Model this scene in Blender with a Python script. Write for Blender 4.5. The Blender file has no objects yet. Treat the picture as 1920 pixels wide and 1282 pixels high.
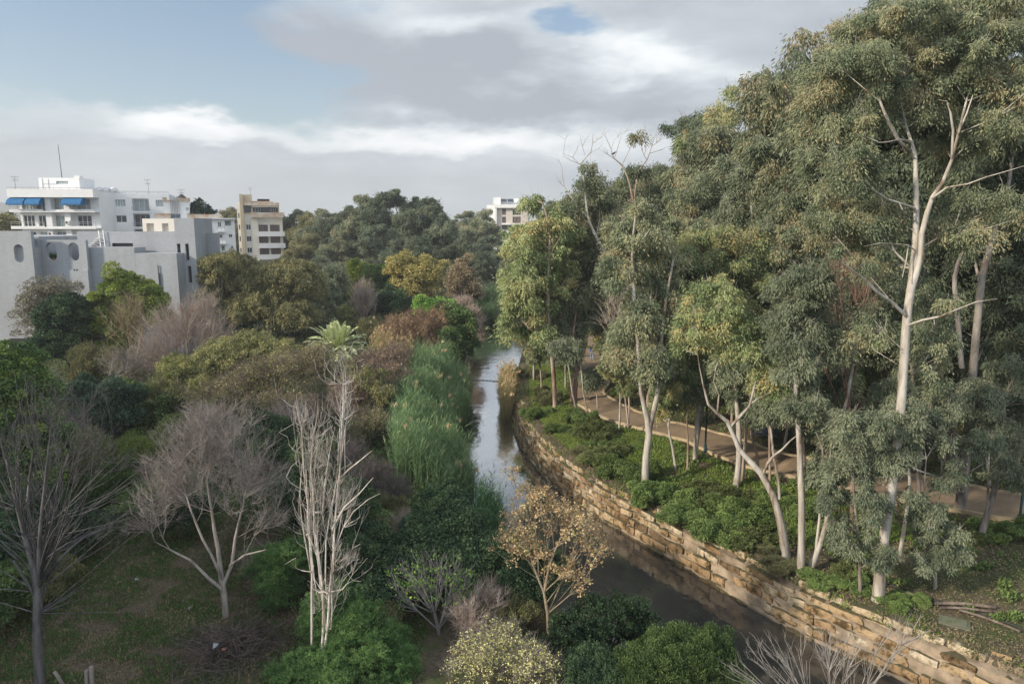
import bpy, math, random
import numpy as np
from mathutils import Vector, Matrix
sc = bpy.context.scene
COL = sc.collection
F = 1333.3; PITCH = math.radians(9.2); CH = 14.0
def ray(px, py):
    u = (px-960)/F; v = -(py-641)/F
    return np.array([u, math.cos(PITCH)+v*math.sin(PITCH), -math.sin(PITCH)+v*math.cos(PITCH)])
def P(px, py, z=0.0):
    r = ray(px, py); t = (z-CH)/r[2]
    return np.array([r[0]*t, r[1]*t, z])
def D(px, py, Y):
    r = ray(px, py); t = Y/r[1]
    return np.array([r[0]*t, Y, CH+r[2]*t])
def ZY(py, Y): return D(960, py, Y)[2]
def XY(px, py, Y): return D(px, py, Y)[0]
# ---------------------------------------------------------------- terrain
WALL = np.array([(30,4),(22,12),(19.2,17),(16.6,20.6),(15.2,22.4),(13.5,24.4),(12.5,25.6),(11.6,26.7),(10.6,28.2),(9.4,30.4),(7.7,33.4),(4.8,38.4),(2.8,42.7),(1.6,46.7),(0.7,50.8),(0.2,54.9),(0,58.8),(0,64.3),(.2,73.4),(.8,82),(1.6,97),(2.1,109.6),(2.6,122),(2.6,400)], float)
LEFT = np.array([(20,4),(14,12),(10.5,17),(7.2,22),(4.6,26),(2.2,30),(0,34.5),(-1.9,40.1),(-2.9,46.7),(-3.5,50.1),(-3.5,57.2),(-4,68.6),(-5,82),(-5.5,97),(-5,109.6),(-5.1,122),(-5.1,400)], float)
def xr(y): return np.interp(y, WALL[:,1], WALL[:,0])
def xl(y): return np.interp(y, LEFT[:,1], LEFT[:,0])
def sst(t): t = np.clip(t,0,1); return t*t*(3-2*t)
def bumps(x, y):
    return .10*np.sin(x*.43+1.3)*np.cos(y*.37)+.05*np.sin(x*1.3+y*.9)+.03*np.sin(x*2.9-y*2.1)
def hgt(x, y):
    x = np.asarray(x,float); y = np.asarray(y,float)
    dr = (x-xr(y)); dl = (xl(y)-x)
    sl = np.interp(y,[20,30,45,52],[.52,.66,.75,1.])
    hr = -3.4 + 2.95*sst((dr*sl-.25)/.45) + .55*sst((dr*sl-1.2)/4.5)
    hl = -3.4 + 3.4*sst((dl*sl+1.2)/5.0)
    h = np.where(dr>-1, hr, np.where(dl>-1.3, hl, -3.4))
    far = sst((y-119)/5.0)
    h = h*(1-far) + far*0.0
    land = sst((np.maximum(dr,dl)-2)/3)
    return h + land*bumps(x,y)*np.where(np.hypot(x,y)>300,0,1)
def gz(x, y): return float(hgt(x, y))
# ---------------------------------------------------------------- materials
def newmat(name):
    m = bpy.data.materials.new(name); m.use_nodes = True
    nt = m.node_tree; b = nt.nodes['Principled BSDF']
    return m, nt, b
def N(nt, t, **k):
    n = nt.nodes.new(t)
    for a, v in k.items():
        if a in n.bl_rna.properties.keys(): setattr(n, a, v)
        else: n.inputs[a].default_value = v
    return n
def ramp(nt, stops, fac=None):
    r = nt.nodes.new('ShaderNodeValToRGB'); e = r.color_ramp.elements
    while len(e) < len(stops): e.new(.5)
    for q, (p, c) in zip(e, stops): q.position = p; q.color = (*c, 1)
    if fac is not None: nt.links.new(fac, r.inputs[0])
    return r
def noise(nt, scale, detail=4, rough=.55, vec=None, stretch=None, dist=0.):
    n = N(nt, 'ShaderNodeTexNoise'); n.inputs['Scale'].default_value = scale
    n.inputs['Detail'].default_value = detail; n.inputs['Roughness'].default_value = rough; n.inputs['Distortion'].default_value = dist
    if vec is None:
        vec = nt.nodes.new('ShaderNodeTexCoord').outputs['Object']
    if stretch:
        mp = nt.nodes.new('ShaderNodeMapping'); mp.inputs['Scale'].default_value = stretch
        nt.links.new(vec, mp.inputs['Vector']); vec = mp.outputs[0]
    nt.links.new(vec, n.inputs['Vector'])
    return n
def simple(name, c0, c1=None, scale=3, rough=.8, bump=0., stretch=None, spec=.3, metal=0., bscale=None):
    m, nt, b = newmat(name)
    b.inputs['Roughness'].default_value = rough; b.inputs['Specular IOR Level'].default_value = spec; b.inputs['Metallic'].default_value = metal
    c1 = c1 or tuple(v*.8 for v in c0)
    n = noise(nt, scale, 5, .6, stretch=stretch)
    r = ramp(nt, [(.35, c0), (.68, c1)], n.outputs['Fac'])
    nt.links.new(r.outputs[0], b.inputs['Base Color'])
    if bump:
        bn = N(nt, 'ShaderNodeBump'); bn.inputs['Strength'].default_value = bump; bn.inputs['Distance'].default_value = .05
        n2 = noise(nt, bscale or scale*4, 4, .6, stretch=stretch); nt.links.new(n2.outputs['Fac'], bn.inputs['Height']); nt.links.new(bn.outputs[0], b.inputs['Normal'])
    return m
LM = {}; LEAFGAIN=1.85
def leafmat(name, cols, trans=.22, rough=.55):
    """leaf colour follows a per-leaf 'tint'; cols = dark .. light real leaf colours"""
    if name in LM: return LM[name]
    m, nt, b = newmat('leaf_'+name)
    a = N(nt, 'ShaderNodeAttribute'); a.attribute_name = 'tint'
    cols=[tuple(v*LEAFGAIN for v in c) for c in cols]; k = len(cols); r = ramp(nt, [(i/(k-1), c) for i, c in enumerate(cols)], a.outputs['Fac'])
    oi = nt.nodes.new('ShaderNodeObjectInfo')
    hs = nt.nodes.new('ShaderNodeHueSaturation')
    mr = N(nt, 'ShaderNodeMapRange'); mr.inputs['To Min'].default_value = .8; mr.inputs['To Max'].default_value = 1.2
    nt.links.new(oi.outputs['Random'], mr.inputs['Value']); nt.links.new(mr.outputs[0], hs.inputs['Value'])
    nt.links.new(r.outputs[0], hs.inputs['Color']); nt.links.new(hs.outputs[0], b.inputs['Base Color'])
    b.inputs['Roughness'].default_value = rough; b.inputs['Specular IOR Level'].default_value = .16
    t = nt.nodes.new('ShaderNodeBsdfTranslucent'); nt.links.new(hs.outputs[0], t.inputs['Color'])
    mx = nt.nodes.new('ShaderNodeMixShader'); mx.inputs[0].default_value = trans
    nt.links.new(b.outputs[0], mx.inputs[1]); nt.links.new(t.outputs[0], mx.inputs[2])
    nt.links.new(mx.outputs[0], nt.nodes['Material Output'].inputs[0])
    LM[name] = m; return m
def barkmat(name, c0, c1, c2, scale=2.2, bump=.4):
    m, nt, b = newmat('bark_'+name)
    n = noise(nt, scale, 5, .65, stretch=(1,1,.22), dist=.6)
    r = ramp(nt, [(.38, c0), (.47, c1), (.60, c2)], n.outputs['Fac'])
    n2 = noise(nt, scale*7, 3, .6, stretch=(1,1,.3))
    mx = N(nt, 'ShaderNodeMix', data_type='RGBA', blend_type='MULTIPLY'); mx.inputs[0].default_value = .55
    r2 = ramp(nt, [(.3,(.6,.6,.6)),(.5,(1,1,1))], n2.outputs['Fac'])
    nt.links.new(r.outputs[0], mx.inputs[6]); nt.links.new(r2.outputs[0], mx.inputs[7]); nt.links.new(mx.outputs[2], b.inputs['Base Color'])
    b.inputs['Roughness'].default_value = .85; b.inputs['Specular IOR Level'].default_value = .15
    bn = N(nt, 'ShaderNodeBump'); bn.inputs['Strength'].default_value = bump; bn.inputs['Distance'].default_value = .03
    nt.links.new(n2.outputs['Fac'], bn.inputs['Height']); nt.links.new(bn.outputs[0], b.inputs['Normal'])
    return m
# ---------------------------------------------------------------- object helpers
def tag(o, label=None, cat=None, group=None, kind=None):
    if label: o['label'] = label
    if cat: o['category'] = cat
    if group: o['group'] = group
    if kind: o['kind'] = kind
    return o
def thing(name, label, cat, loc, group=None):
    o = bpy.data.objects.new(name, None); COL.objects.link(o); o.location = [float(v) for v in loc]
    o.empty_display_size = .3
    return tag(o, label, cat, group)
def nrm(v):
    return v/np.maximum(np.linalg.norm(v, axis=-1, keepdims=True), 1e-9)
class Q:
    """collects faces; builds them as one mesh object"""
    def __init__(s): s.v=[]; s.f=[]; s.m=[]; s.t=[]; s.s=[]; s.n=0; s.tri=[]
    def quads(s, V, Fi, mi=0, tint=.5, smooth=False):
        V = np.asarray(V,float).reshape(-1,3); Fi = np.asarray(Fi,int).reshape(-1,4)
        s.v.append(V); s.f.append(Fi+s.n); k = len(Fi); s.n += len(V)
        s.m.append(np.full(k,mi)); s.t.append(np.broadcast_to(np.asarray(tint,float),(k,)).copy()); s.s.append(np.full(k,smooth))
        return s
    def box(s, a, b, M=None, mi=0, tint=.5):
        x0,y0,z0 = a; x1,y1,z1 = b
        V = np.array([(x0,y0,z0),(x1,y0,z0),(x1,y1,z0),(x0,y1,z0),(x0,y0,z1),(x1,y0,z1),(x1,y1,z1),(x0,y1,z1)],float)
        if M is not None: V = V@M[:3,:3].T+M[:3,3]
        return s.quads(V, [(0,3,2,1),(4,5,6,7),(0,1,5,4),(1,2,6,5),(2,3,7,6),(3,0,4,7)], mi, tint)
    def tube(s, pts, rad, n=6, mi=0, tint=.5, cap=True, smooth=True):
        pts = np.asarray(pts,float); k = len(pts); rad = np.broadcast_to(np.asarray(rad,float),(k,))
        d = np.zeros_like(pts); d[1:-1]=pts[2:]-pts[:-2]; d[0]=pts[1]-pts[0]; d[-1]=pts[-1]-pts[-2]; d = nrm(d)
        V = ring(pts, d, rad, n); idx=[]
        for i in range(k-1):
            for j in range(n): idx.append((i*n+j, i*n+(j+1)%n, (i+1)*n+(j+1)%n, (i+1)*n+j))
        s.quads(V.reshape(-1,3), idx, mi, tint, smooth)
        if cap and n%2==0:
            for b in (0,(k-1)*n):
                ix = [(b+q, b+q+1, b+(n-2-q), b+(n-1-q)) for q in range(0,n//2-1)]
                s.f.append(np.array(ix,int)+s.n-k*n); s.m.append(np.full(len(ix),mi)); s.t.append(np.full(len(ix),float(tint) if np.isscalar(tint) else .5)); s.s.append(np.full(len(ix),False))
        return s
    def leaves(s, Pp, A, Nn, L, W, mi=1, tint=.5, mid=.45):
        Pp=np.asarray(Pp,float); A = nrm(A); S = nrm(np.cross(A, Nn)); n=len(Pp)
        L = np.broadcast_to(np.asarray(L,float),(n,))[:,None]; W = np.broadcast_to(np.asarray(W,float),(n,))[:,None]
        V = np.stack([Pp, Pp+A*L*mid+S*W/2, Pp+A*L, Pp+A*L*mid-S*W/2], 1).reshape(-1,3)
        return s.quads(V, np.arange(n*4).reshape(-1,4), mi, tint)
    def build(s, name, mats, parent=None, base=None):
        V = np.concatenate(s.v) if s.v else np.zeros((0,3)); Fc = np.concatenate(s.f)
        if base is not None: V = V-np.asarray(base,float)
        me = bpy.data.meshes.new(name); me.vertices.add(len(V)); me.vertices.foreach_set('co', V.astype(np.float32).ravel())
        me.loops.add(Fc.size); me.loops.foreach_set('vertex_index', Fc.astype(np.int32).ravel())
        me.polygons.add(len(Fc)); me.polygons.foreach_set('loop_start', np.arange(0,Fc.size,4,dtype=np.int32))
        me.polygons.foreach_set('material_index', np.concatenate(s.m).astype(np.int32))
        me.polygons.foreach_set('use_smooth', np.concatenate(s.s))
        at = me.attributes.new('tint','FLOAT','FACE'); at.data.foreach_set('value', np.concatenate(s.t).astype(np.float32))
        for m in (mats if isinstance(mats,(list,tuple)) else [mats]): me.materials.append(m)
        me.update(calc_edges=True)
        o = bpy.data.objects.new(name, me); COL.objects.link(o)
        if parent is not None: o.parent = parent
        elif base is not None: o.location = [float(v) for v in base]
        return o
def ring(pts, d, rad, n):
    ref = np.array([.83,.41,.23]); ref = ref/np.linalg.norm(ref)
    u = ref-(d@ref)[:,None]*d; u = nrm(u); w = np.cross(d,u)
    a = np.arange(n)*2*math.pi/n
    return pts[:,None,:]+rad[:,None,None]*(np.cos(a)[None,:,None]*u[:,None,:]+np.sin(a)[None,:,None]*w[:,None,:])
def frame(x, y, z, rz):
    c,s = math.cos(rz), math.sin(rz)
    return np.array([[c,-s,0,x],[s,c,0,y],[0,0,1,z],[0,0,0,1]],float)
# ---------------------------------------------------------------- tree growth
def resample(pl, step):
    """Catmull-Rom through points (x,y,z,r)"""
    pl = np.asarray(pl,float); out=[]
    ext = np.vstack([2*pl[0]-pl[1], pl, 2*pl[-1]-pl[-2]])
    for i in range(1,len(ext)-2):
        p0,p1,p2,p3 = ext[i-1:i+3]; k = max(1,int(np.linalg.norm(p2[:3]-p1[:3])/step))
        for j in range(k):
            t=j/k; out.append(.5*((2*p1)+(p2-p0)*t+(2*p0-5*p1+4*p2-p3)*t*t+(3*p1-p0-3*p2+p3)*t**3))
    out.append(pl[-1]); return np.array(out)
def grow(trunks, pts, bf=.4, pen=1.2, R0=.2, rtip=.012, ex=.55, smooth=2, rng=None, step=.5, wob=.0):
    pos=[]; par=[]; rad=[]; pl=[]
    for k, t in enumerate(trunks):
        t = resample(t, step)
        if wob:
            w = np.cumsum(rng.normal(0,wob,(len(t),3)),0); w -= np.linspace(0,1,len(t))[:,None]*w[-1]; w[:,2]*=.2; t[:,:3]+=w
        if k==0: prev=-1; L=0.
        else:
            A=np.array(pos); dd = np.linalg.norm(A-t[0,:3],axis=1); prev=int(dd.argmin()); L=pl[prev]
            if dd[prev]<.05*1: t=t[1:]
        for q in t:
            if prev>=0: L = pl[prev]+np.linalg.norm(q[:3]-pos[prev])
            pos.append(q[:3].copy()); par.append(prev); rad.append(q[3]); pl.append(L if prev>=0 else 0.); prev=len(pos)-1
    n0=len(pos); M=len(pts); pts=np.asarray(pts,float).reshape(-1,3)
    pos=np.vstack([np.array(pos),pts]); par=np.array(par+[0]*M); plv=np.array(pl+[0.]*M); rad=np.array(rad+[0.]*M)
    if M:
        # attach only above the lowest sixth of the trunk
        zlo = pos[:n0,2].min(); zhi = pos[:,2].max()
        ok = np.ones(n0); ok[pos[:n0,2] < zlo+.12*(zhi-zlo)] = 3.
        best=np.full(M,1e9); bi=np.zeros(M,int)
        for a in range(n0):
            d=np.linalg.norm(pts-pos[a],axis=1)*ok[a]+bf*plv[a]+pen*np.maximum(0,pos[a,2]-pts[:,2])
            m=d<best; best[m]=d[m]; bi[m]=a
        un=np.ones(M,bool); b2=best.copy()
        for _ in range(M):
            j=int(b2.argmin()); a=bi[j]; un[j]=False; b2[j]=1e18; i=n0+j
            par[i]=a; e=np.linalg.norm(pos[i]-pos[a]); plv[i]=plv[a]+e
            d=np.linalg.norm(pts-pos[i],axis=1)+bf*plv[i]+pen*np.maximum(0,pos[i,2]-pts[:,2])
            m=un&(d<b2); b2[m]=d[m]; bi[m]=i
    Nn=len(pos); order=np.argsort(plv,kind='stable')[::-1]
    nch=np.bincount(par[par>=0],minlength=Nn); cnt=np.where(nch==0,1.,0.)
    for i in order:
        if par[i]>=0: cnt[par[i]]+=cnt[i]
    main=np.full(Nn,-1); bc=np.zeros(Nn)
    for i in range(Nn):
        p=par[i]
        if p>=0 and cnt[i]>bc[p]: bc[p]=cnt[i]; main[p]=i
    # hero trunk nodes keep their own main child
    for i in range(n0):
        if par[i]>=0 and i==par[i]+1: main[par[i]]=i
    tot=max(cnt.max(),1); r2=rtip+(R0-rtip)*(cnt/tot)**ex
    rad=np.where(np.arange(Nn)<n0, np.maximum(rad, .0), r2)
    # a branch is never thicker than what carries it
    for i in order[::-1]:
        if par[i]>=0 and i>=n0: rad[i]=min(rad[i], rad[par[i]]*.85+.001)
    if smooth and M:
        fixed=np.zeros(Nn,bool); fixed[:n0]=True; fixed[nch==0]=True
        for _ in range(smooth):
            ch=np.where(main>=0,main,0); avg=.5*(pos[np.maximum(par,0)]+pos[ch])
            pos=np.where(fixed[:,None],pos,.5*pos+.5*avg)
    return dict(pos=pos,par=par,rad=rad,main=main,term=np.where(nch==0)[0],n0=n0,cnt=cnt)
def skin(q, S, sel, n, mi=0, tint=.5):
    """tubes for the selected nodes (edge parent->node)"""
    pos,par,rad,main=S['pos'],S['par'],S['rad'],S['main']
    i=np.where(sel&(par>=0))[0]
    if not len(i): return
    d=nrm(pos-pos[np.maximum(par,0)]); root=par<0
    if root.any():
        r=np.where(root)[0]; d[r]=nrm(pos[np.maximum(main[r],0)]-pos[r])
    m=main; has=m>=0; dd=d.copy(); dd[has]=nrm(d[has]+d[m[has]])
    p=par[i]; ismain=main[p]==i
    r0=np.where(ismain, rad[p], rad[i]*1.05); d0=np.where(ismain[:,None], dd[p], d[i])
    A=ring(pos[p],d0,r0,n); B=ring(pos[i],dd[i],rad[i],n); k=len(i)
    V=np.concatenate([A,B],1).reshape(-1,3); b=(np.arange(k)*2*n)[:,None]; j=np.arange(n)[None,:]; j2=(j+1)%n
    Fq=np.stack([b+j,b+j2,b+n+j2,b+n+j],-1).reshape(-1,4)
    q.quads(V,Fq,mi,tint,True)
def rdir(rng,n): return nrm(rng.normal(size=(n,3)))
def in_ells(rng, ells, n, lo=.35, pw=3., mind=0., zcut=-1.):
    """points in a union of ellipsoids (cx,cy,cz,rx,ry,rz)"""
    E=np.array(ells,float); vol=(E[:,3]*E[:,4]*E[:,5])**.75; vol/=vol.sum()
    k=rng.choice(len(E),n*5,p=vol); d=rdir(rng,n*5); d[:,2]=np.where(d[:,2]<zcut,-d[:,2],d[:,2])
    r=(lo**pw+(1-lo**pw)*rng.random(n*5))**(1/pw)
    pt=E[k,:3]+d*r[:,None]*E[k,3:]
    if mind<=0: return pt[:n]
    out=[pt[0]]
    for q in pt[1:]:
        if len(out)>=n: break
        A=np.array(out)
        if ((A-q)**2).sum(1).min()>mind*mind: out.append(q)
    return np.array(out)
def clump(q, rng, C, R, n, style, L, W, mi=1, tb=None):
    m=len(C); R=np.broadcast_to(R,(m,)); n=int(n)
    k=np.repeat(np.arange(m),n); T=m*n
    d=rdir(rng,T)
    if style=='euc':
        # each clump is a bunch of hanging sprays
        ns=9; sd=rdir(rng,m*ns).reshape(m,ns,3); sd[...,2]=np.abs(sd[...,2])*1.1-.35; so_=C[:,None,:]+sd*(R[:,None,None]*rng.uniform(.25,.95,(m,ns,1)))
        si=rng.integers(0,ns,T); sR=R[k]*rng.uniform(.6,1.2,(m,ns))[k,si]; t_=rng.random(T); g2=rng.normal(size=(T,3))
        p=so_[k,si]+g2*(sR*(.15+.14*t_))[:,None]*[1,1,.6]; p[:,2]-=sR*(t_**1.3*.85-.15)
        A=sd[k,si]*[.45,.45,.1]+g2*[.28,.28,.2]+rng.normal(size=(T,3))*.22+[0,0,-.8]; Nn=sd[k,si]*.6+rng.normal(size=(T,3))*.7+[0,0,.5]
    elif style=='up':
        p=C[k]+d*(R[k]*rng.random(T)**.45)[:,None]; A=d*.5+rng.normal(size=(T,3))*.3+[0,0,.9]; Nn=rng.normal(size=(T,3))
    elif style=='feather':
        ns=9; sd=rdir(rng,m*ns).reshape(m,ns,3); sd[...,2]=np.abs(sd[...,2])*.9; sd=nrm(sd)
        s=sd[k,rng.integers(0,ns,T)]; t=rng.random(T)
        p=C[k]+s*(R[k]*t*1.25)[:,None]+rng.normal(size=(T,3))*(R[k]*.10)[:,None]; p[:,2]-=(t**2)*R[k]*.3
        A=s+rng.normal(size=(T,3))*.6; Nn=rng.normal(size=(T,3))
    else: # broad
        d[:,2]=np.where(d[:,2]<-.5,-d[:,2],d[:,2]); rr=.3+.7*rng.random(T)**.5
        p=C[k]+d*(R[k]*rr)[:,None]*[1,1,.85]; A=d*.9+rng.normal(size=(T,3))*.7; A[:,2]-=.15
        Nn=np.cross(A,rng.normal(size=(T,3)))*.5+d*.9+[0,0,.6]
    if tb is None: tb=rng.random(m)
    t=np.clip(.5+(tb[k]-.5)*.7+rng.normal(0,.17,T),0,1)
    s=rng.uniform(.65,1.3,T)
    q.leaves(p,A,Nn,L*s,W*s,mi,t,.42)
LASTS=None
def tree(name,label,cat,base,trunks,ells,nc=80,cr=1.,nl=300,L=.2,W=.06,style='euc',lm=None,bm=None,group=None,bf=.4,R0=.2,rtip=.012,
         thick=.035,seed=0,twigs=0,tl=.4,pen=1.2,extra=(),lo=.45,pw=3.,mind=None,zcut=-.5,trunk_name='trunk',crown_name='crown',wob=0.,leaf_at=1.,step=.5,inner=0,ex=.55,bare=(),smooth=2,tupw=.5):
    """trunks: lists of world (x,y,z,r); ells: world ellipsoids"""
    rng=np.random.default_rng(seed+7); base=np.asarray(base,float)
    mind = cr*.55 if mind is None else mind
    pts=in_ells(rng,ells,nc,lo,pw,mind,zcut) if nc else np.zeros((0,3))
    if nc and style!='euc' and nl>50: pts=pts+rng.normal(0,cr*.5,pts.shape)*(rng.random(len(pts))<.5)[:,None]
    elif nc and nl<50: pts=pts+rng.normal(0,.10,pts.shape)*np.array(ells)[:,3].mean()
    if inner: pts=np.vstack([pts,in_ells(rng,ells,inner,.05,1.5,0,-1)])
    bare=np.asarray(bare,float).reshape(-1,3)
    if style=='euc' and nl>80: nl=int(nl*1.35); L*=.82; W*=.80; nc=int(nc*1.5); cr*=.9; lo*=.8
    if L<.4 and style=='euc' and twigs==0 and nl>80: inner=nc//5; twigs=nc*3; tl=cr*1.1; rtip=max(rtip,L*.05)
    if L<.4: nl=int(nl*1.25)
    trunks=list(trunks)+list(extra)
    S=grow(trunks,np.vstack([pts,bare]) if len(bare) else pts,bf,pen,R0,rtip,ex,smooth,rng,step,wob)
    r=thing(name,label,cat,base,group)
    tk=S['rad']>=thick; q=Q(); skin(q,S,tk,8); 
    if q.n: q.build(trunk_name,bm,r,base)
    q=Q(); skin(q,S,~tk,3)
    if twigs:
        nodes=np.arange(S['n0'],len(S['pos'])); nodes=nodes[S['rad'][nodes]<rtip*4]
        k=rng.choice(nodes,twigs*len(nodes)//1 if twigs<60 else twigs); p0=S['pos'][k]; pd=nrm(p0-S['pos'][S['par'][k]])
        d=nrm(pd*.9+rng.normal(size=pd.shape)*.55+[0,0,tupw]); l=tl*rng.uniform(.4,1.3,len(k))
        p1=p0+d*l[:,None]*.5; d2=nrm(d+rng.normal(size=d.shape)*.35); p2=p1+d2*l[:,None]*.5; rt=rtip*.75
        A=ring(p0,d,np.full(len(k),rt),3);B=ring(p1,nrm(d+d2),np.full(len(k),rt*.8),3);C=ring(p2,d2,np.full(len(k),rt*.35),3)
        V=np.concatenate([A,B,C],1).reshape(-1,3); b=(np.arange(len(k))*9)[:,None]; j=np.arange(3)[None,:]; j2=(j+1)%3
        Fq=np.concatenate([np.stack([b+j,b+j2,b+3+j2,b+3+j],-1).reshape(-1,4),np.stack([b+3+j,b+3+j2,b+6+j2,b+6+j],-1).reshape(-1,4)])
        q.quads(V,Fq,0,.5,True)
    if nl:
        C=pts if leaf_at>=1 else pts[rng.random(len(pts))<leaf_at]
        if len(C): clump(q,rng,C,cr*rng.uniform(.5,1.4,len(C)),nl,style,L,W)
    if q.n: q.build(crown_name,[bm,lm] if lm else [bm],r,base)
    return r
def copytree(o, loc, rz=0., s=(1,1,1), label=None, group=None, lm=None):
    c=o.copy(); COL.objects.link(c); c.location=[float(v) for v in loc]; c.rotation_euler=(0,0,rz); c.scale=s
    if label: c['label']=label
    if group: c['group']=group
    for ch in o.children:
        d=ch.copy(); COL.objects.link(d); d.parent=c
        if lm and len(d.material_slots)>1: d.material_slots[1].link='OBJECT'; d.material_slots[1].material=lm
    return c
def EL(px,py,wx,hy,Y,dep=None):
    """crown lobe seen at a pixel from the viewpoint, at distance Y: real size in metres"""
    c=D(px,py,Y); k=Y/F; dep=dep if dep else wx*k
    return (*c, wx*k, dep, hy*k*1.02)
def TP(*a):
    """trunk points (px,py,Y,r)"""
    return [(*D(px,py,Y),r) for px,py,Y,r in a]
# ================================================================ camera, light, sky
cam=bpy.data.cameras.new('camera'); co=bpy.data.objects.new('camera',cam); COL.objects.link(co)
cam.sensor_width=36; cam.lens=F*36/1920; cam.clip_end=20000; cam.clip_start=.1
co.location=(0,0,CH); co.rotation_euler=(math.pi/2-PITCH,0,0); sc.camera=co
SUN=nrm(np.array([-.84,-.40,.44]))
el=math.asin(SUN[2]); az=math.atan2(SUN[0],SUN[1])
sun=bpy.data.lights.new('sun','SUN'); so=bpy.data.objects.new('sun',sun); COL.objects.link(so)
sun.energy=3.8; sun.angle=math.radians(3.0); sun.color=(1,.87,.70)
so.rotation_euler=Vector(tuple(-SUN)).to_track_quat('-Z','Y').to_euler()
w=bpy.data.worlds.new('World'); sc.world=w; w.use_nodes=True; nt=w.node_tree
for n in list(nt.nodes): nt.nodes.remove(n)
out=nt.nodes.new('ShaderNodeOutputWorld'); bg=nt.nodes.new('ShaderNodeBackground'); bg2=nt.nodes.new('ShaderNodeBackground')
sky=nt.nodes.new('ShaderNodeTexSky'); sky.sky_type='NISHITA'; sky.sun_disc=False; sky.sun_elevation=el; sky.sun_rotation=az
sky.air_density=1.0; sky.dust_density=1.2; sky.ozone_density=.5
hsk=nt.nodes.new('ShaderNodeHueSaturation'); hsk.inputs['Saturation'].default_value=1.05
nt.links.new(sky.outputs[0],hsk.inputs['Color']); nt.links.new(hsk.outputs[0],bg.inputs[0]); bg.inputs[1].default_value=.11
tc=nt.nodes.new('ShaderNodeTexCoord'); G=tc.outputs['Generated']
def vm(op,a,b=None,sc_=None):
    n=nt.nodes.new('ShaderNodeVectorMath'); n.operation=op
    for i,x in enumerate((a,b)):
        if x is None: continue
        if isinstance(x,(tuple,list)): n.inputs[i].default_value=x
        else: nt.links.new(x,n.inputs[i])
    return n
def ma(op,a,b=None,c=None,clamp=False):
    n=nt.nodes.new('ShaderNodeMath'); n.operation=op; n.use_clamp=clamp
    for i,x in enumerate((a,b,c)):
        if x is None: continue
        if isinstance(x,(int,float)): n.inputs[i].default_value=x
        else: nt.links.new(x,n.inputs[i])
    return n.outputs[0]
mp=nt.nodes.new('ShaderNodeMapping'); mp.inputs['Scale'].default_value=(1.0,1.0,2.9); nt.links.new(G,mp.inputs[0])
def wn(scale,det,rough=.55,off=(0,0,0),dist=0.):
    m2=nt.nodes.new('ShaderNodeMapping'); m2.inputs['Location'].default_value=off; nt.links.new(mp.outputs[0],m2.inputs[0])
    n=nt.nodes.new('ShaderNodeTexNoise'); n.inputs['Scale'].default_value=scale; n.inputs['Detail'].default_value=det; n.inputs['Roughness'].default_value=rough; n.inputs['Distortion'].default_value=dist
    nt.links.new(m2.outputs[0],n.inputs['Vector']); return n
wv=wn(3.2,5,.6,(3,1,2)); warp=vm('SUBTRACT',wv.outputs['Color'],(.5,.5,.5)); wsc=vm('MULTIPLY',warp.outputs[0],(.34,.0,.22)); GW=vm('ADD',G,wsc.outputs[0]).outputs[0]
def blob(px,py,sx,sy,wt,src=None):
    """a soft cloud mass at a bearing; sizes in radians"""
    c=nrm(ray(px,py)); sx=sx/F; sy=sy/F
    d=vm('SUBTRACT',src or GW,tuple(c)); s=vm('MULTIPLY',d.outputs[0],(1/sx,.35/sx,1/sy)); l=vm('LENGTH',s.outputs[0]).outputs['Value']
    e=ma('POWER',2.71828,ma('MULTIPLY',ma('MULTIPLY',l,l),-1.0))
    return ma('MULTIPLY',e,wt)
def total(xs):
    t=xs[0]
    for x in xs[1:]: t=ma('ADD',t,x)
    return t
n1=wn(2.6,8,.58,(0,0,0),.3); n2=wn(7.0,6,.6,(5,2,1)); n3=wn(1.7,6,.55,(8,3,4))
# blue holes (negative) and cloud masses (positive)
cov=total([ma('MULTIPLY',ma('SUBTRACT',n1.outputs['Fac'],.5),1.5), blob(200,60,480,150,-1.3),blob(520,165,160,40,-.5),blob(1105,75,85,40,-1.3),blob(560,70,170,75,.55),blob(60,170,150,60,.45),blob(300,215,110,45,.5),blob(180,95,60,18,.45),blob(900,120,460,130,.6),blob(1500,80,420,170,.6),blob(750,330,900,90,.4)])
cov=ma('ADD',cov,.62,clamp=True)
cr_=nt.nodes.new('ShaderNodeMapRange'); cr_.interpolation_type='SMOOTHSTEP'; cr_.inputs['From Min'].default_value=.15; cr_.inputs['From Max'].default_value=.75; nt.links.new(cov,cr_.inputs[0])
# brightness of the cloud: lit tops against grey undersides
bri=total([ma('MULTIPLY',ma('SUBTRACT',n2.outputs['Fac'],.5),.6),ma('MULTIPLY',ma('SUBTRACT',n3.outputs['Fac'],.5),.5),
  blob(300,212,95,44,.34),blob(620,242,300,44,.34),blob(1000,256,280,46,.42),blob(1150,100,130,40,.22),blob(1290,115,90,45,.38),blob(1240,75,90,30,.15),blob(880,72,110,30,.30),blob(620,290,600,13,-.18),
  blob(540,60,150,45,-.34),blob(850,140,300,50,-.36),blob(1500,60,300,110,-.12),blob(1180,205,280,40,-.30),blob(420,130,160,60,-.12),blob(990,190,200,30,-.22),blob(600,330,900,20,-.03),blob(940,20,90,30,-.2)])
bri=ma('ADD',bri,.30,clamp=True)
crp=nt.nodes.new('ShaderNodeValToRGB'); e=crp.color_ramp.elements
e[0].position=0; e[0].color=(.23,.25,.285,1); e[1].position=1; e[1].color=(.80,.79,.78,1)
for pp,cc in ((.3,(.335,.365,.395,1)),(.55,(.47,.50,.52,1)),(.8,(.64,.645,.65,1))):
    q_=e.new(pp); q_.color=cc
nt.links.new(bri,crp.inputs[0])
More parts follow.
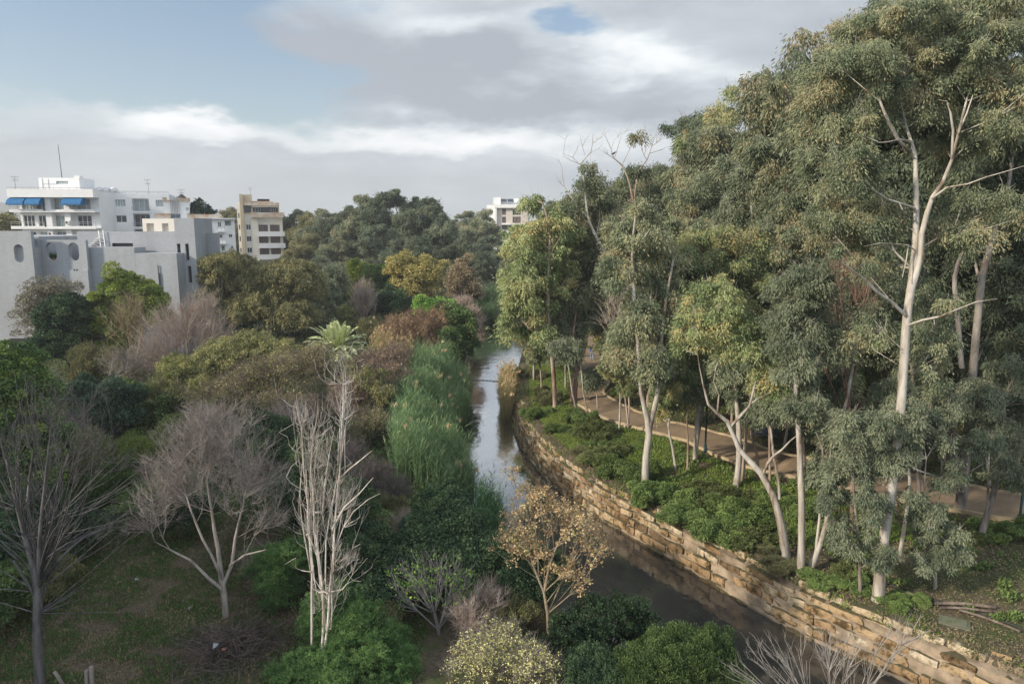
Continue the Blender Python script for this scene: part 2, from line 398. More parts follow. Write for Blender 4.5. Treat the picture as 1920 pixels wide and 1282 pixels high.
# clouds overhead and behind the viewpoint are brighter: the sun is there
sx=nt.nodes.new('ShaderNodeSeparateXYZ'); nt.links.new(G,sx.inputs[0])
up=ma('MULTIPLY',ma('SUBTRACT',sx.outputs[2],.35,clamp=True),1.6); 
bk=ma('MULTIPLY',ma('MULTIPLY',sx.outputs[1],-1.,clamp=True),.8)
bg2s=ma('ADD',ma('ADD',1.35,up),bk)
nt.links.new(bg2s,bg2.inputs[1])
nt.links.new(crp.outputs[0],bg2.inputs[0])
mxs=nt.nodes.new('ShaderNodeMixShader'); nt.links.new(cr_.outputs[0],mxs.inputs[0]); nt.links.new(bg.outputs[0],mxs.inputs[1]); nt.links.new(bg2.outputs[0],mxs.inputs[2]); nt.links.new(mxs.outputs[0],out.inputs[0])
sc.view_settings.view_transform='Standard'; sc.view_settings.look='None'; sc.view_settings.exposure=0.50; sc.view_settings.gamma=1
cy=sc.cycles; cy.max_bounces=5; cy.diffuse_bounces=3; cy.glossy_bounces=2; cy.transmission_bounces=3; cy.transparent_max_bounces=4; cy.sample_clamp_indirect=4; cy.caustics_reflective=False; cy.caustics_refractive=False
# ================================================================ ground
def axis(a,b,st,far,g=1.16):
    v=list(np.arange(a,b+1e-6,st)); s=st; x=b
    while x<far: s*=g; x+=s; v.append(x)
    s=st; x=a; pre=[]
    while x>-far: s*=g; x-=s; pre.append(x)
    return np.array(pre[::-1]+v)
xs=axis(-32,40,.33,6000); ys=axis(12,75,.33,6000,1.09)
X,Y=np.meshgrid(xs,ys); Z=hgt(X,Y); nx,ny=len(xs),len(ys)
q=Q(); V=np.stack([X,Y,Z],-1).reshape(-1,3); I=np.arange(nx*ny).reshape(ny,nx)
q.quads(V,np.stack([I[:-1,:-1],I[:-1,1:],I[1:,1:],I[1:,:-1]],-1).reshape(-1,4),0,.5,True)
m,nt2,b=newmat('ground_soil')
ca=noise(nt2,.35,6,.65); cb=noise(nt2,6,5,.7); cc=noise(nt2,40,3,.6)
soil=ramp(nt2,[(.3,(.07,.055,.042)),(.55,(.125,.10,.075)),(.75,(.19,.155,.115))],cb.outputs['Fac'])
gr=ramp(nt2,[(.25,(.035,.05,.02)),(.55,(.06,.085,.03)),(.8,(.11,.125,.05))],cb.outputs['Fac'])
ad=N(nt2,'ShaderNodeMath',operation='ADD'); nt2.links.new(ca.outputs['Fac'],ad.inputs[0])
s2=N(nt2,'ShaderNodeMath',operation='MULTIPLY'); nt2.links.new(cb.outputs['Fac'],s2.inputs[0]); s2.inputs[1].default_value=.5; nt2.links.new(s2.outputs[0],ad.inputs[1])
mk=ramp(nt2,[(.69,(0,0,0)),(.86,(1,1,1))],ad.outputs[0])
mx=N(nt2,'ShaderNodeMix',data_type='RGBA'); nt2.links.new(mk.outputs[0],mx.inputs[0]); nt2.links.new(soil.outputs[0],mx.inputs[6]); nt2.links.new(gr.outputs[0],mx.inputs[7]); nt2.links.new(mx.outputs[2],b.inputs['Base Color'])
b.inputs['Roughness'].default_value=.95; b.inputs['Specular IOR Level'].default_value=.1
bn=N(nt2,'ShaderNodeBump'); bn.inputs['Strength'].default_value=.9; bn.inputs['Distance'].default_value=.12; nt2.links.new(cb.outputs['Fac'],bn.inputs['Height']); nt2.links.new(bn.outputs[0],b.inputs['Normal'])
M_ground=m
tag(q.build('ground',m),kind='structure')
# ---- water
q=Q(); yy=np.concatenate([np.arange(2,40,.5),np.arange(40,126,1.)]); a=xl(yy)-3; bb=xr(yy)+.6
V=[];k=9
for y_,x0,x1 in zip(yy,a,bb):
    for t in np.linspace(0,1,k): V.append((x0+(x1-x0)*t,y_,-2.4))
I=np.arange(len(V)).reshape(len(yy),k); q.quads(V,np.stack([I[:-1,:-1],I[:-1,1:],I[1:,1:],I[1:,:-1]],-1).reshape(-1,4),0,.5,True)
m,nt2,b=newmat('river_water'); b.inputs['Base Color'].default_value=(.030,.030,.028,1); b.inputs['Roughness'].default_value=.045; b.inputs['IOR'].default_value=1.6; b.inputs['Specular IOR Level'].default_value=.5
w1=noise(nt2,1.6,4,.6,stretch=(1.,.55,1),dist=.8); w2=noise(nt2,.22,4,.6,dist=1.2)
bm1=N(nt2,'ShaderNodeBump'); bm1.inputs['Distance'].default_value=.075
rr=ramp(nt2,[(.4,(.14,.14,.14)),(.7,(.42,.42,.42))],w2.outputs['Fac']); nt2.links.new(rr.outputs[0],bm1.inputs['Strength'])
nt2.links.new(w1.outputs['Fac'],bm1.inputs['Height']); nt2.links.new(bm1.outputs[0],b.inputs['Normal'])
mr=ramp(nt2,[(.35,(.034,.034,.031)),(.7,(.056,.053,.048))],w2.outputs['Fac']); nt2.links.new(mr.outputs[0],b.inputs['Base Color'])
lw=N(nt2,'ShaderNodeLayerWeight'); lw.inputs['Blend'].default_value=.5; mrr=N(nt2,'ShaderNodeMapRange'); mrr.interpolation_type='SMOOTHSTEP'; mrr.inputs['From Min'].default_value=.53; mrr.inputs['From Max'].default_value=.80; mrr.inputs['To Max'].default_value=.88; nt2.links.new(lw.outputs['Facing'],mrr.inputs['Value'])
gl=N(nt2,'ShaderNodeBsdfGlossy'); gl.inputs['Roughness'].default_value=.04; gl.inputs['Color'].default_value=(.93,.95,.97,1); nt2.links.new(bm1.outputs[0],gl.inputs['Normal']); mxw=N(nt2,'ShaderNodeMixShader'); nt2.links.new(mrr.outputs[0],mxw.inputs[0]); nt2.links.new(b.outputs[0],mxw.inputs[1]); nt2.links.new(gl.outputs[0],mxw.inputs[2]); nt2.links.new(mxw.outputs[0],nt2.nodes['Material Output'].inputs[0])
tag(q.build('river_water',m),kind='structure')
# ---- hills
q=Q(); 
th=np.linspace(-1.25,1.0,140); hh=[]
for t in th: hh.append(max(10,24+70*math.exp(-((t+.66)/.10)**2)+25*math.exp(-((t+.36)/.07)**2)+8*math.exp(-((t+.10)/.16)**2)+4*math.sin(t*23)+2*math.sin(t*61)))
V=[]
for t,h_ in zip(th,hh):
    for r_,f_ in ((1900,0),(2050,.6),(2300,1),(2500,.5),(2700,0)): V.append((r_*math.sin(t),r_*math.cos(t),h_*f_-.5))
I=np.arange(len(V)).reshape(-1,5); q.quads(V,np.stack([I[:-1,:-1],I[:-1,1:],I[1:,1:],I[1:,:-1]],-1).reshape(-1,4),0,.5,True)
tag(q.build('hills',simple('hill_scrub',(.10,.12,.08),(.16,.15,.11),.004,.95)),kind='structure')
# ---- path
near=[(1085,757),(1135,781),(1200,801),(1290,826),(1340,850),(1400,873),(1500,895),(1600,916),(1700,938),(1800,956),(1864,966),(1990,990),(2300,1040)]
far_=[(1130,738),(1160,754),(1200,772),(1250,790),(1310,803),(1350,812),(1407,826),(1460,846),(1560,866),(1660,882),(1760,900),(1840,915),(1920,930),(2050,952),(2300,985)]
def edge(pl,step=.6):
    a=np.array([P(x,y,.2)[:2] for x,y in pl]); d=np.r_[0,np.cumsum(np.linalg.norm(np.diff(a,axis=0),axis=1))]; n=int(d[-1]/step); s=np.linspace(0,d[-1],n)
    return np.stack([np.interp(s,d,a[:,0]),np.interp(s,d,a[:,1])],1)
def zg(a,o=0.): return np.c_[a,hgt(a[:,0],a[:,1])+o]
e1=edge(near); e2=edge(far_)
n=70; s1=e1[np.linspace(0,len(e1)-1,n).astype(int)]; s2_=e2[np.linspace(0,len(e2)-1,n).astype(int)]
def strip(q,a,b,o,k=6,mi=0):
    V=[]
    for p_,r_ in zip(a,b):
        for t in np.linspace(0,1,k): x,y=p_+(r_-p_)*t; V.append((x,y,max(gz(x,y),-.2)+o))
    I=np.arange(len(V)).reshape(len(a),k); q.quads(V,np.stack([I[:-1,:-1],I[:-1,1:],I[1:,1:],I[1:,:-1]],-1).reshape(-1,4),mi,.5,True)
q=Q(); strip(q,s1,s2_,.09)
# far leg of the path, straight on past the bend
fl=[(1085,757),(1078,735),(1082,705),(1092,680),(1098,660),(1102,640),(1104,615)]; fr=[(1130,738),(1141,722),(1146,706),(1140,690),(1124,665),(1117,643),(1114,615)]
f1=edge(fl,1.);f2=edge(fr,1.); nn=60; f1=f1[np.linspace(0,len(f1)-1,nn).astype(int)]; f2=f2[np.linspace(0,len(f2)-1,nn).astype(int)]
strip(q,f1,f2,.094)
m=simple('path_screed',(.29,.215,.145),(.20,.15,.10),.9,.9,.15,bscale=30)
tag(q.build('path',m),kind='structure')
def kerbmesh(a,name):
    q=Q(); V=[];d=np.gradient(a,axis=0); d/=np.linalg.norm(d,axis=1)[:,None]; nn_=np.stack([-d[:,1],d[:,0]],1)
    for i,(p_,n_) in enumerate(zip(a,nn_)):
        z=max(gz(*p_),-.2)
        for o,zz in ((-.09,-.1),(-.09,.2),(.09,.2),(.09,-.1)): V.append((p_[0]+n_[0]*o,p_[1]+n_[1]*o,z+zz))
    I=np.arange(len(V)).reshape(-1,4); fs=[]
    for i in range(len(a)-1):
        for j in range(3): fs.append((I[i,j],I[i,j+1],I[i+1,j+1],I[i+1,j]))
    q.quads(V,fs); return q.build(name,M_kerb)
M_kerb=simple('kerb_paint',(.46,.37,.23),(.27,.22,.15),2.,.8,.1)
for a_ in (e1[:-3],edge([(1146,706),(1141,722),(1130,738)]+far_[1:])): tag(kerbmesh(a_,'kerb'),kind='structure')
# ================================================================ stone wall
def rblock(q,rng,M,l,d,h,tint,mi=0,n=3):
    """a worn squared stone: grid-subdivided rounded box"""
    g=np.linspace(-1,1,n+1); P_=[];Fq=[];c=0
    for ax in range(3):
        for sg in (-1,1):
            A,B=np.meshgrid(g,g,indexing='ij'); v=np.zeros((n+1,n+1,3)); v[...,ax]=sg; v[...,(ax+1)%3]=A; v[...,(ax+2)%3]=B if sg>0 else B
            P_.append(v.reshape(-1,3)); I=np.arange((n+1)**2).reshape(n+1,n+1)+c; f=np.stack([I[:-1,:-1],I[1:,:-1],I[1:,1:],I[:-1,1:]],-1).reshape(-1,4)
            if sg<0: f=f[:,::-1]
            Fq.append(f); c+=(n+1)**2
    v=np.concatenate(P_); dims=np.array([l,d,h])/2; rnd=min(dims)*.38
    core=np.clip(v*dims,-(dims-rnd),dims-rnd); off=v*dims-core; ln=np.linalg.norm(off,axis=1,keepdims=True); v2=core+np.where(ln>1e-6,off/np.maximum(ln,1e-6)*np.minimum(ln,rnd),0)
    ph=rng.random(3)*20; k=3.1/max(h,.2)
    nz=np.sin(v2[:,[1]]*k*1.3+v2[:,[2]]*k+ph[0])*np.cos(v2[:,[0]]*k*.7+ph[1])+.6*np.sin(v2[:,[0]]*k*1.9+v2[:,[2]]*k*2.3+ph[2])
    v2=v2*(1+.06*nz); v2[:,1]+=.03*np.sin(v2[:,0]*7+ph[1])*np.cos(v2[:,2]*9+ph[0]); v2[:,2]+=.022*np.sin(v2[:,0]*4.3+ph[2])
    q.quads(v2@M[:3,:3].T+M[:3,3],np.concatenate(Fq),mi,tint,True)
m,nt2,b=newmat('wall_sandstone')
at=N(nt2,'ShaderNodeAttribute'); at.attribute_name='tint'
r1=ramp(nt2,[(0,(.17,.12,.075)),(.3,(.30,.205,.12)),(.6,(.40,.295,.18)),(.82,(.49,.395,.27)),(1,(.55,.48,.37))],at.outputs['Fac'])
nA=noise(nt2,2.2,6,.7); nB=noise(nt2,9,5,.65)
rA=ramp(nt2,[(.40,(.20,.18,.13)),(.50,(.8,.78,.72)),(.56,(1,1,1)),(.72,(1.1,.98,.84))],nA.outputs['Fac'])
mx=N(nt2,'ShaderNodeMix',data_type='RGBA',blend_type='MULTIPLY'); mx.inputs[0].default_value=.95; nt2.links.new(r1.outputs[0],mx.inputs[6]); nt2.links.new(rA.outputs[0],mx.inputs[7])
rB=ramp(nt2,[(.3,(.6,.57,.52)),(.6,(1,1,1))],nB.outputs['Fac'])
mx2=N(nt2,'ShaderNodeMix',data_type='RGBA',blend_type='MULTIPLY'); mx2.inputs[0].default_value=.7; nt2.links.new(mx.outputs[2],mx2.inputs[6]); nt2.links.new(rB.outputs[0],mx2.inputs[7])
# moss lies on the upward ledges
ge=nt2.nodes.new('ShaderNodeNewGeometry'); sp=nt2.nodes.new('ShaderNodeSeparateXYZ'); nt2.links.new(ge.outputs['True Normal'],sp.inputs[0])
nC=noise(nt2,1.4,4,.6); mu=N(nt2,'ShaderNodeMath',operation='MULTIPLY'); nt2.links.new(sp.outputs[2],mu.inputs[0]); nt2.links.new(nC.outputs['Fac'],mu.inputs[1])
rm=ramp(nt2,[(.30,(0,0,0)),(.46,(1,1,1))],mu.outputs[0]); rmoss=ramp(nt2,[(.4,(.085,.07,.05)),(.6,(.10,.10,.05))],nB.outputs['Fac'])
mx3=N(nt2,'ShaderNodeMix',data_type='RGBA'); nt2.links.new(rm.outputs[0],mx3.inputs[0]); tco=nt2.nodes.new('ShaderNodeTexCoord'); sz=nt2.nodes.new('ShaderNodeSeparateXYZ'); nt2.links.new(tco.outputs['Object'],sz.inputs[0]); sa=N(nt2,'ShaderNodeMath',operation='MULTIPLY_ADD'); nt2.links.new(nC.outputs['Fac'],sa.inputs[0]); sa.inputs[1].default_value=-.45; nt2.links.new(sz.outputs[2],sa.inputs[2])
tr_=ramp(nt2,[(0,(.30,.29,.24)),(.12,(1,1,1))],sa.outputs[0]); mx4=N(nt2,'ShaderNodeMix',data_type='RGBA',blend_type='MULTIPLY'); mx4.inputs[0].default_value=1.; nt2.links.new(mx2.outputs[2],mx4.inputs[6]); nt2.links.new(tr_.outputs[0],mx4.inputs[7]); nt2.links.new(mx4.outputs[2],mx3.inputs[6]); nt2.links.new(rmoss.outputs[0],mx3.inputs[7]); nt2.links.new(mx3.outputs[2],b.inputs['Base Color'])
b.inputs['Roughness'].default_value=.92; b.inputs['Specular IOR Level'].default_value=.12
bn=N(nt2,'ShaderNodeBump'); bn.inputs['Strength'].default_value=.8; bn.inputs['Distance'].default_value=.05; nt2.links.new(nB.outputs['Fac'],bn.inputs['Height']); nt2.links.new(bn.outputs[0],b.inputs['Normal'])
M_stone=m
M_mortar=simple('wall_mortar',(.38,.30,.22),(.15,.12,.085),1.6,.95,.4)
rng=np.random.default_rng(5); random.seed(5)
wl=WALL[(WALL[:,1]>=11)&(WALL[:,1]<=98)]
dd=np.r_[0,np.cumsum(np.linalg.norm(np.diff(wl,axis=0),axis=1))]
# smooth the centre line
def wpt(s):
    x=np.interp(s,dd,wl[:,0]); y=np.interp(s,dd,wl[:,1]); return np.array([x,y])
def wps(s): return (wpt(s-1.2)+wpt(s-.4)+wpt(s+.4)+wpt(s+1.2))/4
def wfr(s):
    t=wps(s+.4)-wps(s-.4); t/=np.linalg.norm(t); return wps(s),t   # t runs away from the viewpoint; left-hand normal faces the water
W_=thing('stone_embankment','weathered sandstone block retaining wall curving along the right bank of the river','embankment',(*wps(5),-2.5))
bse=np.array([*wps(5),-2.5])
q=Q(); ct=Q()
CO=[(-2.72,.46,0.0),(-2.27,.44,.10),(-1.84,.40,.20),(-1.45,.36,.30),(-1.10,.30,.42)]
LT=dd[-1]
for ci,(z0,h,sb) in enumerate(CO):
    s=.0
    while s<LT-1.5:
        l=rng.choice([.4,.7,1.0,1.35])*rng.uniform(.8,1.25); p,t=wfr(s+l/2); nr=np.array([t[1],-t[0]]) # towards land (right)
        dep=.55; off=sb+dep/2+rng.normal(0,.045)
        c=p+nr*off; hh=h*rng.uniform(.86,1.04); yaw=math.atan2(t[1],t[0])+rng.normal(0,.02)
        tn=np.clip(rng.normal(.45+.04*ci,.27),0,1)
        if rng.random()<(.0,.02,.03,.05,.12)[ci]: s+=l; continue
        rblock(q,rng,frame(c[0],c[1],z0+hh/2+.01,yaw),l-.01,dep,hh,tn); s+=l
# top course of paler stones, set back, with gaps
s=.0
while s<LT-2:
    l=rng.uniform(.6,1.5); p,t=wfr(s+l/2); nr=np.array([t[1],-t[0]]); c=p+nr*(.95+rng.normal(0,.04)); yaw=math.atan2(t[1],t[0])+rng.normal(0,.03)
    if rng.random()<.86: ct_h=rng.uniform(.28,.42); rblock(ct,rng,frame(c[0],c[1],-.82+ct_h/2,yaw),l-.04,.5,ct_h,np.clip(rng.normal(.84,.12),0,1))
    s+=l
# near end: extra broken ledges climbing the bank
for k_,(o_,z_) in enumerate(((1.35,-.62),(1.8,-.45),(2.25,-.25),(2.7,-.12))):
    s=.0+k_*.3
    while s<11.5-k_*1.2:
        l=rng.uniform(.5,1.7); p,t=wfr(s+l/2); nr=np.array([t[1],-t[0]]); c=p+nr*(o_+rng.normal(0,.06)); yaw=math.atan2(t[1],t[0])+rng.normal(0,.06)
        if rng.random()<.72: rblock(q,rng,frame(c[0],c[1],z_+.14,yaw),l-.05,.5,rng.uniform(.22,.34),np.clip(rng.normal(.5,.22),0,1))
        s+=l
q.build('stone_blocks',M_stone,W_,bse); ct.build('coping',M_stone,W_,bse)
# mortar bed behind the joints: stepped
q=Q()
ss=np.arange(.2,LT-1.8,.5)
prof=[(.085,-2.9),(.085,-2.3),(.185,-2.27),(.185,-1.88),(.285,-1.85),(.285,-1.48),(.385,-1.45),(.385,-1.12),(.505,-1.09),(.505,-.84),(.95,-.80),(.95,-.62),(1.4,-.55)]
V=[]
for s in ss:
    p,t=wfr(s); nr=np.array([t[1],-t[0]])
    for o_,z_ in prof: V.append((*(p+nr*o_),z_))
I=np.arange(len(V)).reshape(len(ss),-1); q.quads(V,np.stack([I[:-1,:-1],I[1:,:-1],I[1:,1:],I[:-1,1:]],-1).reshape(-1,4)); q.build('mortar_bed',M_mortar,W_,bse)
# ================================================================ buildings
M_white=simple('render_white',(.80,.81,.82),(.72,.73,.74),.5,.8)
M_cream=simple('render_cream',(.71,.68,.62),(.63,.60,.53),.5,.8)
M_beige=simple('render_beige',(.60,.51,.37),(.50,.41,.28),.6,.8)
M_stain=simple('render_stained',(.62,.58,.52),(.45,.27,.15),.9,.85)
M_glass=simple('window_glass',(.035,.045,.055),(.02,.028,.035),.6,.12,spec=.6)
M_blind=simple('window_blind',(.17,.13,.12),(.12,.09,.085),.8,.7)
M_curt=simple('curtain_pale',(.40,.46,.46),(.30,.36,.37),2,.8)
M_awn=simple('awning_blue',(.02,.15,.34),(.012,.10,.26),2,.7)
M_rail=simple('rail_metal',(.42,.43,.44),(.34,.35,.36),2,.5)
M_dark=simple('dark_metal',(.03,.032,.036),(.02,.02,.022),3,.5)
M_tank=simple('tank_white',(.72,.73,.74),(.62,.63,.64),1,.4)
M_solar=simple('solar_panel',(.02,.035,.06),(.015,.025,.045),1,.2,spec=.6)
M_terra=simple('terracotta',(.40,.20,.11),(.30,.14,.08),3,.8)
# painted concrete block with courses and streaks
m,nt2,b=newmat('painted_block')
tcx=nt2.nodes.new('ShaderNodeTexCoord'); sxx=nt2.nodes.new('ShaderNodeSeparateXYZ'); nt2.links.new(tcx.outputs['Object'],sxx.inputs[0]); sad=N(nt2,'ShaderNodeMath',operation='ADD'); nt2.links.new(sxx.outputs[0],sad.inputs[0]); nt2.links.new(sxx.outputs[1],sad.inputs[1]); mpx=nt2.nodes.new('ShaderNodeCombineXYZ'); nt2.links.new(sad.outputs[0],mpx.inputs[0]); nt2.links.new(sxx.outputs[2],mpx.inputs[1])
br=nt2.nodes.new('ShaderNodeTexBrick'); br.inputs['Scale'].default_value=1.; br.inputs['Brick Width'].default_value=.4; br.inputs['Row Height'].default_value=.2; br.inputs['Mortar Size'].default_value=.012
br.inputs['Color1'].default_value=(.37,.395,.43,1); br.inputs['Color2'].default_value=(.335,.36,.395,1); br.inputs['Mortar'].default_value=(.28,.30,.33,1); nt2.links.new(mpx.outputs[0],br.inputs['Vector'])
ns=noise(nt2,.5,5,.65,stretch=(1,1,.18)); rs=ramp(nt2,[(.3,(.80,.79,.77)),(.55,(1,1,1)),(.75,(1.08,1.08,1.08))],ns.outputs['Fac'])
mx=N(nt2,'ShaderNodeMix',data_type='RGBA',blend_type='MULTIPLY'); mx.inputs[0].default_value=.8; nt2.links.new(br.outputs[0],mx.inputs[6]); nt2.links.new(rs.outputs[0],mx.inputs[7]); nt2.links.new(mx.outputs[2],b.inputs['Base Color']); b.inputs['Roughness'].default_value=.9
M_block=m
def part(q,name,mats,parent,base):
    o=q.build(name,mats,None,None); o.data.transform(Matrix.Translation([-float(v) for v in base])); o.parent=parent; return o
def wall_open(q,M,u0,u1,z0,z1,th,ops,mi=0):
    """wall in local x/z plane, front at y=0, thickness th, rectangular openings cut as real holes"""
    us=sorted({u0,u1,*[v for o in ops for v in o[:2]]}); zs=sorted({z0,z1,*[v for o in ops for v in o[2:4]]})
    us=[u for u in us if u0<=u<=u1]; zs=[z for z in zs if z0<=z<=z1]
    for a,b_ in zip(us[:-1],us[1:]):
        for c,d in zip(zs[:-1],zs[1:]):
            mu,mz=(a+b_)/2,(c+d)/2
            if any(o[0]<mu<o[1] and o[2]<mz<o[3] for o in ops): continue
            q.box((a,0,c),(b_,th,d),M,mi)
class Bld:
    def __init__(s,name,label,cat,x,y,rz,z=0.,group=None):
        s.base=(x,y,z); s.M=frame(x,y,z,rz); s.r=thing(name,label,cat,(x,y,z),group)
    def box(s,name,mat,*bx):
        q=Q()
        for a,b_ in bx: q.box(a,b_,s.M)
        return part(q,name,mat,s.r,s.base)
    def win(s,u0,u1,z0,z1,y,mull=1,glass=None,dep=.18,fr=None,side=None):
        """one window: a frame with its pane as a child. side='x' puts it on a wall whose face is at local x=y"""
        t=.07; q=Q(); g=Q()
        def B(qq,a,b_):
            if side: (ax,ay,az),(bx,by,bz)=a,b_; a,b_=(y-(by-y),ax,az),(y-(ay-y),bx,bz)
            qq.box(a,b_,s.M)
        ya=y+dep
        B(q,(u0,ya,z0),(u1,ya+.06,z0+t)); B(q,(u0,ya,z1-t),(u1,ya+.06,z1)); B(q,(u0,ya,z0+t),(u0+t,ya+.06,z1-t)); B(q,(u1-t,ya,z0+t),(u1,ya+.06,z1-t))
        for k in range(mull):
            um=u0+(u1-u0)*(k+1)/(mull+1); B(q,(um-t/2,ya,z0+t),(um+t/2,ya+.06,z1-t))
        B(g,(u0+t,ya+.065,z0+t),(u1-t,ya+.09,z1-t))
        o=part(q,'window',fr or M_white,s.r,s.base); c=part(g,'pane',glass or M_glass,o,s.base); return o
    def rail(s,u0,u1,y,z,h=.95,ends=None,name='railing',mat=None,n=None):
        q=Q(); q.box((u0,y,z+h-.06),(u1,y+.05,z+h),s.M); q.box((u0,y,z+h*.55),(u1,y+.03,z+h*.55+.04),s.M)
        n=n or max(2,int((u1-u0)/1.2))
        for k in range(n+1):
            u=u0+(u1-u0-.05)*k/n; q.box((u,y+.002,z),(u+.05,y+.045,z+h-.06),s.M)
        return part(q,name,mat or M_rail,s.r,s.base)
def antenna(base,h,label,kind='yagi',lean=(0,0),r=.03):
    r_=thing('antenna',label,'antenna',base,'antennas standing on the flat roofs'); q=Q(); b0=np.array(base,float); top=b0+[lean[0],lean[1],h]
    q.tube([b0,top],[r,r*.6],6); q.build('mast',M_dark if kind!='pale' else M_rail,r_,b0)
    if kind!='mast':
        q=Q()
        for k,(zz,L) in enumerate(((.95,.9),(.7,.7))):
            c=b0+(top-b0)*zz; q.tube([c-[L*.6,0,0],c+[L*.6,0,0]],.02,4)
            for j in range(4): e_=c+[(-.6+.4*j)*L,0,0]; q.tube([e_-[0,.3,.0],e_+[0,.3,.12]],.014,4); q.tube([e_-[0,0,.25],e_+[0,0,.25]],.014,4)
        q.build('aerial',M_rail,r_,b0)
    return r_
# ---- B1 white apartment block with blue awnings, Y~125 left part
sc1=125/F
x0,y0,_=D(32,480,122); B=Bld('apartment_block','white apartment block with three blue awnings and long balconies, at the far left','apartment block',x0,y0,math.radians(3)); 
Wd=13.6 # width of the balcony front
zr=ZY(357,124); st=2.8
fl=[ZY(396,124)-st*k for k in range(7)]
q=Q()
cols=[(0.3,3.0),(3.5,5.6),(6.2,8.0),(9.3,11.4)]
q.box((0.35,1.9,0),(Wd,11,zr-.02),B.M) if False else None
ops=[]
for z in fl:
    for k,(a,b_) in enumerate(((0.7,2.6),(3.2,5.0),(5.9,7.9),(9.7,12.1))): ops.append((a,b_,z+.05,z+2.1))
wall_open(q,B.M@frame(0,1.6,0,0),0.35,Wd,0,zr,.3,ops)
q.box((0.35,1.9,0),(.65,11,zr),B.M); q.box((Wd-.3,1.9,0),(Wd,11,zr),B.M); q.box((.65,10.7,0),(Wd-.3,11,zr),B.M); q.box((.65,1.9,zr-.3),(Wd-.3,10.7,zr-.05),B.M)
for z in fl[1:]: q.box((.65,1.9,z-.1),(Wd-.3,10.7,z+.05),B.M)
for a in (5.25,8.3,): 
    q.box((a,.35,0),(a+.95,1.6,fl[0]+2.24),B.M)
part(q,'wall',M_white,B.r,B.base)
B.box('roof_parapet',M_white,((-.35,-.35,fl[0]+2.25),(Wd+.1,1.598,zr+.12)),((-.35,1.6,zr+.003),(-.05,11,zr+.12)),((Wd-.2,1.6,zr+.003),(Wd+.1,11.2,zr+.12)))
B.rail(-.3,Wd,-.3,zr+.12,.3)
for i,z in enumerate(fl[:5]):
    B.box('balcony',M_white,((-.3,-.3,z-.22),(Wd+.1,1.598,z)),((-.3,-.3,z),(5.2,-.15,z+.28)),((6.3,-.2,z),(8.2,-.1,z+.22)),((8.3,-.3,z),(Wd+.1,-.15,z+.28)))
    B.rail(-.28,5.2,-.26,z+.28,.72); B.rail(8.3,Wd+.08,-.26,z+.28,.72)
    for k,(a,b_) in enumerate(((0.7,2.6),(3.2,5.0),(5.9,7.9),(9.7,12.1))):
        B.win(a,b_,z+.05,z+2.1,1.6,2 if k!=2 else 1,M_curt if (i+k)%3==0 or k==2 else M_glass)
z=fl[0]
for a,b_ in ((-.25,2.5),(2.75,5.1),(8.6,11.9)):
    q=Q(); k_=8; V=[]
    for j in range(k_+1):
        t=j/k_; yy_=.6-1.75*math.sin(t*math.pi/2); zz_=z+2.22-1.25*(1-math.cos(t*math.pi/2)); V+= [(a,yy_,zz_),(b_,yy_,zz_)]
    V=np.array(V); Vt=V@B.M[:3,:3].T+B.M[:3,3]; I=np.arange(len(V)).reshape(-1,2); q.quads(Vt,np.stack([I[:-1,0],I[:-1,1],I[1:,1],I[1:,0]],-1))
    for e_ in (0,1):
        for j in range(k_): p_=[tuple(V[2*j+e_]),tuple(V[2*j+2+e_])]; xx=V[0+e_][0]; q.quads(np.array([(xx,.6,p_[0][2]),p_[0],p_[1],(xx,.6,p_[1][2])])@B.M[:3,:3].T+B.M[:3,3],[(0,1,2,3)])
    part(q,'awning',M_awn,B.r,B.base)
for u,z_ in ((8.45,fl[1]+.6),(5.5,fl[2]+1.5)): 
    q=Q(); q.box((u,-.05,z_),(u+.8,.3,z_+.6),B.M); o=part(q,'air_conditioner',M_tank,B.r,B.base)
    q=Q(); q.tube([tuple((B.M@np.array([u+.3,-.075,z_+.3,1]))[:3]),tuple((B.M@np.array([u+.3,-.05,z_+.3,1]))[:3])],.2,10); part(q,'fan_grille',M_dark,o,B.base)
# penthouse
hp=ZY(334,126)
q=Q(); wall_open(q,B.M@frame(0,3.,0,0),3.1,9.9,zr,hp,.3,[(6.0,8.0,hp-1.05,hp-.55)]); q.box((3.1,3.3,zr),(3.4,8,hp),B.M); q.box((9.6,3.3,zr),(9.9,8,hp),B.M); q.box((3.4,7.7,zr),(9.6,8,hp),B.M); q.box((3.4,3.3,hp-.2),(9.6,7.7,hp-.02),B.M); q.box((9.0,3.1,hp+.003),(9.95,4.2,hp+.4),B.M)
part(q,'roof_room',M_white,B.r,B.base)
B.box('vent_slot',M_curt,((6.0,3.15,hp-1.05),(8.0,3.2,hp-.55)))
q=Q()
for u_,z_ in ((3.7,hp-.1),(4.7,hp-.2)): q.box((u_,2.94,zr+.2),(u_+.05,2.99,z_),B.M)
q.box((3.8,2.94,zr+1.1),(6.0,2.99,zr+1.16),B.M); part(q,'wall_pipe',M_rail,B.r,B.base)
pt=(B.M@np.array([6.4,4.2,hp,1]))[:3]; antenna(pt,ZY(272,127)-hp,'tall thin dark mast on the roof room above the blue awnings','mast',(-.12,0),.06)
pt=(B.M@np.array([.5,.8,zr+.12,1]))[:3]; antenna(pt,2.1,'thin aerial on the left corner of the roof over the blue awnings','yagi')
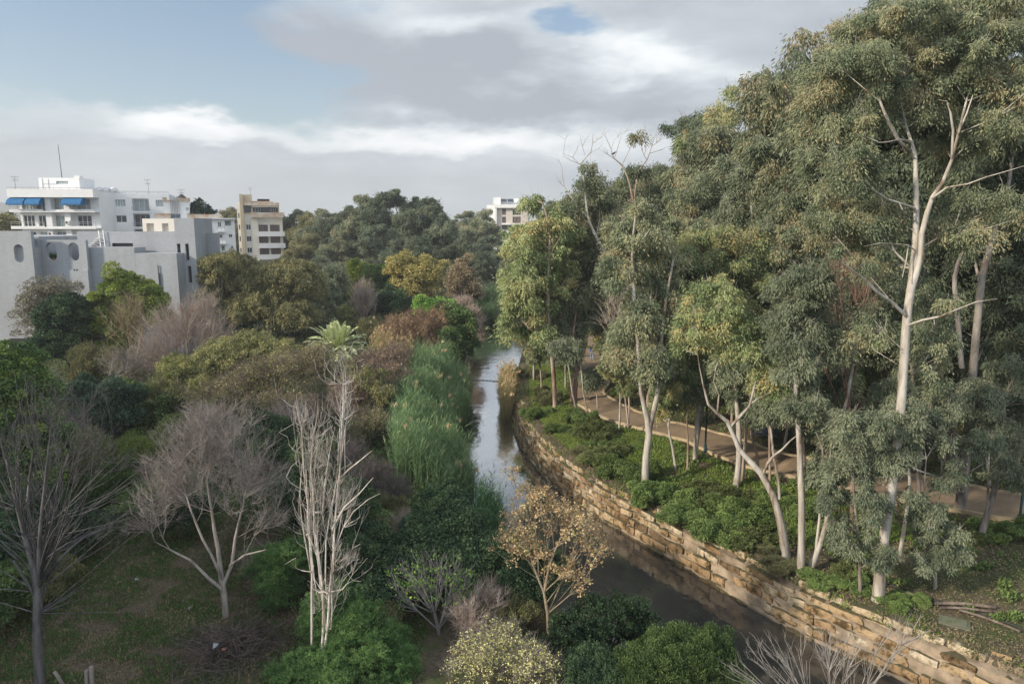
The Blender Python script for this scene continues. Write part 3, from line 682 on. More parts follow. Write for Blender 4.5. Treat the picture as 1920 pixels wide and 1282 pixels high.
# right wing, set back and turned
x1,y1,_=D(165,480,128); Wg=Bld('apartment_wing','white side wing of the awning block with small windows and two recessed balconies','apartment wing',x1,y1,math.radians(19))
zw=ZY(363,130); q=Q(); LW=13.9
flw=[zw-.95-2.05-st*k for k in range(5)]
ops=[]
for i,z in enumerate(flw):
    ops+=[(.7,2.2,z+.9,z+1.9 if i else z+1.55),(5.0,6.7,z+.7,z+1.95),(7.8,10.5,z-.15,z+2.2),(11.6,13.0,z+.7,z+1.95)]
wall_open(q,Wg.M@frame(0,.9,0,0),0,3.3,0,zw-.02,.3,ops); wall_open(q,Wg.M,3.3,LW,0,zw,.3,ops)
q.box((3.3,.3,0),(3.6,1.2,zw),Wg.M); q.box((LW-.3,.3,0),(LW,10,zw),Wg.M); q.box((3.6,9.7,0),(LW-.3,10,zw),Wg.M); q.box((0,1.2,0),(.3,10,zw-.02),Wg.M)
q.box((3.6,1.6,0),(LW-.3,1.8,zw-.3),Wg.M); q.box((.3,1.6,0),(3.298,1.8,zw-.3),Wg.M); q.box((.3,1.3,zw-.3),(LW-.3,9.7,zw-.1),Wg.M)
part(q,'wall',M_white,Wg.r,Wg.base)
for i,z in enumerate(flw[:4]):
    Wg.win(.7,2.2,z+.9,z+1.9 if i else z+1.55,.9,2 if not i else 1); Wg.win(5.0,6.7,z+.7,z+1.95,0,3 if not i else 1,M_curt if not i else M_glass); Wg.win(11.6,13.0,z+.7,z+1.95,0,3,M_curt if not i else M_glass)
    Wg.win(7.85,10.45,z-.1,z+2.15,.9,2,M_curt if i==0 else M_glass,dep=.5)
    Wg.box('balcony',M_white,((7.6,-.25,z-.4),(10.7,-.003,z-.1)),((7.81,.3,z-.3),(10.49,1.35,z-.16))); Wg.rail(7.65,10.65,-.2,z-.1,.8)
Wg.rail(3.4,LW,.1,zw,.45,n=6)
rt=thing('roof_tanks','row of white rounded water tanks on the roof between the two aerials','water tanks',(Wg.M@np.array([1,3,zw,1]))[:3])
for k in range(6):
    c=(Wg.M@np.array([-.9+1.15*k,1.4,zw+.62,1]))[:3]; ax=(Wg.M[:3,:3]@np.array([0,1,0])); q=Q(); q.tube([c-ax*.95,c-ax*.8,c+ax*.8,c+ax*.95],[.35,.55,.55,.35],10); q.box((-1.3+1.15*k,1.2,zw-.02),(-.5+1.15*k,1.9,zw+.2),Wg.M); q.build('tank',M_tank,rt,(Wg.M@np.array([1,3,zw,1]))[:3])
pt=(Wg.M@np.array([10.6,.6,zw,1]))[:3]; antenna(pt,2.6,'thin aerial at the right end of the white wing roof','yagi',(-.15,0))
# ---- B2 grey painted block building in front
def X_(px,Y): return XY(px,480,Y)
gx,gy=X_(30,76),76
G_=Bld('block_building','windowless grey painted block building with oval openings and stepped walls, at the left edge','hall building',gx,gy,0)
def stadium(cu,cz,hw,hh,n=10):
    a=[(cu+hw*math.cos(t),cz+(hh-hw)+hw*math.sin(t)) for t in np.linspace(0,math.pi,n)]; b_=[(cu+hw*math.cos(t),cz-(hh-hw)+hw*math.sin(t)) for t in np.linspace(math.pi,2*math.pi,n)]
    return a+b_
from mathutils.geometry import tessellate_polygon
def oval_wall(name,y,u0,u1,z0,z1,th,ovs,parent=None,mat=None):
    loops=[[(u0,z0),(u1,z0),(u1,z1),(u0,z1)]]+[stadium(*o) for o in ovs]; fl_=[p for l in loops for p in l]
    tr=tessellate_polygon([[Vector((p[0],p[1],0)) for p in l] for l in loops])
    n=len(fl_); V=[(gx+p[0],y,p[1]) for p in fl_]+[(gx+p[0],y+th,p[1]) for p in fl_]; Fc=[tuple(t) for t in tr]+[tuple(i+n for i in t[::-1]) for t in tr]
    k=0
    for l in loops:
        for i in range(len(l)): a,b_=k+i,k+(i+1)%len(l); Fc.append((a,b_,b_+n,a+n))
        k+=len(l)
    me=bpy.data.meshes.new(name); me.from_pydata([(v[0]-gx,v[1]-gy,v[2]) for v in V],[],Fc); me.materials.append(mat or M_block); me.update()
    o=bpy.data.objects.new(name,me); COL.objects.link(o); o.parent=parent; return o
def u_(px,Y): return X_(px,Y)-gx
# segment A: front slab with one oval
oval_wall('wall',76,u_(-260,76),u_(62,76),-.5,ZY(433,76),.45,[(u_(36,76),ZY(475,76),.50,.95)],G_.r)
q=Q(); q.box((u_(-260,76),.452,-.5),(u_(62,76)-.02,1.2,ZY(433,76)-.02-1.7),G_.M); q.box((u_(-260,76),1.2,-.5),(u_(62,76)-.02,16,ZY(433,76)-.6),G_.M)
q.box((u_(62,77.5),1.5+.45,-.5),(u_(163,77.5)-.02,5.2,ZY(505,77.5)),G_.M)
q.box((u_(62,79)+.3,4.9,-.5),(u_(163,79),5.2,ZY(490,79)),G_.M)
# segment C and D with setbacks
q.box((u_(163,78.2),2.2,-.5),(u_(253,78.2)-.02,4.6,ZY(464,78.2)),G_.M)
q.box((u_(253,77.8),1.8,-.5),(u_(331,77.8),4.6,ZY(475,77.8)),G_.M)
part(q,'stepped_wall',M_block,G_.r,G_.base)
oval_wall('wall',77.5,u_(64,77.5),u_(163,77.5),ZY(505,77.5),ZY(450,77.5),.45,[(u_(97,77.5),ZY(472,77.5),.56,.98),(u_(139,77.5),ZY(472,77.5),.56,.98)],G_.r)
q=Q(); q.box((u_(100,77.5),1.38,-.5),(u_(163,77.5),1.5,ZY(506,77.5)),G_.M); q.box((u_(64,77.5),1.5,-.5),(u_(163,77.5),1.94,ZY(505,77.5)-.003),G_.M)
part(q,'lower_wall',M_block,G_.r,G_.base)
yb=81
q=Q(); wall_open(q,G_.M@frame(0,yb-76,0,0),u_(148,yb),u_(334,yb),-.5,ZY(434,yb),.4,[(u_(212,yb),u_(251,yb),ZY(463,yb)+.02,ZY(459,yb)+.18)]); q.box((u_(150,yb),yb-76+.4,-.5),(u_(330,yb),yb-76+9,ZY(434,yb)-.8),G_.M)
part(q,'upper_wall',M_block,G_.r,G_.base)
G_.box('window_strip',M_dark,((u_(212,yb),yb-76+.2,ZY(463,yb)),(u_(251,yb),yb-76+.25,ZY(459,yb)+.2)))
# tower
yt=79.5; q=Q(); zt=ZY(409,yt); U0,U1=u_(332,yt),u_(368,yt)
sl=[(u_(333,yt),u_(339.5,yt),ZY(488,yt),ZY(457,yt)),(u_(348.5,yt),u_(355,yt),ZY(488,yt),ZY(457,yt)),(u_(335,yt),u_(341,yt),ZY(530,yt),ZY(499,yt)),(u_(350.5,yt),u_(357,yt),ZY(530,yt),ZY(499,yt)),(u_(337,yt),u_(341.5,yt),ZY(570,yt),ZY(541,yt))]
U0=u_(331,yt)
wall_open(q,G_.M@frame(0,yt-76,0,0),U0,U1,-.5,zt,.5,sl); q.box((U1-.4,yt-76+.5,-.5),(U1,yt-76+4.8,zt),G_.M); q.box((U0,yt-76+.5,-.5),(U0+.3,yt-76+4.8,zt),G_.M); q.box((U0+.3,yt-76+4.4,-.5),(U1-.4,yt-76+4.8,zt-.01),G_.M); q.box((U0+.3,yt-76+.5,zt-.3),(U1-.4,yt-76+4.4,zt-.1),G_.M)
part(q,'stair_tower',M_block,G_.r,G_.base)
for a in sl: G_.box('slit_window',M_dark,((a[0],yt-76+.3,a[2]),(a[1],yt-76+.35,a[3])))
q=Q(); yc=84.3; zc=ZY(410,yc); wall_open(q,G_.M@frame(0,yc-76,0,0),u_(272,yc),u_(334,yc),6,zc,.5,[(u_(279,yc),u_(293,yc),ZY(440,yc),ZY(419,yc)),(u_(308,yc),u_(320,yc),ZY(440,yc),ZY(419,yc))]); q.box((u_(272,yc),yc-76+.5,6),(u_(334,yc),yc-76+.7,zc-.05),G_.M)
part(q,'roof_room',simple('render_pale',(.72,.68,.62),(.64,.60,.54),.5,.8),G_.r,G_.base)
# right low annexe of the tower
q=Q(); q.box((U1,yt-76+3.0,-.5),(u_(410,yt+3),yt-76+3.6,ZY(437,yt+3)),G_.M); part(q,'annexe',M_block,G_.r,G_.base)
# roof ladder
q=Q(); yl=77.6; a=u_(184,yl+2.5)
for dx in (0,.5): q.tube([(gx+a+dx,yl+3.2,ZY(464,yl+3)),(gx+a+dx-.1,yl+3.2,ZY(432,yl+3))],.05,6)
for k in range(6): zz=ZY(464,yl+3)+.3*k; q.tube([(gx+a,yl+3.2,zz),(gx+a+.5,yl+3.2,zz)],.03,4)
for k in range(5): zz=ZY(464,yl+3)+.25*k; q.box((a-1.6+.3*k,yl+3.0-76,zz),(a-1.2+.3*k,yl+3.3-76,zz+.05),G_.M)
part(q,'roof_ladder',M_white,G_.r,G_.base)
for px_,py_ in ((76,519),(144,506),(139,506)):
    q=Q(); c=D(px_,py_,77.35 if px_>100 else 77.5-1.55+1.5); q.tube([c,c+[0,.06,0]],.09,8) if px_>100 else q.tube([c,c+[0,.2,0]],.14,8); part(q,'wall_vent',M_dark,G_.r,G_.base)
q=Q(); c=D(40,653,75.9); q.box((c[0]-gx-1.0,-.35,-.2),(c[0]-gx+1.0,-.003,2.1),G_.M); part(q,'service_door',M_dark,G_.r,G_.base)
MPG=simple('pipe_grey',(.25,.26,.28),None)
for px_,za,zb_,Yv in ((234,523,590,78.1),(296,497,590,77.7),(299,512,590,77.7)): q=Q(); c=D(px_,za,Yv); q.tube([c,(c[0],c[1],ZY(zb_,Yv))],.05,6); part(q,'drain_pipe',MPG,G_.r,G_.base)
q=Q(); c=D(262,474,80.9); q.box((c[0]-gx-.4,4.3,c[2]-.1),(c[0]-gx-.1,4.6,c[2]+.15),G_.M); part(q,'flood_light',M_white,G_.r,G_.base)
q=Q(); c=D(268,474,80.9); q.box((c[0]-gx,4.3,c[2]-.1),(c[0]-gx+.2,4.6,c[2]+.12),G_.M); part(q,'lamp_box',M_dark,G_.r,G_.base)
# potted palm inside an oval
pp=D(99,481,78.6); pot=thing('potted_palm','small palm in a terracotta pot inside the middle oval opening','potted plant',(pp[0],79.0,ZY(505,77.5)))
q=Q(); b0=np.array([pp[0],78.6,ZY(505,77.5)]); 
q.tube([b0,b0+[0,0,.45],b0+[0,0,1.15]],[.2,.26,.34],10); q.build('pot',M_terra,pot,(pp[0],79.0,b0[2]))
q=Q(); rg=np.random.default_rng(3); n=160; d=rdir(rg,n); d[:,2]=abs(d[:,2])*.5; q.leaves(np.repeat([b0+[0,0,1.2]],n,0),d,rg.normal(size=(n,3)),.85,.09,0,rg.random(n)); q.build('fronds',leafmat('palmpot',[(.03,.06,.02),(.07,.11,.04)]),pot,(pp[0],79.0,b0[2]))
# ---- B3 white block with cluttered roof room
x3,y3,_=D(338,480,120); k3_=0;B3=Bld('old_apartment_block','old white apartment block with a stained roof room crowded with pipes and aerials','apartment block',x3,y3,math.radians(24))
k3=120/F/1.10; z3=ZY(411,120); q=Q()
def U3(px): return (px-338)*k3
ops=[(U3(413),U3(420),ZY(426,120),ZY(416,120)),(U3(427),U3(439),ZY(423,120),ZY(413.5,120)),(U3(415),U3(421),ZY(447,120),ZY(440,120)),(U3(433),U3(440),ZY(446.5,120),ZY(439.5,120)),(U3(417),U3(424),ZY(471,120),ZY(462,120)),(U3(436),U3(441),ZY(471,120),ZY(462,120))]
wall_open(q,B3.M,U3(392),U3(446),0,z3,.3,ops); q.box((U3(300),.02,0),(U3(392),.3,z3-.003),B3.M); q.box((U3(300),.3,0),(U3(446)-.02,10,z3-.25),B3.M) if False else None
q.box((U3(446)-.3,.3,0),(U3(446),10,z3),B3.M); q.box((U3(300),9.7,0),(U3(446)-.3,10,z3),B3.M); q.box((U3(300),.3,z3-.3),(U3(446)-.3,9.7,z3-.1),B3.M); q.box((U3(392),1.2,0),(U3(446)-.3,1.3,z3-.3),B3.M)
part(q,'wall',M_white,B3.r,B3.base)
for o_ in ops[:1]+ops[2:]: B3.win(o_[0],o_[1],o_[2],o_[3],0,1)
B3.box('roof_slab',M_white,((U3(392),-.5,z3+.003),(U3(446)+.1,-.0,z3+.22)),((U3(300),.0,z3+.003),(U3(446)+.1,10,z3+.2)))
B3.box('roof_parapet',M_stain,((U3(296),.6,z3+.2),(U3(330),.85,z3+.95)),((U3(358),.6,z3+.2),(U3(421),.85,z3+.85)))
for px_,pz in ((411,433),(412,456)): B3.box('balcony',M_white,((U3(px_),-.9,ZY(pz,120)-.25),(U3(px_+15),-.003,ZY(pz,120)))); B3.rail(U3(px_),U3(px_+15),-.85,ZY(pz,120),.85)
q=Q(); zr3=ZY(378,122); wall_open(q,B3.M@frame(0,3,0,0),U3(313),U3(362),z3,zr3,.3,[(U3(355),U3(360),ZY(394,122),ZY(389,122))]); q.box((U3(313),3.3,z3+.2),(U3(362),7,zr3-.1),B3.M); part(q,'roof_room',M_white,B3.r,B3.base)
B3.box('roof_room_parapet',M_stain,((U3(312),2.9,zr3),(U3(320),3.2,zr3+.7)),((U3(335),2.9,zr3),(U3(364),3.2,zr3+.65)),((U3(320),2.9,zr3),(U3(335),3.1,zr3+.25)))
q=Q()
for px_,zt_ in ((326,372),(329,371),(332,374),(335,371),(338,368),(341,373)): q.box((U3(px_),2.6,z3+.2),(U3(px_)+.12,2.72,ZY(zt_,122)),B3.M)
part(q,'roof_pipes',M_rail,B3.r,B3.base)
sp_=thing('solar_heater','pair of dark solar panels tilted on the old white roof below the pipes','solar panel',(B3.M@np.array([U3(328),.0,z3+.2,1]))[:3])
for px_ in (326,335):
    q=Q(); a=U3(px_); q.quads(np.array([(a,-.35,z3+.25),(a+.7,-.35,z3+.25),(a+.75,.5,z3+.85),(a+.05,.5,z3+.85),(a,-.35,z3+.2),(a+.7,-.35,z3+.2),(a+.75,.5,z3+.8),(a+.05,.5,z3+.8)])@B3.M[:3,:3].T+B3.M[:3,3],[(0,1,2,3),(7,6,5,4),(0,4,5,1),(1,5,6,2),(2,6,7,3),(3,7,4,0)]); q.build('panel',M_solar,sp_,(B3.M@np.array([U3(328),.0,z3+.2,1]))[:3])
pt=(B3.M@np.array([U3(348),4,zr3+.1,1]))[:3]; antenna(pt,2.0,'branching aerial on the stained roof room of the old white block','yagi')
pt=(B3.M@np.array([U3(390),3,z3+.2,1]))[:3]; antenna(pt,2.9,'pale thin pole aerial right of the roof conifer on the old white block','pale')
tk=thing('roof_water_tank','dark round water tank on top of the stained roof room','water tank',(B3.M@np.array([U3(348),5,zr3,1]))[:3]); q=Q(); c=np.array(tk.location); q.tube([c,c+[0,0,.8],c+[0,0,1.15]],[.75,.75,.35],12); q.build('tank',simple('tank_dark',(.06,.065,.06),None),tk,c); q=Q(); q.tube([c+[0,0,1.15],c+[0,0,1.3]],[.3,.28],10); q.build('lid',M_dark,tk,c)
# ---- B4 beige tower
x4,y4,_=D(455,480,183); B4=Bld('beige_apartment_tower','beige and white apartment tower with a stained balcony, right of the white blocks','apartment tower',x4,y4,math.radians(21))
k4=183/F/1.07; U4=lambda px:(px-455)*k4; Z4=lambda py:ZY(py,183); z4=Z4(382); q=Q()
ops=[]; sty=(478,456.5,434.5,411)
for s_ in sty[:3]: 
    ops+=[(U4(488),U4(505.5),Z4(s_-.5),Z4(s_-13)),(U4(509.5),U4(528),Z4(s_-.5),Z4(s_-13)),(U4(464.5),U4(473.5),Z4(s_-3.5),Z4(s_-13.5))]
q2=Q(); wall_open(q,B4.M,U4(461.5),U4(534),0,Z4(404),.3,ops); q.box((U4(534)-.3,.3,0),(U4(534),8,Z4(404)),B4.M); q.box((U4(461),.3,0),(U4(461)+.3,8,Z4(404)),B4.M); q.box((U4(461)+.3,7.7,0),(U4(534)-.3,8,z4-.1),B4.M); q.box((U4(461)+.3,1.2,0),(U4(534)-.3,1.4,Z4(404)),B4.M); q.box((U4(461)+.3,.3,Z4(404)-.1),(U4(534)-.3,8,Z4(404)+.1),B4.M)
part(q,'wall',M_cream,B4.r,B4.base)
B4.box('stair_shaft',M_beige,((U4(455),-.5,0),(U4(461.3),8,Z4(364))),((U4(461.3),2.,Z4(400)),(U4(479),8,Z4(364))))
B4.box('corner_pier',M_cream,((U4(475),-.4,0),(U4(487),-.003,Z4(407))))
q=Q(); wall_open(q,B4.M@frame(0,1.5,0,0),U4(449.5),U4(454.5),0,Z4(380),.3,[(U4(451),U4(454),Z4(s_-3),Z4(s_-13)) for s_ in (478,456,434,412)]); q.box((U4(449.5),1.8,0),(U4(454.8),7,Z4(381)),B4.M) if False else None; part(q,'side_wall',M_white,B4.r,B4.base)
for s_ in (478,456,434,412): B4.win(U4(451),U4(454),Z4(s_-3),Z4(s_-13),1.5,0,dep=.12)
for s_ in sty[:3]:
    B4.win(U4(488),U4(505.5),Z4(s_-.5),Z4(s_-13),0,2,M_blind,dep=.3,fr=M_dark); B4.win(U4(509.5),U4(528),Z4(s_-.5),Z4(s_-13),0,2,M_blind,dep=.3,fr=M_dark); B4.win(U4(464.5),U4(473.5),Z4(s_-3.5),Z4(s_-13.5),0,1)
    B4.box('balcony',M_white,((U4(486.9),-1.4,Z4(s_+9)),(U4(537),-1.25,Z4(s_))),((U4(486.9),-1.25,Z4(s_+9)),(U4(537),-.003,Z4(s_+8))),((U4(536),-1.25,Z4(s_+8)),(U4(537),-.003,Z4(s_))))
B4.box('stained_balcony',M_stain,((U4(474),-1.5,Z4(407.5)),(U4(536.5),-1.3,Z4(398.5))),((U4(474),-1.3,Z4(407.5)),(U4(536.5),-.45,Z4(406))),((U4(535.5),-1.3,Z4(406)),(U4(536.5),-.45,Z4(398.5))))
q=Q(); wall_open(q,B4.M@frame(0,.4,0,0),U4(461.5),U4(529),Z4(404)+.1,Z4(385),.25,[(U4(463),U4(476),Z4(399),Z4(386.5)),(U4(479),U4(527),Z4(398),Z4(388.5))]); part(q,'top_wall',M_beige,B4.r,B4.base)
B4.win(U4(463),U4(476),Z4(399),Z4(386.5),.4,2,fr=M_dark); B4.win(U4(479),U4(494),Z4(398),Z4(388.5),.4,2,fr=M_rail); B4.win(U4(494.3),U4(513),Z4(398),Z4(388.5),.4,0,fr=M_dark); B4.win(U4(513.3),U4(527),Z4(398),Z4(388.5),.4,2,fr=M_rail)
B4.box('roof_slab',M_stain,((U4(462),-.6,Z4(385)),(U4(529),8,Z4(379.5))),((U4(466),1.5,Z4(379.5)),(U4(519),8,Z4(376.5))))
B4.box('awning',M_cream,((U4(478),-1.1,Z4(387.5)),(U4(527),-.603,Z4(386.3))))
q=Q(); 
for k,px_ in enumerate((492,498,503,508)): c=(B4.M@np.array([U4(px_),3,Z4(376.5)+.3,1]))[:3]; q.tube([c-[.3,0,0],c+[.5,0,0]],.33,8,tint=.5)
q.build('tank_row',M_dark,B4.r,B4.base)
pt=(B4.M@np.array([U4(477),4,Z4(364),1]))[:3]; antenna(pt,1.9,'short aerial on top of the beige tower','yagi')
# ---- B5 modern white tower
x5,y5,_=D(945,450,275); B5=Bld('modern_white_tower','modern white apartment tower with tilted solar panels, seen above the river trees','apartment tower',x5,y5,math.radians(-3))
k5=275/F; U5=lambda px:(px-945)*k5; Z5=lambda py:ZY(py,275); q=Q(); ops=[]
for a,b_ in ((403,391.5),(418,406.5)): ops+=[(U5(941.5),U5(949),Z5(a),Z5(b_)),(U5(961),U5(976),Z5(a),Z5(b_))]
ops+=[(U5(957),U5(972),Z5(448),Z5(436)),(U5(957),U5(972),Z5(470),Z5(458))]
wall_open(q,B5.M,U5(932),U5(990),0,Z5(390),.3,ops); q.box((U5(932),.3,0),(U5(932)+.3,14,Z5(390)),B5.M); q.box((U5(990)-.3,.3,0),(U5(990),14,Z5(390)),B5.M); q.box((U5(932)+.3,13.7,0),(U5(990)-.3,14,Z5(390)),B5.M); q.box((U5(932)+.3,1.5,0),(U5(990)-.3,1.6,Z5(390)),B5.M)
part(q,'wall',simple('render_warm',(.60,.55,.50),(.55,.50,.45),.4,.8),B5.r,B5.base)
for o_ in ops: B5.win(*o_,0,1,M_blind if o_[0]<0 or o_[2]<Z5(410) and o_[2]>Z5(425) else M_glass,fr=M_dark)
B5.box('white_fin',M_white,((U5(928),-1.0,0),(U5(931.9),6,Z5(390))),((U5(928),-1.2,Z5(390)),(U5(996),14,Z5(383.5))),((U5(941),-1.0,Z5(421.5)),(U5(985),-.003,Z5(419.5))),((U5(912),3,0),(U5(927.9),14,Z5(384))),((U5(941),-1.4,Z5(437)),(U5(985),-1.2,Z5(431))),((U5(953),-1.5,0),(U5(957),-.003,Z5(437.1))))
B5.box('dark_gallery',M_dark,((U5(941),-.3,Z5(431)),(U5(985),-.003,Z5(421.6))))
B5.box('roof_room',M_white,((U5(924.5),2,Z5(383.5)+.003),(U5(938.5),8,Z5(369.5))),((U5(962),5,Z5(383.5)+.003),(U5(971),8,Z5(371))),((U5(938.6),3,Z5(383.5)+.003),(U5(966),8,Z5(379))))
for px_ in (939.5,952):
    q=Q(); a=U5(px_); q.quads(np.array([(a,1.5,Z5(378)),(a+2.3,1.5,Z5(378)),(a+1.9,3.4,Z5(372.5)),(a-.4,3.4,Z5(372.5))])@B5.M[:3,:3].T+B5.M[:3,3],[(0,1,2,3)]); q.quads(np.array([(a,1.56,Z5(378)-.1),(a+2.3,1.56,Z5(378)-.1),(a+1.9,3.46,Z5(372.5)-.1),(a-.4,3.46,Z5(372.5)-.1)])@B5.M[:3,:3].T+B5.M[:3,3],[(0,1,2,3)]); part(q,'solar_panel',M_solar,B5.r,B5.base)
B5.rail(U5(971),U5(996),-1.1,Z5(383.5),.9)
# house fragments among trees right of B4 and behind the palm are hidden by foliage

# ---- unseen block, added beyond the left edge to shade the clearing
NB=Bld('unseen_shade_block','pale five-storey block, unseen, added beyond the left edge to shade the clearing','apartment block',-62,-12,0)
q=Q(); ops=[(1.2+3.2*k,2.6+3.2*k,.9+3.0*j,2.3+3.0*j) for k in range(14) for j in range(5)]
M9=NB.M@frame(27,0,0,math.pi/2)@np.diag([1,-1,1,1.])
wall_open(q,NB.M@frame(27,0,0,math.pi/2),0,46,-.5,15.5,.3,ops); q.box((0,0,-.5),(26.69,.3,15.5),NB.M); q.box((0,45.7,-.5),(26.69,46,15.5),NB.M); q.box((0,.31,-.5),(.3,45.69,15.5),NB.M); q.box((.31,.31,15.1),(26.6,45.69,15.3),NB.M); q.box((26.2,.4,-.5),(26.4,45.6,15.05),NB.M)
part(q,'wall',M_cream,NB.r,NB.base)
for a_,b_,c_,d_ in ops[::1]:
    q=Q(); q.box((26.75,a_+.02,c_+.02),(26.8,b_-.02,d_-.02),NB.M); part(q,'window',M_glass,NB.r,NB.base)
# ================================================================ plants: materials
LE=leafmat('euc_olive',[(.050,.066,.042),(.080,.098,.060),(.115,.130,.078),(.165,.175,.105),(.20,.155,.09)])
LE2=leafmat('euc_grey',[(.062,.078,.050),(.093,.112,.072),(.128,.147,.096),(.18,.195,.125)])
LE3=leafmat('euc_light',[(.060,.085,.042),(.105,.135,.060),(.155,.185,.085),(.22,.24,.115),(.27,.19,.09)])
LE4=leafmat('euc_deep',[(.040,.054,.038),(.060,.078,.050),(.085,.104,.064),(.12,.135,.08)])
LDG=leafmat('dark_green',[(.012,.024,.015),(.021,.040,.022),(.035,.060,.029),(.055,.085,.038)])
LMG=leafmat('mid_green',[(.030,.050,.020),(.048,.078,.028),(.072,.110,.038),(.11,.15,.055)])
LBG=leafmat('bright_green',[(.035,.080,.018),(.065,.13,.025),(.11,.19,.04),(.18,.25,.06)])
LLIME=leafmat('lime',[(.05,.075,.016),(.085,.12,.024),(.13,.165,.034),(.19,.21,.055)])
LOL=leafmat('olive_brown',[(.065,.068,.034),(.105,.104,.048),(.15,.142,.066),(.20,.18,.085)])
LYEL=leafmat('yellow',[(.12,.115,.045),(.18,.165,.065),(.25,.22,.085),(.31,.26,.11)])
LYG=leafmat('yellow_green',[(.070,.078,.034),(.108,.113,.048),(.15,.148,.062),(.20,.185,.08)])
LORG=leafmat('autumn_pink',[(.15,.10,.055),(.22,.155,.085),(.28,.21,.12),(.20,.20,.08)])
LBR=leafmat('rust',[(.10,.07,.05),(.15,.11,.075),(.20,.145,.10),(.25,.19,.13)])
LTW=leafmat('dry_twig',[(.12,.09,.075),(.19,.145,.12),(.26,.20,.17),(.31,.25,.21)],.1)
BW=barkmat('euc_white',(.18,.13,.095),(.37,.335,.29),(.53,.505,.46),1.3)
BG=barkmat('euc_grey',(.12,.095,.08),(.22,.19,.165),(.33,.30,.27),2.0)
BT=barkmat('euc_tan',(.17,.11,.08),(.30,.22,.17),(.42,.35,.28),1.8)
BPK=barkmat('twig_pink',(.32,.25,.215),(.43,.35,.305),(.52,.44,.39),3)
BGR=barkmat('twig_grey',(.15,.135,.125),(.23,.205,.19),(.31,.28,.26),3)
BSL=barkmat('dead_silver',(.30,.26,.22),(.46,.42,.38),(.60,.56,.52),3)
BDK=barkmat('dark_brown',(.035,.028,.022),(.06,.048,.04),(.09,.075,.06),3)
BRD=barkmat('reddish',(.16,.095,.075),(.25,.16,.125),(.33,.23,.19),3)
GE='eucalyptus trees along the riverside path'
def slim(tr,k=.8): return [[(a[0],a[1],a[2],a[3]*k) for a in t] for t in tr]
def base_of(t): x,y=t[0][0],t[0][1]; return (x,y,gz(x,y)-.15)
def euc(label,trunks,ells,nc,cr,nl,L,W,lm,bm,seed,R0=.22,**k):
    trunks=slim(trunks); b=base_of(trunks[0]); t0=trunks[0]; trunks=[[(t0[0][0],t0[0][1],b[2],t0[0][3]*1.35),(t0[0][0]*.97+t0[1][0]*.03,t0[0][1],b[2]+.35,t0[0][3]*1.05)]+t0[1:]]+trunks[1:]
    k.setdefault('group',GE)
    bk_=k.pop('back',.55); ells=[(e[0],e[1]+e[4]*bk_,e[2]+.0,*e[3:]) for e in ells]
    return tree('eucalyptus_tree',label,'tree',b,trunks,ells,nc,cr,nl,L,W,'euc',lm,bm,seed=seed,R0=R0,**k)
# R1 slender tree at the bend
euc('slender tan-trunked eucalyptus at the river bend, its left branch reaching over the water',
 [TP((1041,760,55,.24),(1038,700,55,.22),(1032,640,55,.19),(1028,570,55,.17),(1029,500,55,.14),(1031,440,55,.11),(1022,395,55,.07),(1012,372,55,.04)),
  TP((1034,665,55,.15),(1012,632,54.5,.12),(990,612,54,.09),(975,596,54,.05)),TP((1029,555,55,.13),(1005,520,55,.10),(985,490,55,.08),(962,455,55,.05)),TP((1030,480,55,.09),(1045,455,55,.07),(1056,430,55,.05))],
 [EL(1012,400,34,36,55,2.2),EL(985,460,34,42,54.5,2.2),EL(1045,440,38,45,56,2.2),EL(990,530,42,46,54,2.4),EL(1045,540,40,60,56,2.4),EL(975,600,34,42,53.5,2.2),EL(1000,640,40,35,54,2.2),EL(1040,640,36,50,57,2.),EL(958,560,16,40,54,1.2)],
 105,1.05,420,.30,.085,LE3,BT,1,R0=.22)
# small white dead stub left of it
euc('small eucalyptus with a thin white stem between the river bend and the tall tan trunk',
 [TP((1001,686,66,.14),(1001,665,66,.12),(1000,650,66,.08),(1003,630,66,.04))],[EL(1000,625,26,22,66,1.6),EL(1015,665,22,26,67,1.5),EL(985,635,16,18,66,1.2)],22,.9,300,.32,.09,LE3,BW,2)
euc('eucalyptus with a twisted red-brown trunk just left of the path bend',
 [TP((1076,757,56,.33),(1078,725,56,.28),(1082,700,56,.24),(1078,685,56,.2),(1074,640,56,.14),(1078,600,57,.1),(1085,560,58,.06))],
 [EL(1070,640,28,46,57,1.8),EL(1072,580,40,50,58,2.4),EL(1085,520,36,44,59,2.4),EL(1058,660,26,40,56,1.6)],75,1.05,400,.30,.085,LE2,BRD,3)
for (lb,a,sd) in (('very thin pale eucalyptus stem standing before the left edge of the path',((1082,789,52,.09),(1074,740,52,.08),(1068,700,52,.07),(1062,660,52,.05)),4),
                 ('very thin white eucalyptus stem just right of the thin pale one by the path',((1101,788,52,.09),(1094,735,52,.08),(1090,695,52,.07),(1084,660,52,.04)),5),
                 ('thin eucalyptus sapling with a sparse grey tuft over the path bend',((1120,772,53.5,.07),(1119,740,53.5,.05),(1116,712,53.5,.03)),6)):
    x,y=a[-1][0],a[-1][1]; euc(lb,[TP(*a)],[EL(x-10,y+2,15,22,a[0][2],.8)],14 if sd<6 else 16,.75,260,.28,.075,LE2,BW,sd,R0=.07)
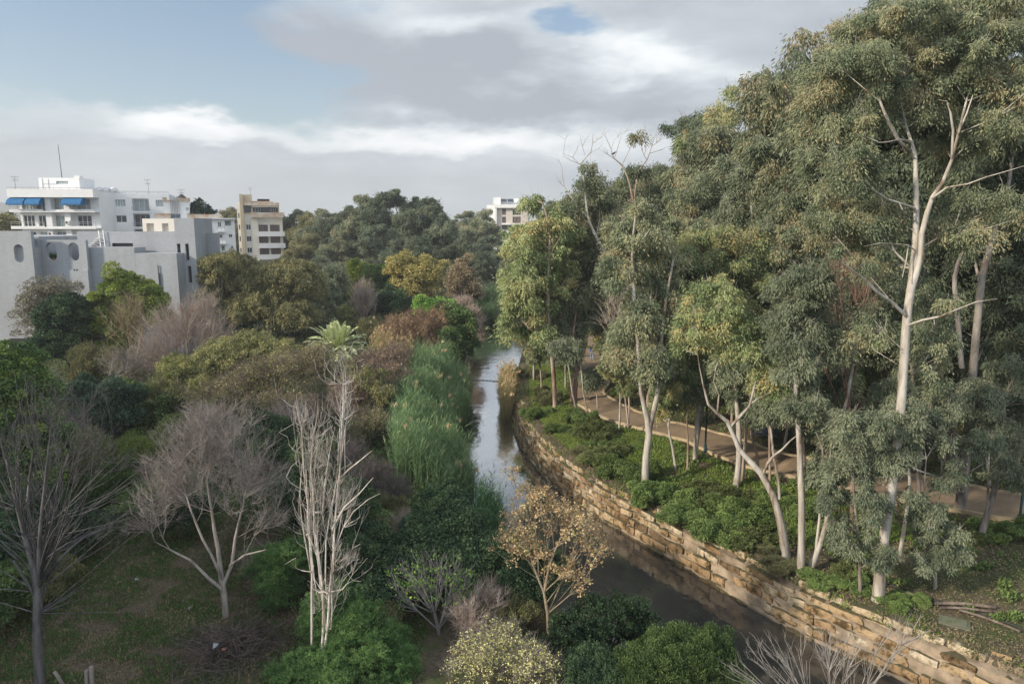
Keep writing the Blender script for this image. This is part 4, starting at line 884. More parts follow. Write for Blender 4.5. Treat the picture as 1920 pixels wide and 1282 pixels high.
# R5 forked tree by the verge
euc('eucalyptus with a peeling trunk forking low, standing in the verge below the path bend',
 [TP((1209,905,37.6,.27),(1211,860,37.8,.25),(1217,815,38,.24),(1214,785,38,.21),(1203,740,38,.16),(1200,690,38,.15),(1194,620,38,.13),(1188,540,38.2,.12),(1186,460,38.4,.09),(1192,400,38.6,.05)),
  TP((1218,800,38,.2),(1226,770,38,.18),(1236,720,38.2,.15),(1238,680,38.4,.15),(1241,620,38.6,.13),(1250,560,39,.1),(1262,490,39.4,.07)),
  TP((1186,480,38.4,.07),(1205,450,38,.05),(1218,430,38,.03))],
 [EL(1195,440,56,56,39,2.),EL(1165,530,46,56,38.5,1.8),EL(1245,520,44,56,40,1.9),EL(1200,600,34,50,37.5,1.2),EL(1178,655,26,46,38.5,1.1),EL(1230,680,26,50,37.6,1.0),EL(1262,610,30,60,39,1.4),EL(1205,700,26,34,38,1.)],
 120,.8,430,.22,.06,LE,BW,7,R0=.15)
# pair of thin stems joined at the foot, bare twigs
euc('pair of thin pinkish stems joined at the foot, in front of the path',
 [TP((1171,822,48.5,.13),(1178,797,48.5,.12),(1174,760,48.5,.08),(1167,710,48.5,.08),(1158,690,48.5,.06),(1140,665,48.5,.05),(1130,655,48.5,.03)),TP((1178,797,48.5,.09),(1180,760,48.5,.08),(1176,715,48.5,.07),(1170,640,48.5,.05),(1160,600,48.5,.03)),TP((1167,710,48.5,.07),(1160,660,48.5,.06),(1156,610,48.5,.04),(1140,575,48.5,.02))],
 [EL(1150,620,30,60,49,1.6),EL(1175,600,22,50,49,1.4)],40,.6,30,.2,.05,LE,BPK,8,R0=.05,leaf_at=.5,twigs=260,tl=1.3,bf=.8)
# diagonal white trunk + dead top R3
euc('tall eucalyptus with a diagonal white trunk and the left one of the dead tops',
 [TP((1225,770,58,.30),(1215,700,58,.27),(1200,600,58,.24),(1168,518,57.5,.21),(1140,482,57.5,.2),(1118,445,57.5,.17),(1103,408,57.5,.13),(1098,370,57.5,.1),(1094,330,57.5,.075),(1088,308,57.5,.055),(1108,285,57.5,.045),(1112,252,57.5,.02)),
  TP((1103,408,57.5,.1),(1075,375,57.5,.06),(1058,350,57.5,.045),(1054,315,57.5,.02)),TP((1090,312,57.5,.05),(1074,295,57.5,.035),(1056,289,57.5,.018)),TP((1099,298,57.5,.045),(1092,275,57.5,.03),(1088,255,57.5,.015)),TP((1106,288,57.5,.035),(1124,278,57.5,.025),(1130,268,57.5,.012)),TP((1095,335,57.5,.04),(1108,312,57.5,.025),(1113,300,57.5,.015))],
 [EL(1100,325,14,16,57.5,.9),EL(1112,370,34,40,58,2.),EL(1140,420,40,36,59,2.2),EL(1075,410,34,34,58,1.8),EL(1085,470,40,46,59,2.2),EL(1120,520,50,50,59.5,2.3),EL(1150,600,46,56,59.5,2.3),EL(1090,560,30,44,58.5,2.)],
 120,1.05,400,.31,.085,LE,BW,9,R0=.13,bare=[D(px,py,57.5) for px,py in ((1060,262),(1098,262),(1118,262),(1068,300),(1128,258),(1082,280),(1050,305),(1116,318),(1052,345))])
euc('eucalyptus with the right-hand forked dead top, bare against the sky, where the bird sits',
 [TP((1235,760,64,.3),(1228,650,64,.27),(1212,540,64,.22),(1196,440,64,.18),(1186,370,64,.14),(1176,330,64,.1),(1164,308,64,.075),(1150,296,64,.055),(1146,280,64,.03),(1152,262,64,.015)),
  TP((1188,385,64,.11),(1193,345,64,.085),(1198,320,64,.07),(1213,300,64,.055),(1222,275,64,.035),(1230,250,64,.015)),TP((1166,310,64,.05),(1176,290,64,.035),(1185,268,64,.02),(1182,255,64,.012)),TP((1213,300,64,.04),(1203,280,64,.03),(1204,255,64,.015)),TP((1152,297,64,.04),(1160,272,64,.025),(1166,252,64,.012))],
 [EL(1204,262,9,9,64,.6),EL(1205,325,16,16,64,.9),EL(1180,385,44,34,65,2.2),EL(1230,380,42,40,66,2.4),EL(1150,380,32,34,65,2.),EL(1215,440,50,50,66,2.6)],
 85,1.15,400,.34,.09,LE,BT,10,R0=.13,bare=[D(px,py,64) for px,py in ((1138,262),(1172,248),(1190,262),(1212,250),(1220,262),(1238,262),(1243,280),(1158,258),(1178,275),(1210,285),(1232,270),(1140,290))])
# R6 domed pale tree with visible arching limbs
euc('broad domed pale-green eucalyptus with arching white limbs showing through its middle',
 [TP((1303,872,41,.2),(1306,820,41,.18),(1310,760,41.5,.17),(1322,700,42,.16),(1350,650,42,.15),(1368,560,42.5,.1),(1362,500,43,.06)),
  TP((1440,640,40,.16),(1420,622,40,.14),(1392,604,39.6,.12),(1365,594,39.3,.1),(1340,598,39,.07),(1322,588,39,.04)),TP((1392,604,39.6,.1),(1372,585,39.3,.08),(1350,572,39,.06),(1336,550,39,.035)),TP((1440,640,40,.12),(1470,600,40.5,.1),(1462,570,40.5,.06))],
 [EL(1345,490,86,62,42.5,2.8),EL(1275,520,52,70,42,2.4),EL(1420,500,60,60,43,2.6),EL(1290,600,50,60,41.4,2.),EL(1335,650,46,46,41,1.7),EL(1255,640,28,46,41.5,1.2),EL(1400,680,46,46,41.5,1.7),EL(1310,700,30,36,40.8,1.1),EL(1290,740,22,26,40.8,.9),EL(1440,560,46,50,41.6,1.8),EL(1250,710,26,44,41.5,1.),EL(1420,750,40,34,42,1.2),EL(1360,740,34,40,42,1.2),EL(1470,640,40,70,42,1.6)],
 300,.82,470,.23,.062,LE3,BW,11,R0=.16)
for (lb,a,el_,sd,bmm) in (
 ('thin straight eucalyptus stem behind the lamp post side of the verge, with rough tan bark',((1289,880,39.6,.08),(1290,830,39.6,.07),(1288,790,39.6,.05),(1292,740,39.6,.03)),[(1290,730,20,26)],12,BT),
 ('grey rough eucalyptus trunk leaning right beside the lamp post',((1303,863,41.5,.14),(1308,820,41.8,.13),(1315,780,42,.12),(1325,720,42.3,.09),(1330,680,42.6,.06)),[(1335,690,24,34)],13,BG),
 ('white eucalyptus with three close stems at the path kerb, left of the leaning tree',((1380,912,36.9,.22),(1385,870,37,.19),(1385,800,37.2,.17),(1380,740,37.4,.14),(1378,680,37.6,.1)),[(1385,690,34,40),(1370,730,24,24)],14,BW),
 ('slender pale stem standing right against the three close white stems',((1392,905,37.4,.13),(1396,850,37.5,.12),(1400,790,37.6,.1),(1396,740,37.8,.08)),[(1410,720,28,36)],15,BT),
 ('straight thin stem before the path, between the leaning tree and the straight white one',((1443,908,37,.09),(1443,850,37.1,.08),(1442,790,37.2,.06),(1436,740,37.3,.04)),[(1440,745,28,30),(1425,780,20,18)],16,BT),
 ('slightly bent thin grey-green stem just right of the straight thin stem',((1462,958,33.8,.1),(1459,900,34,.09),(1450,850,34.2,.08),(1446,810,34.4,.07),(1440,770,34.6,.04)),[(1450,770,34,26)],17,BW)):
    Yb=a[0][2]; euc(lb,[TP(*a)],[EL(e_[0],e_[1],e_[2],e_[3],Yb+.6,1.2) for e_ in el_],26,.62,330,.21,.055,LE2,bmm,sd,R0=.08)
# R8 the leaning tree
euc('leaning white eucalyptus whose trunk bends left and forks above the stone embankment',
 [TP((1474,1022,29.6,.24),(1463,975,29.8,.22),(1448,925,30,.2),(1428,888,30.2,.19),(1404,862,30.4,.16),(1386,842,30.5,.15),(1372,808,30.6,.13),(1364,790,30.6,.12),(1345,775,30.6,.09),(1328,758,30.6,.07),(1320,728,30.6,.055),(1312,690,30.7,.04),(1305,640,30.8,.025)),
  TP((1369,800,30.6,.1),(1390,778,30.6,.085),(1405,762,30.6,.07),(1412,735,30.6,.06),(1418,710,30.7,.045),(1412,680,30.8,.03)),
  TP((1430,890,30.2,.11),(1440,868,30,.09),(1452,853,29.9,.075),(1466,843,29.8,.06),(1482,826,29.8,.045),(1500,812,29.8,.03)),
  TP((1345,775,30.6,.06),(1348,740,30.6,.045),(1338,715,30.7,.03)),TP((1407,757,30.6,.045),(1425,745,30.4,.035),(1445,735,30.3,.02))],
 [EL(1320,640,52,54,31,1.6),EL(1400,640,60,50,31.2,1.8),EL(1350,580,50,50,31.6,1.7),EL(1460,720,44,46,30.6,1.3)],
 90,.7,430,.18,.05,LE3,BW,20,R0=.09)
# R9 vertical white
euc('straight white eucalyptus with peeling bark rising from the edge of the embankment',
 [TP((1502,1056,28.1,.2),(1503,1000,28.2,.175),(1503,930,28.3,.17),(1500,870,28.4,.155),(1498,815,28.5,.14),(1494,760,28.6,.12),(1492,690,28.7,.11),(1497,620,28.8,.09),(1508,550,29,.06))],
 [EL(1490,690,46,56,28.6,1.1),EL(1505,760,34,40,28.3,.9),EL(1475,630,46,50,29,1.2),EL(1530,640,40,50,29.2,1.2),EL(1500,560,56,56,29.2,1.4),EL(1510,530,40,34,28.8,1.)],
 115,.58,430,.165,.045,LE2,BW,21,R0=.1,back=0.)
euc('white eucalyptus leaning right from beside the foot of the straight white one',
 [TP((1522,1054,28.3,.17),(1538,1018,28.3,.16),(1550,980,28.3,.15),(1556,930,28.4,.14),(1561,880,28.5,.13),(1568,830,28.6,.11),(1585,760,28.8,.09),(1598,690,29,.07),(1602,620,29.2,.05)),
  TP((1528,1040,28.3,.08),(1536,980,28.3,.075),(1541,920,28.3,.07),(1546,880,28.2,.06),(1542,840,28.2,.04),(1530,810,28.2,.02)),TP((1547,885,28.3,.05),(1556,860,28.3,.04),(1561,820,28.2,.025))],
 [EL(1560,900,34,46,28.2,.8),EL(1580,830,36,40,28.4,.9)],50,.5,400,.16,.042,LE2,BW,22,R0=.09)
euc('bare reddish twiggy eucalyptus with many upright thin shoots, left of the biggest white trunk',
 [TP((1600,960,31,.12),(1598,860,31,.1),(1592,760,31,.09),(1600,680,31,.06),(1612,600,31,.04)),TP((1592,760,31,.06),(1575,680,31,.05),(1572,580,31,.03)),TP((1596,720,31,.06),(1622,640,31,.045),(1635,560,31,.03))],
 [EL(1600,590,50,110,31,1.2),EL(1580,680,30,60,31,1.),EL(1545,610,20,60,31,1.)],90,.5,26,.15,.04,LE,BRD,23,R0=.06,bf=.9,twigs=700,tl=1.3,leaf_at=.3,tupw=1.2,rtip=.01)
# R11 the hero
euc('biggest eucalyptus, its thick white trunk rising high through the right of the wood',
 [TP((1648,1105,25.9,0.279),(1652,1050,25.9,0.246),(1662,980,26,0.238),(1676,880,26.1,0.221),(1688,780,26.2,0.205),(1694,690,26.3,0.201),(1700,600,26.4,0.189),(1708,540,26.5,0.180),(1716,470,26.6,0.156),(1718,400,26.7,0.131),(1717,340,26.8,0.107),(1716,290,26.9,0.082),(1700,240,27,0.057),(1690,180,27.1,0.041),(1700,110,27.2,0.025)),
  TP((1708,545,26.4,0.148),(1727,480,26.4,0.139),(1728,440,26.4,0.123),(1738,400,26.4,0.115),(1748,370,26.5,0.098),(1766,345,26.5,0.082),(1785,300,26.6,0.074),(1797,250,26.7,0.061),(1812,190,26.8,0.045),(1830,130,26.9,0.025)),
  TP((1699,592,26.3,0.082),(1672,566,26,0.070),(1645,548,25.7,0.061),(1622,524,25.4,0.053),(1598,506,25.2,0.041),(1570,487,25,0.025)),
  TP((1702,610,26.3,0.066),(1730,600,25.8,0.053),(1760,594,25.4,0.045),(1795,580,25,0.037),(1830,566,24.8,0.025),(1870,560,24.6,0.012)),
  TP((1714,390,26.5,0.066),(1690,382,26.2,0.053),(1665,374,26,0.045),(1640,358,25.8,0.037),(1622,338,25.6,0.025)),
  TP((1714,415,26.5,0.049),(1700,402,26.2,0.041),(1692,392,26,0.033),(1685,378,26,0.025)),
  TP((1684,262,26.2,0.074),(1672,240,26,0.070),(1660,215,25.8,0.061),(1650,190,25.8,0.049),(1625,170,25.8,0.033)),TP((1716,300,26.9,0.066),(1700,280,26.5,0.066),(1684,262,26.2,0.066)),TP((1684,262,26.2,0.041),(1650,268,25.7,0.033),(1620,256,25.4,0.025)),
  TP((1785,290,26.5,0.057),(1787,245,26.3,0.053),(1782,210,26.2,0.045),(1775,190,26.2,0.033),(1760,188,26.1,0.016)),TP((1797,250,26.6,0.049),(1812,215,26.4,0.041),(1824,180,26.3,0.029)),
  TP((1748,372,26.4,0.057),(1775,352,26,0.049),(1815,345,25.6,0.041),(1850,332,25.3,0.033),(1885,322,25,0.025),(1925,310,24.8,0.012)),
  TP((1703,460,26.3,0.033),(1650,456,25.8,0.025),(1620,462,25.6,0.016)),TP((1700,485,26.3,0.033),(1692,520,26.1,0.025))],
 [EL(1700,90,120,90,27.5,3.),EL(1610,150,80,70,27,2.4),EL(1800,120,90,90,27.5,2.6),EL(1880,210,90,90,27,2.4),EL(1590,270,70,70,27,2.2),EL(1700,210,60,50,27.6,1.6),EL(1850,60,110,100,28.4,2.6),
  EL(1640,420,60,50,27.2,1.5),EL(1770,450,60,50,27.4,1.4),EL(1580,440,60,60,27,1.5),EL(1850,420,80,60,27,1.6),EL(1600,330,56,46,26.6,1.3),EL(1810,300,50,40,27.6,1.3),EL(1750,680,60,70,27.2,1.2),EL(1640,640,30,50,27,1.0),EL(1740,560,40,36,27.2,1.),EL(1655,500,34,30,26.8,.9)],
 430,.66,480,.155,.042,LE,BW,25,R0=.12,lo=.5,back=.3)
# lower hanging foliage belongs to younger trees at its foot
euc('low grey-green young eucalyptus with weeping leaves covering the foot of the biggest trunk',
 [TP((1614,1092,26.2,.09),(1612,1040,26.2,.08),(1606,980,26.1,.07),(1600,900,26,.05),(1598,850,26,.03))],
 [EL(1612,890,50,56,25.8,1.),EL(1570,960,36,50,25.9,.8),EL(1640,960,40,56,25.2,.7),EL(1600,1020,46,40,25.6,.8),EL(1660,1050,26,34,25.2,.5),EL(1650,820,40,50,25.6,.8),EL(1590,800,30,36,26.2,.7)],
 85,.42,380,.15,.038,LE2,BG,26,R0=.06)
euc('young eucalyptus with a crooked white stem and long weeping sprays right of the biggest trunk',
 [TP((1755,1085,26.5,.08),(1752,1040,26.4,.06),(1742,1008,26.3,.055),(1732,985,26.2,.05),(1736,950,26.2,.05),(1733,905,26.1,.045),(1737,860,26.1,.04),(1730,820,26.1,.025))],
 [EL(1740,830,50,46,26.2,.9),EL(1700,800,40,50,26,.8),EL(1780,780,44,46,26.6,.9),EL(1755,1000,34,60,25.6,.6),EL(1790,1040,26,50,25.4,.5),EL(1715,960,30,46,25.8,.6),EL(1795,900,36,36,26,.6),EL(1745,1070,22,34,25.2,.4),EL(1690,880,30,40,25.6,.6)],
 100,.40,380,.15,.038,LE2,BW,27,R0=.05)
# R12.. dark right side
euc('thick grey eucalyptus trunk at the kerb, half hidden, standing right of the biggest white trunk',
 [TP((1800,964,33.6,.36),(1806,910,33.7,.3),(1812,850,33.8,.27),(1818,780,34,.26),(1824,700,34.2,.24),(1832,610,34.4,.22),(1842,520,34.6,.2),(1866,430,34.8,.16),(1888,360,35,.12),(1900,280,35.2,.08)),
  TP((1806,470,34.6,.1),(1790,520,34.6,.13),(1796,600,34.5,.15),(1803,690,34.3,.16)) ],
 [EL(1870,620,70,90,35.4,2.),EL(1790,620,50,60,35.6,1.6),EL(1890,480,70,80,35.5,2.),EL(1880,300,90,100,36,2.6),EL(1820,380,60,60,36,1.8),EL(1890,760,60,60,34.8,1.5),EL(1840,720,40,40,34.8,1.1)],
 190,.78,430,.2,.055,LE4,BG,28,R0=.14)
euc('leaning grey eucalyptus at the right edge, its foot in bright ground cover below the path',
 [TP((1838,1010,30.2,.2),(1852,960,30.4,.17),(1864,920,30.6,.16),(1874,870,30.8,.13),(1880,810,31,.1),(1884,740,31.2,.06)),TP((1852,960,30.4,.07),(1853,900,30.5,.06),(1855,850,30.6,.05),(1856,800,30.7,.03))],
 [EL(1880,820,50,50,30.6,1.1),EL(1850,760,44,44,31,1.1),EL(1900,900,40,40,30,.8),EL(1905,720,40,50,31,1.1)],80,.5,400,.16,.042,LE2,BG,29,R0=.08)
euc('thin grey eucalyptus stem at the kerb between the biggest trunk and the thick one',
 [TP((1723,922,35.7,.15),(1722,870,35.8,.14),(1720,800,36,.13),(1712,720,36.2,.11),(1706,640,36.4,.08)),],[EL(1715,640,40,50,36.6,1.3),EL(1745,590,40,50,36.8,1.3)],40,.7,380,.2,.055,LE4,BG,30,R0=.09)
# dead broken twisty limb shape: long arching white limb right
euc('eucalyptus with a long pale limb sweeping in a low arc before the thick trunk',
 [TP((1690,1010,29,.1),(1700,960,29,.09),(1706,900,29,.08),(1700,850,29,.06),(1705,800,29,.04)),TP((1703,870,29,.05),(1722,882,28.8,.05),(1750,891,28.6,.045),(1785,894,28.4,.04),(1815,886,28.3,.035),(1845,868,28.2,.025),(1862,846,28.2,.015))],
 [EL(1690,760,40,40,29.4,.9),EL(1850,840,30,26,28.2,.5)],42,.5,380,.15,.04,LE2,BW,31,R0=.05)
# ---------------- background wood: variants copied
def variant(seed,h,w,lm,bm,nc=105,cr=1.15,nl=360,L=.34,W=.10,forks=3,lab=''):
    rg=np.random.default_rng(seed); tr=[]; t=[(0,0,-.3,.42)]; x=y=0.
    for k in range(1,8):
        x+=rg.normal(0,.28); y+=rg.normal(0,.28); t.append((x,y,h*.9*k/7,.38*(1-k/8.4)))
    tr.append(t); ells=[]
    for k in range(forks+2):
        a=rg.random()*6.28; z0=h*rg.uniform(.3,.6); i=int(z0/(h*.9)*7); p=t[min(i,6)]; r_=w*rg.uniform(.28,.42); z1=min(h*.9,z0+h*rg.uniform(.15,.3))
        e_=(p[0]+r_*math.cos(a),p[1]+r_*math.sin(a),z1); tr.append([(p[0],p[1],p[2],p[3]*.7),(p[0]+(e_[0]-p[0])*.45,p[1]+(e_[1]-p[1])*.45,p[2]+(z1-p[2])*.35,p[3]*.5),(*e_,.06)])
        ells.append((*e_,w*.22,w*.22,h*.10))
    ells+=[(x,y,h*.88,w*.26,w*.26,h*.12),(t[5][0]+w*.15,t[5][1],h*.7,w*.3,w*.3,h*.13),(t[5][0]-w*.18,t[5][1]-.5,h*.62,w*.3,w*.28,h*.13),(t[4][0],t[4][1]+.4,h*.5,w*.36,w*.34,h*.12),(t[3][0]+w*.1,t[3][1]-w*.12,h*.38,w*.3,w*.3,h*.09)]
    return tree('eucalyptus_tree',lab,'tree',(0,0,0),tr,ells,nc,cr,nl,L,W,'euc',lm,bm,seed=seed,R0=.2,group=GE)
VH=24.
V_=[variant(101,VH,11,LE,BW,150,1.2,420,.38,.105),variant(102,VH,12,LE3,BT,150,1.2,420,.38,.105),variant(103,VH,10,LE2,BW,140,1.2,420,.38,.105),variant(104,VH,13,LE4,BG,160,1.25,420,.38,.105),variant(105,VH,12,LE,BT,150,1.2,420,.38,.105)]
used=set(); GX='eucalyptus trees beyond the right edge'
def put(var,px,top,Y,label,rz,wf=1.,group=GE,src=None,VHt=None,gzv=None):
    vs=src or V_; o=vs[var]; x=XY(px,top,Y); z=gz(x,Y) if gzv is None else gzv; h=ZY(top,Y)-z; s=h/(VHt or VH)
    k=id(vs),var
    if k in used:
        return copytree(o,(x,Y,z),rz,(s*wf,s*wf,s),label,group)
    used.add(k); o.location=(x,Y,z); o.rotation_euler=(0,0,rz); o.scale=(s*wf,s*wf,s); o['label']=label; o['group']=group; return o
BGT=[(0,1250,305,72,'eucalyptus crown just right of the forked dead top, lower than its neighbours',.3),
(3,1302,208,75,'tall eucalyptus with a tufted top first to stand clear above the wood from the left',1.4),
(0,1345,240,66,'eucalyptus crown just right of the first tall tufted one on the skyline',2.2),
(1,1392,163,70,'tall eucalyptus whose narrow tip stands highest at the middle of the wood skyline',4.),
(4,1440,175,60,'rusty-olive eucalyptus crown just right of the highest middle tip',5.1),
(0,1490,118,58,'broad olive eucalyptus crown on the skyline where the wood begins its steep rise',.9),
(2,1540,100,55,'grey-green eucalyptus crown on the rising skyline, next right of the broad olive crown',3.3),
(4,1600,55,52,'olive eucalyptus crown behind the left arm of the biggest tree, on the skyline',2.8),
(3,1660,38,50,'dark eucalyptus crown right behind the top of the biggest tree',.2),
(0,1740,-20,47,'tallest background eucalyptus, behind the right arm of the biggest tree',1.9),
(3,1830,-70,44,'dark tall eucalyptus filling the top right corner',4.4),
(3,1915,-60,42,'dark eucalyptus cut by the right edge of the view',5.6),
(1,1180,345,78,'pale eucalyptus crown behind the two dead tops',2.4),
(2,1060,365,88,'small-looking grey eucalyptus crown far behind the slender tree at the bend',3.9),
(1,1120,430,100,'far eucalyptus crown seen low between the slender tree and the diagonal trunk',1.1),
(0,1005,440,98,'far eucalyptus crown directly behind the left branch of the slender bend tree',5.3),
(3,1160,520,86,'dark eucalyptus low in the shade behind the diagonal white trunk',.7),
(3,1260,500,60,'dark eucalyptus low in the shade behind the domed pale one',3.),
(4,1320,330,56,'eucalyptus crown directly above the dome of the pale one',2.1),
(2,1400,310,54,'grey-green eucalyptus with fine upright branches above and right of the pale dome',.5),
(0,1470,300,50,'mid-height eucalyptus with white forked limbs in the centre of the wood',4.8),
(4,1530,330,46,'mid-height rusty-olive eucalyptus left of the long low limb of the biggest tree',1.7),
(3,1450,470,47,'dark low eucalyptus behind the straight white trunk',2.9),
(3,1560,480,44,'dark low eucalyptus behind the reddish bare shoots',3.6),
(3,1650,330,41,'dark eucalyptus close behind the middle of the biggest trunk',5.9),
(3,1770,330,42,'dark eucalyptus between the biggest trunk and the thick grey one',2.5),
(3,1850,240,40,'dark eucalyptus behind the thick grey trunk',1.2),
(3,1930,300,38,'dark eucalyptus at mid-height by the right edge of the view',.1),
(2,1690,560,46,'shaded eucalyptus low behind the biggest trunk, beyond the path',4.1),
(3,1380,560,62,'deep-shade eucalyptus beyond the path, between the pale dome and straight white trunk',.8),
(3,1230,620,80,'deep-shade eucalyptus beyond the path bend',5.),
(3,1180,600,105,'deep-shade eucalyptus where the far end of the path vanishes',2.),
(2,1095,560,112,'grey eucalyptus closing the far end of the path on its left side',.4),
(3,1500,560,56,'deep-shade eucalyptus beyond the path behind the right-leaning white one',5.5),
(3,1620,600,50,'deep-shade eucalyptus beyond the path, left of the biggest trunk',3.2),
(3,1800,520,50,'deep-shade eucalyptus far behind the thick grey trunk',.95),
(3,1900,560,46,'deep-shade eucalyptus low at the right edge beyond the path',4.7),
(2,1300,620,82,'greyish eucalyptus standing far beyond the lamp post',1.5),
(0,1440,640,78,'olive eucalyptus far beyond the bench side of the path',2.7),
(1,1225,560,52,'light eucalyptus filling the gap between the forked tree and the pale dome',.6),(1,1062,440,74,'light eucalyptus between the bend tree and the diagonal white trunk',1.9),(0,1165,490,70,'olive eucalyptus close left of the forked tree, beyond the path bend',.35),(1,1205,400,66,'light eucalyptus crown behind the top of the forked tree',3.9),(4,1420,420,52,'rusty-olive eucalyptus right behind the right half of the pale dome',3.4),(1,1530,560,40,'light eucalyptus behind the top of the straight white tree',2.2),(1,1140,560,66,'light eucalyptus over the path bend, behind the pair of pinkish stems',4.6),(0,1340,470,60,'olive eucalyptus just behind the middle of the pale dome',1.7)]
for v,px,top,Y,lb,rz in BGT:
    wf=1.
    o=put(v,px,top,Y,lb,rz,wf=(1.25 if top>430 else 1.))

# slim young trees, copied
SL=[]
for sd,lm_,bm_ in ((601,LE3,BW),(602,LE2,BT),(603,LE,BW)):
    rg=np.random.default_rng(sd); t=[(0,0,-.3,.13)]; x=y=0.
    for k in range(1,7): x+=rg.normal(0,.22); y+=rg.normal(0,.22); t.append((x,y,13*k/6.4,.12*(1-k/7.5)))
    t2=[(t[2][0],t[2][1],t[2][2],.08),(t[2][0]+.7,t[2][1]-.3,t[3][2]+.3,.06),(t[2][0]+1.1,t[2][1]-.4,t[4][2]+.6,.03)]; t3=[(t[3][0],t[3][1],t[3][2],.07),(t[3][0]-.8,t[3][1]+.2,t[4][2],.05),(t[3][0]-1.2,t[3][1],t[5][2],.03)]
    SL.append(tree('eucalyptus_tree','x','tree',(0,0,0),[t,t2,t3],[(x,y,12.3,1.3,1.3,1.6),(t[4][0]+.9,t[4][1],10,1.5,1.3,2.),(t[4][0]-1.1,t[4][1]-.2,9.2,1.4,1.3,2.1),(t[3][0],t[3][1]+.3,7.2,1.3,1.2,1.9),(t[2][0]+.8,t[2][1]-.4,5.6,.9,.9,1.4)],95,.75,330,.28,.075,'euc',lm_,bm_,seed=sd,R0=.08,group=GE))
SLT=[(0,1196,742,600,'slim young eucalyptus beyond the path, first right of the kerb corner'),(1,1232,757,560,'slim tan-stemmed eucalyptus beyond the path, behind the right fork of the forked tree'),(2,1268,775,545,'slim eucalyptus beyond the path, left of the rough tan stem'),(0,1338,792,560,'slim white eucalyptus beyond the path, just right of the lamp post'),(1,1372,803,520,'slim eucalyptus beyond the path, behind the three close white stems'),
(2,1470,838,540,'slim eucalyptus beyond the path, left of the straight white trunk'),(0,1530,855,520,'slim eucalyptus beyond the path, just right of the straight white trunk'),(1,1592,866,500,'slim eucalyptus beyond the path behind the reddish bare shoots'),(2,1650,872,520,'slim eucalyptus beyond the path, just left of the biggest trunk'),(1,1762,893,560,'slim eucalyptus beyond the path, between the biggest and the thick grey trunk'),
(0,1856,912,600,'slim eucalyptus beyond the path, just right of the thick grey trunk'),(1,1905,918,560,'slim eucalyptus beyond the path at the right edge'),(0,1160,815,600,'slim young eucalyptus left of the pair of thin pinkish stems'),(0,1268,880,610,'slim young eucalyptus in the verge left of the rough tan stem'),(2,1015,738,560,'slim young eucalyptus just left of the slender tall one at the bend'),(0,1060,728,520,'slim young eucalyptus just right of the slender tall one at the bend'),(2,1535,940,640,'slim young eucalyptus uphill of the right-leaning white one'),(1,1680,950,700,'slim young eucalyptus just right of the biggest trunk, before the kerb'),(1,1420,905,610,'slim young eucalyptus between the three close stems and the straight thin stem')]
u3=set()
for i,(v,px,py,top,lb) in enumerate(SLT):
    x,y=P(px,py,.0)[:2]; z=gz(x,y); h=ZY(top,y)-z; s_=h/13.6
    oo=None
    if v in u3: oo=copytree(SL[v],(x,y,z),i*2.1,(s_*1.1,s_*1.1,s_),lb,GE)
    else: u3.add(v); o=SL[v]; o.location=(x,y,z); o.scale=(s_*1.1,s_*1.1,s_); o['label']=lb
    (oo if v in u3 and oo else SL[v]).rotation_euler=(.09*math.sin(i*2.3),.10*math.cos(i*1.9),i*2.1); oo=None

for i,(px,top,Y) in enumerate(((2010,60,52),(2120,120,60),(2060,260,74),(2230,90,66),(2200,300,92),(2340,180,80),(2000,420,110),(2120,420,120))):
    put((3,0,4,1)[i%4],px,top,Y,'eucalyptus standing beyond the right edge of the wood',i*1.1,1.2,GX)
# ================================================================ left bank and foreground planting
def bush(name,label,ells,lm,bm,seed,nc=60,cr=.6,nl=260,L=.12,W=.06,style='broad',base=None,R0=.08,cat=None,trunk=None,stems=3,**k):
    """trunk: list of (px,py,Y,r) or None: then a few short stems from the ground under the lobes"""
    if trunk: tr=[TP(*trunk[0])]+[TP(*t) for t in trunk[1:]]; b=base_of(tr[0])
    else:
        E_=np.array(ells); c=np.average(E_[:,:3],axis=0,weights=E_[:,3]); b=(c[0],c[1],gz(c[0],c[1])-.1); rg=np.random.default_rng(seed); tr=[]
        for j in range(stems):
            a=rg.random()*6.28; rr_=E_[:,3].mean()*.45; top=max(c[2],b[2]+.6); tr.append([(b[0]+.05*j,b[1],b[2],R0),(b[0]+rr_*.35*math.cos(a),b[1]+rr_*.35*math.sin(a),b[2]+(top-b[2])*.5,R0*.75),(b[0]+rr_*math.cos(a),b[1]+rr_*math.sin(a),top,R0*.4)])
    return tree(name,label,cat or ('tree' if 'tree' in name else 'shrub'),b,tr,ells,nc,cr,nl,L,W,style,lm,bm,seed=seed,R0=R0,**k)
GS='shrubs of the left bank thicket'
# --- back row
bush('tree','dark grey-green tree with sparse crown against the grey block wall',[EL(85,575,46,40,73,2.4),EL(60,610,36,34,73,2.),EL(115,560,34,34,73,2)],leafmat('greyish',[(.09,.085,.065),(.125,.12,.09),(.16,.155,.12)]),BGR,200,nc=90,cr=.8,nl=110,L=.25,W=.10,R0=.1,twigs=500,tl=1.0)
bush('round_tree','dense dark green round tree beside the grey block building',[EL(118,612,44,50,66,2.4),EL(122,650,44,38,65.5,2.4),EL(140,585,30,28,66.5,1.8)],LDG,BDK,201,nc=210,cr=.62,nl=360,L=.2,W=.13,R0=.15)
bush('tree','lime-green tree with a peaked top in front of the stepped grey walls',[EL(228,548,34,40,69,1.8),EL(190,600,40,44,68,1.9),EL(262,570,40,40,69,1.9),EL(215,640,48,44,67.5,2.),EL(165,620,22,30,67,1.2),EL(295,590,22,34,69,1.4),EL(285,552,16,20,69.5,1.)],LLIME,BGR,202,nc=190,cr=.62,nl=330,L=.2,W=.12,R0=.14)
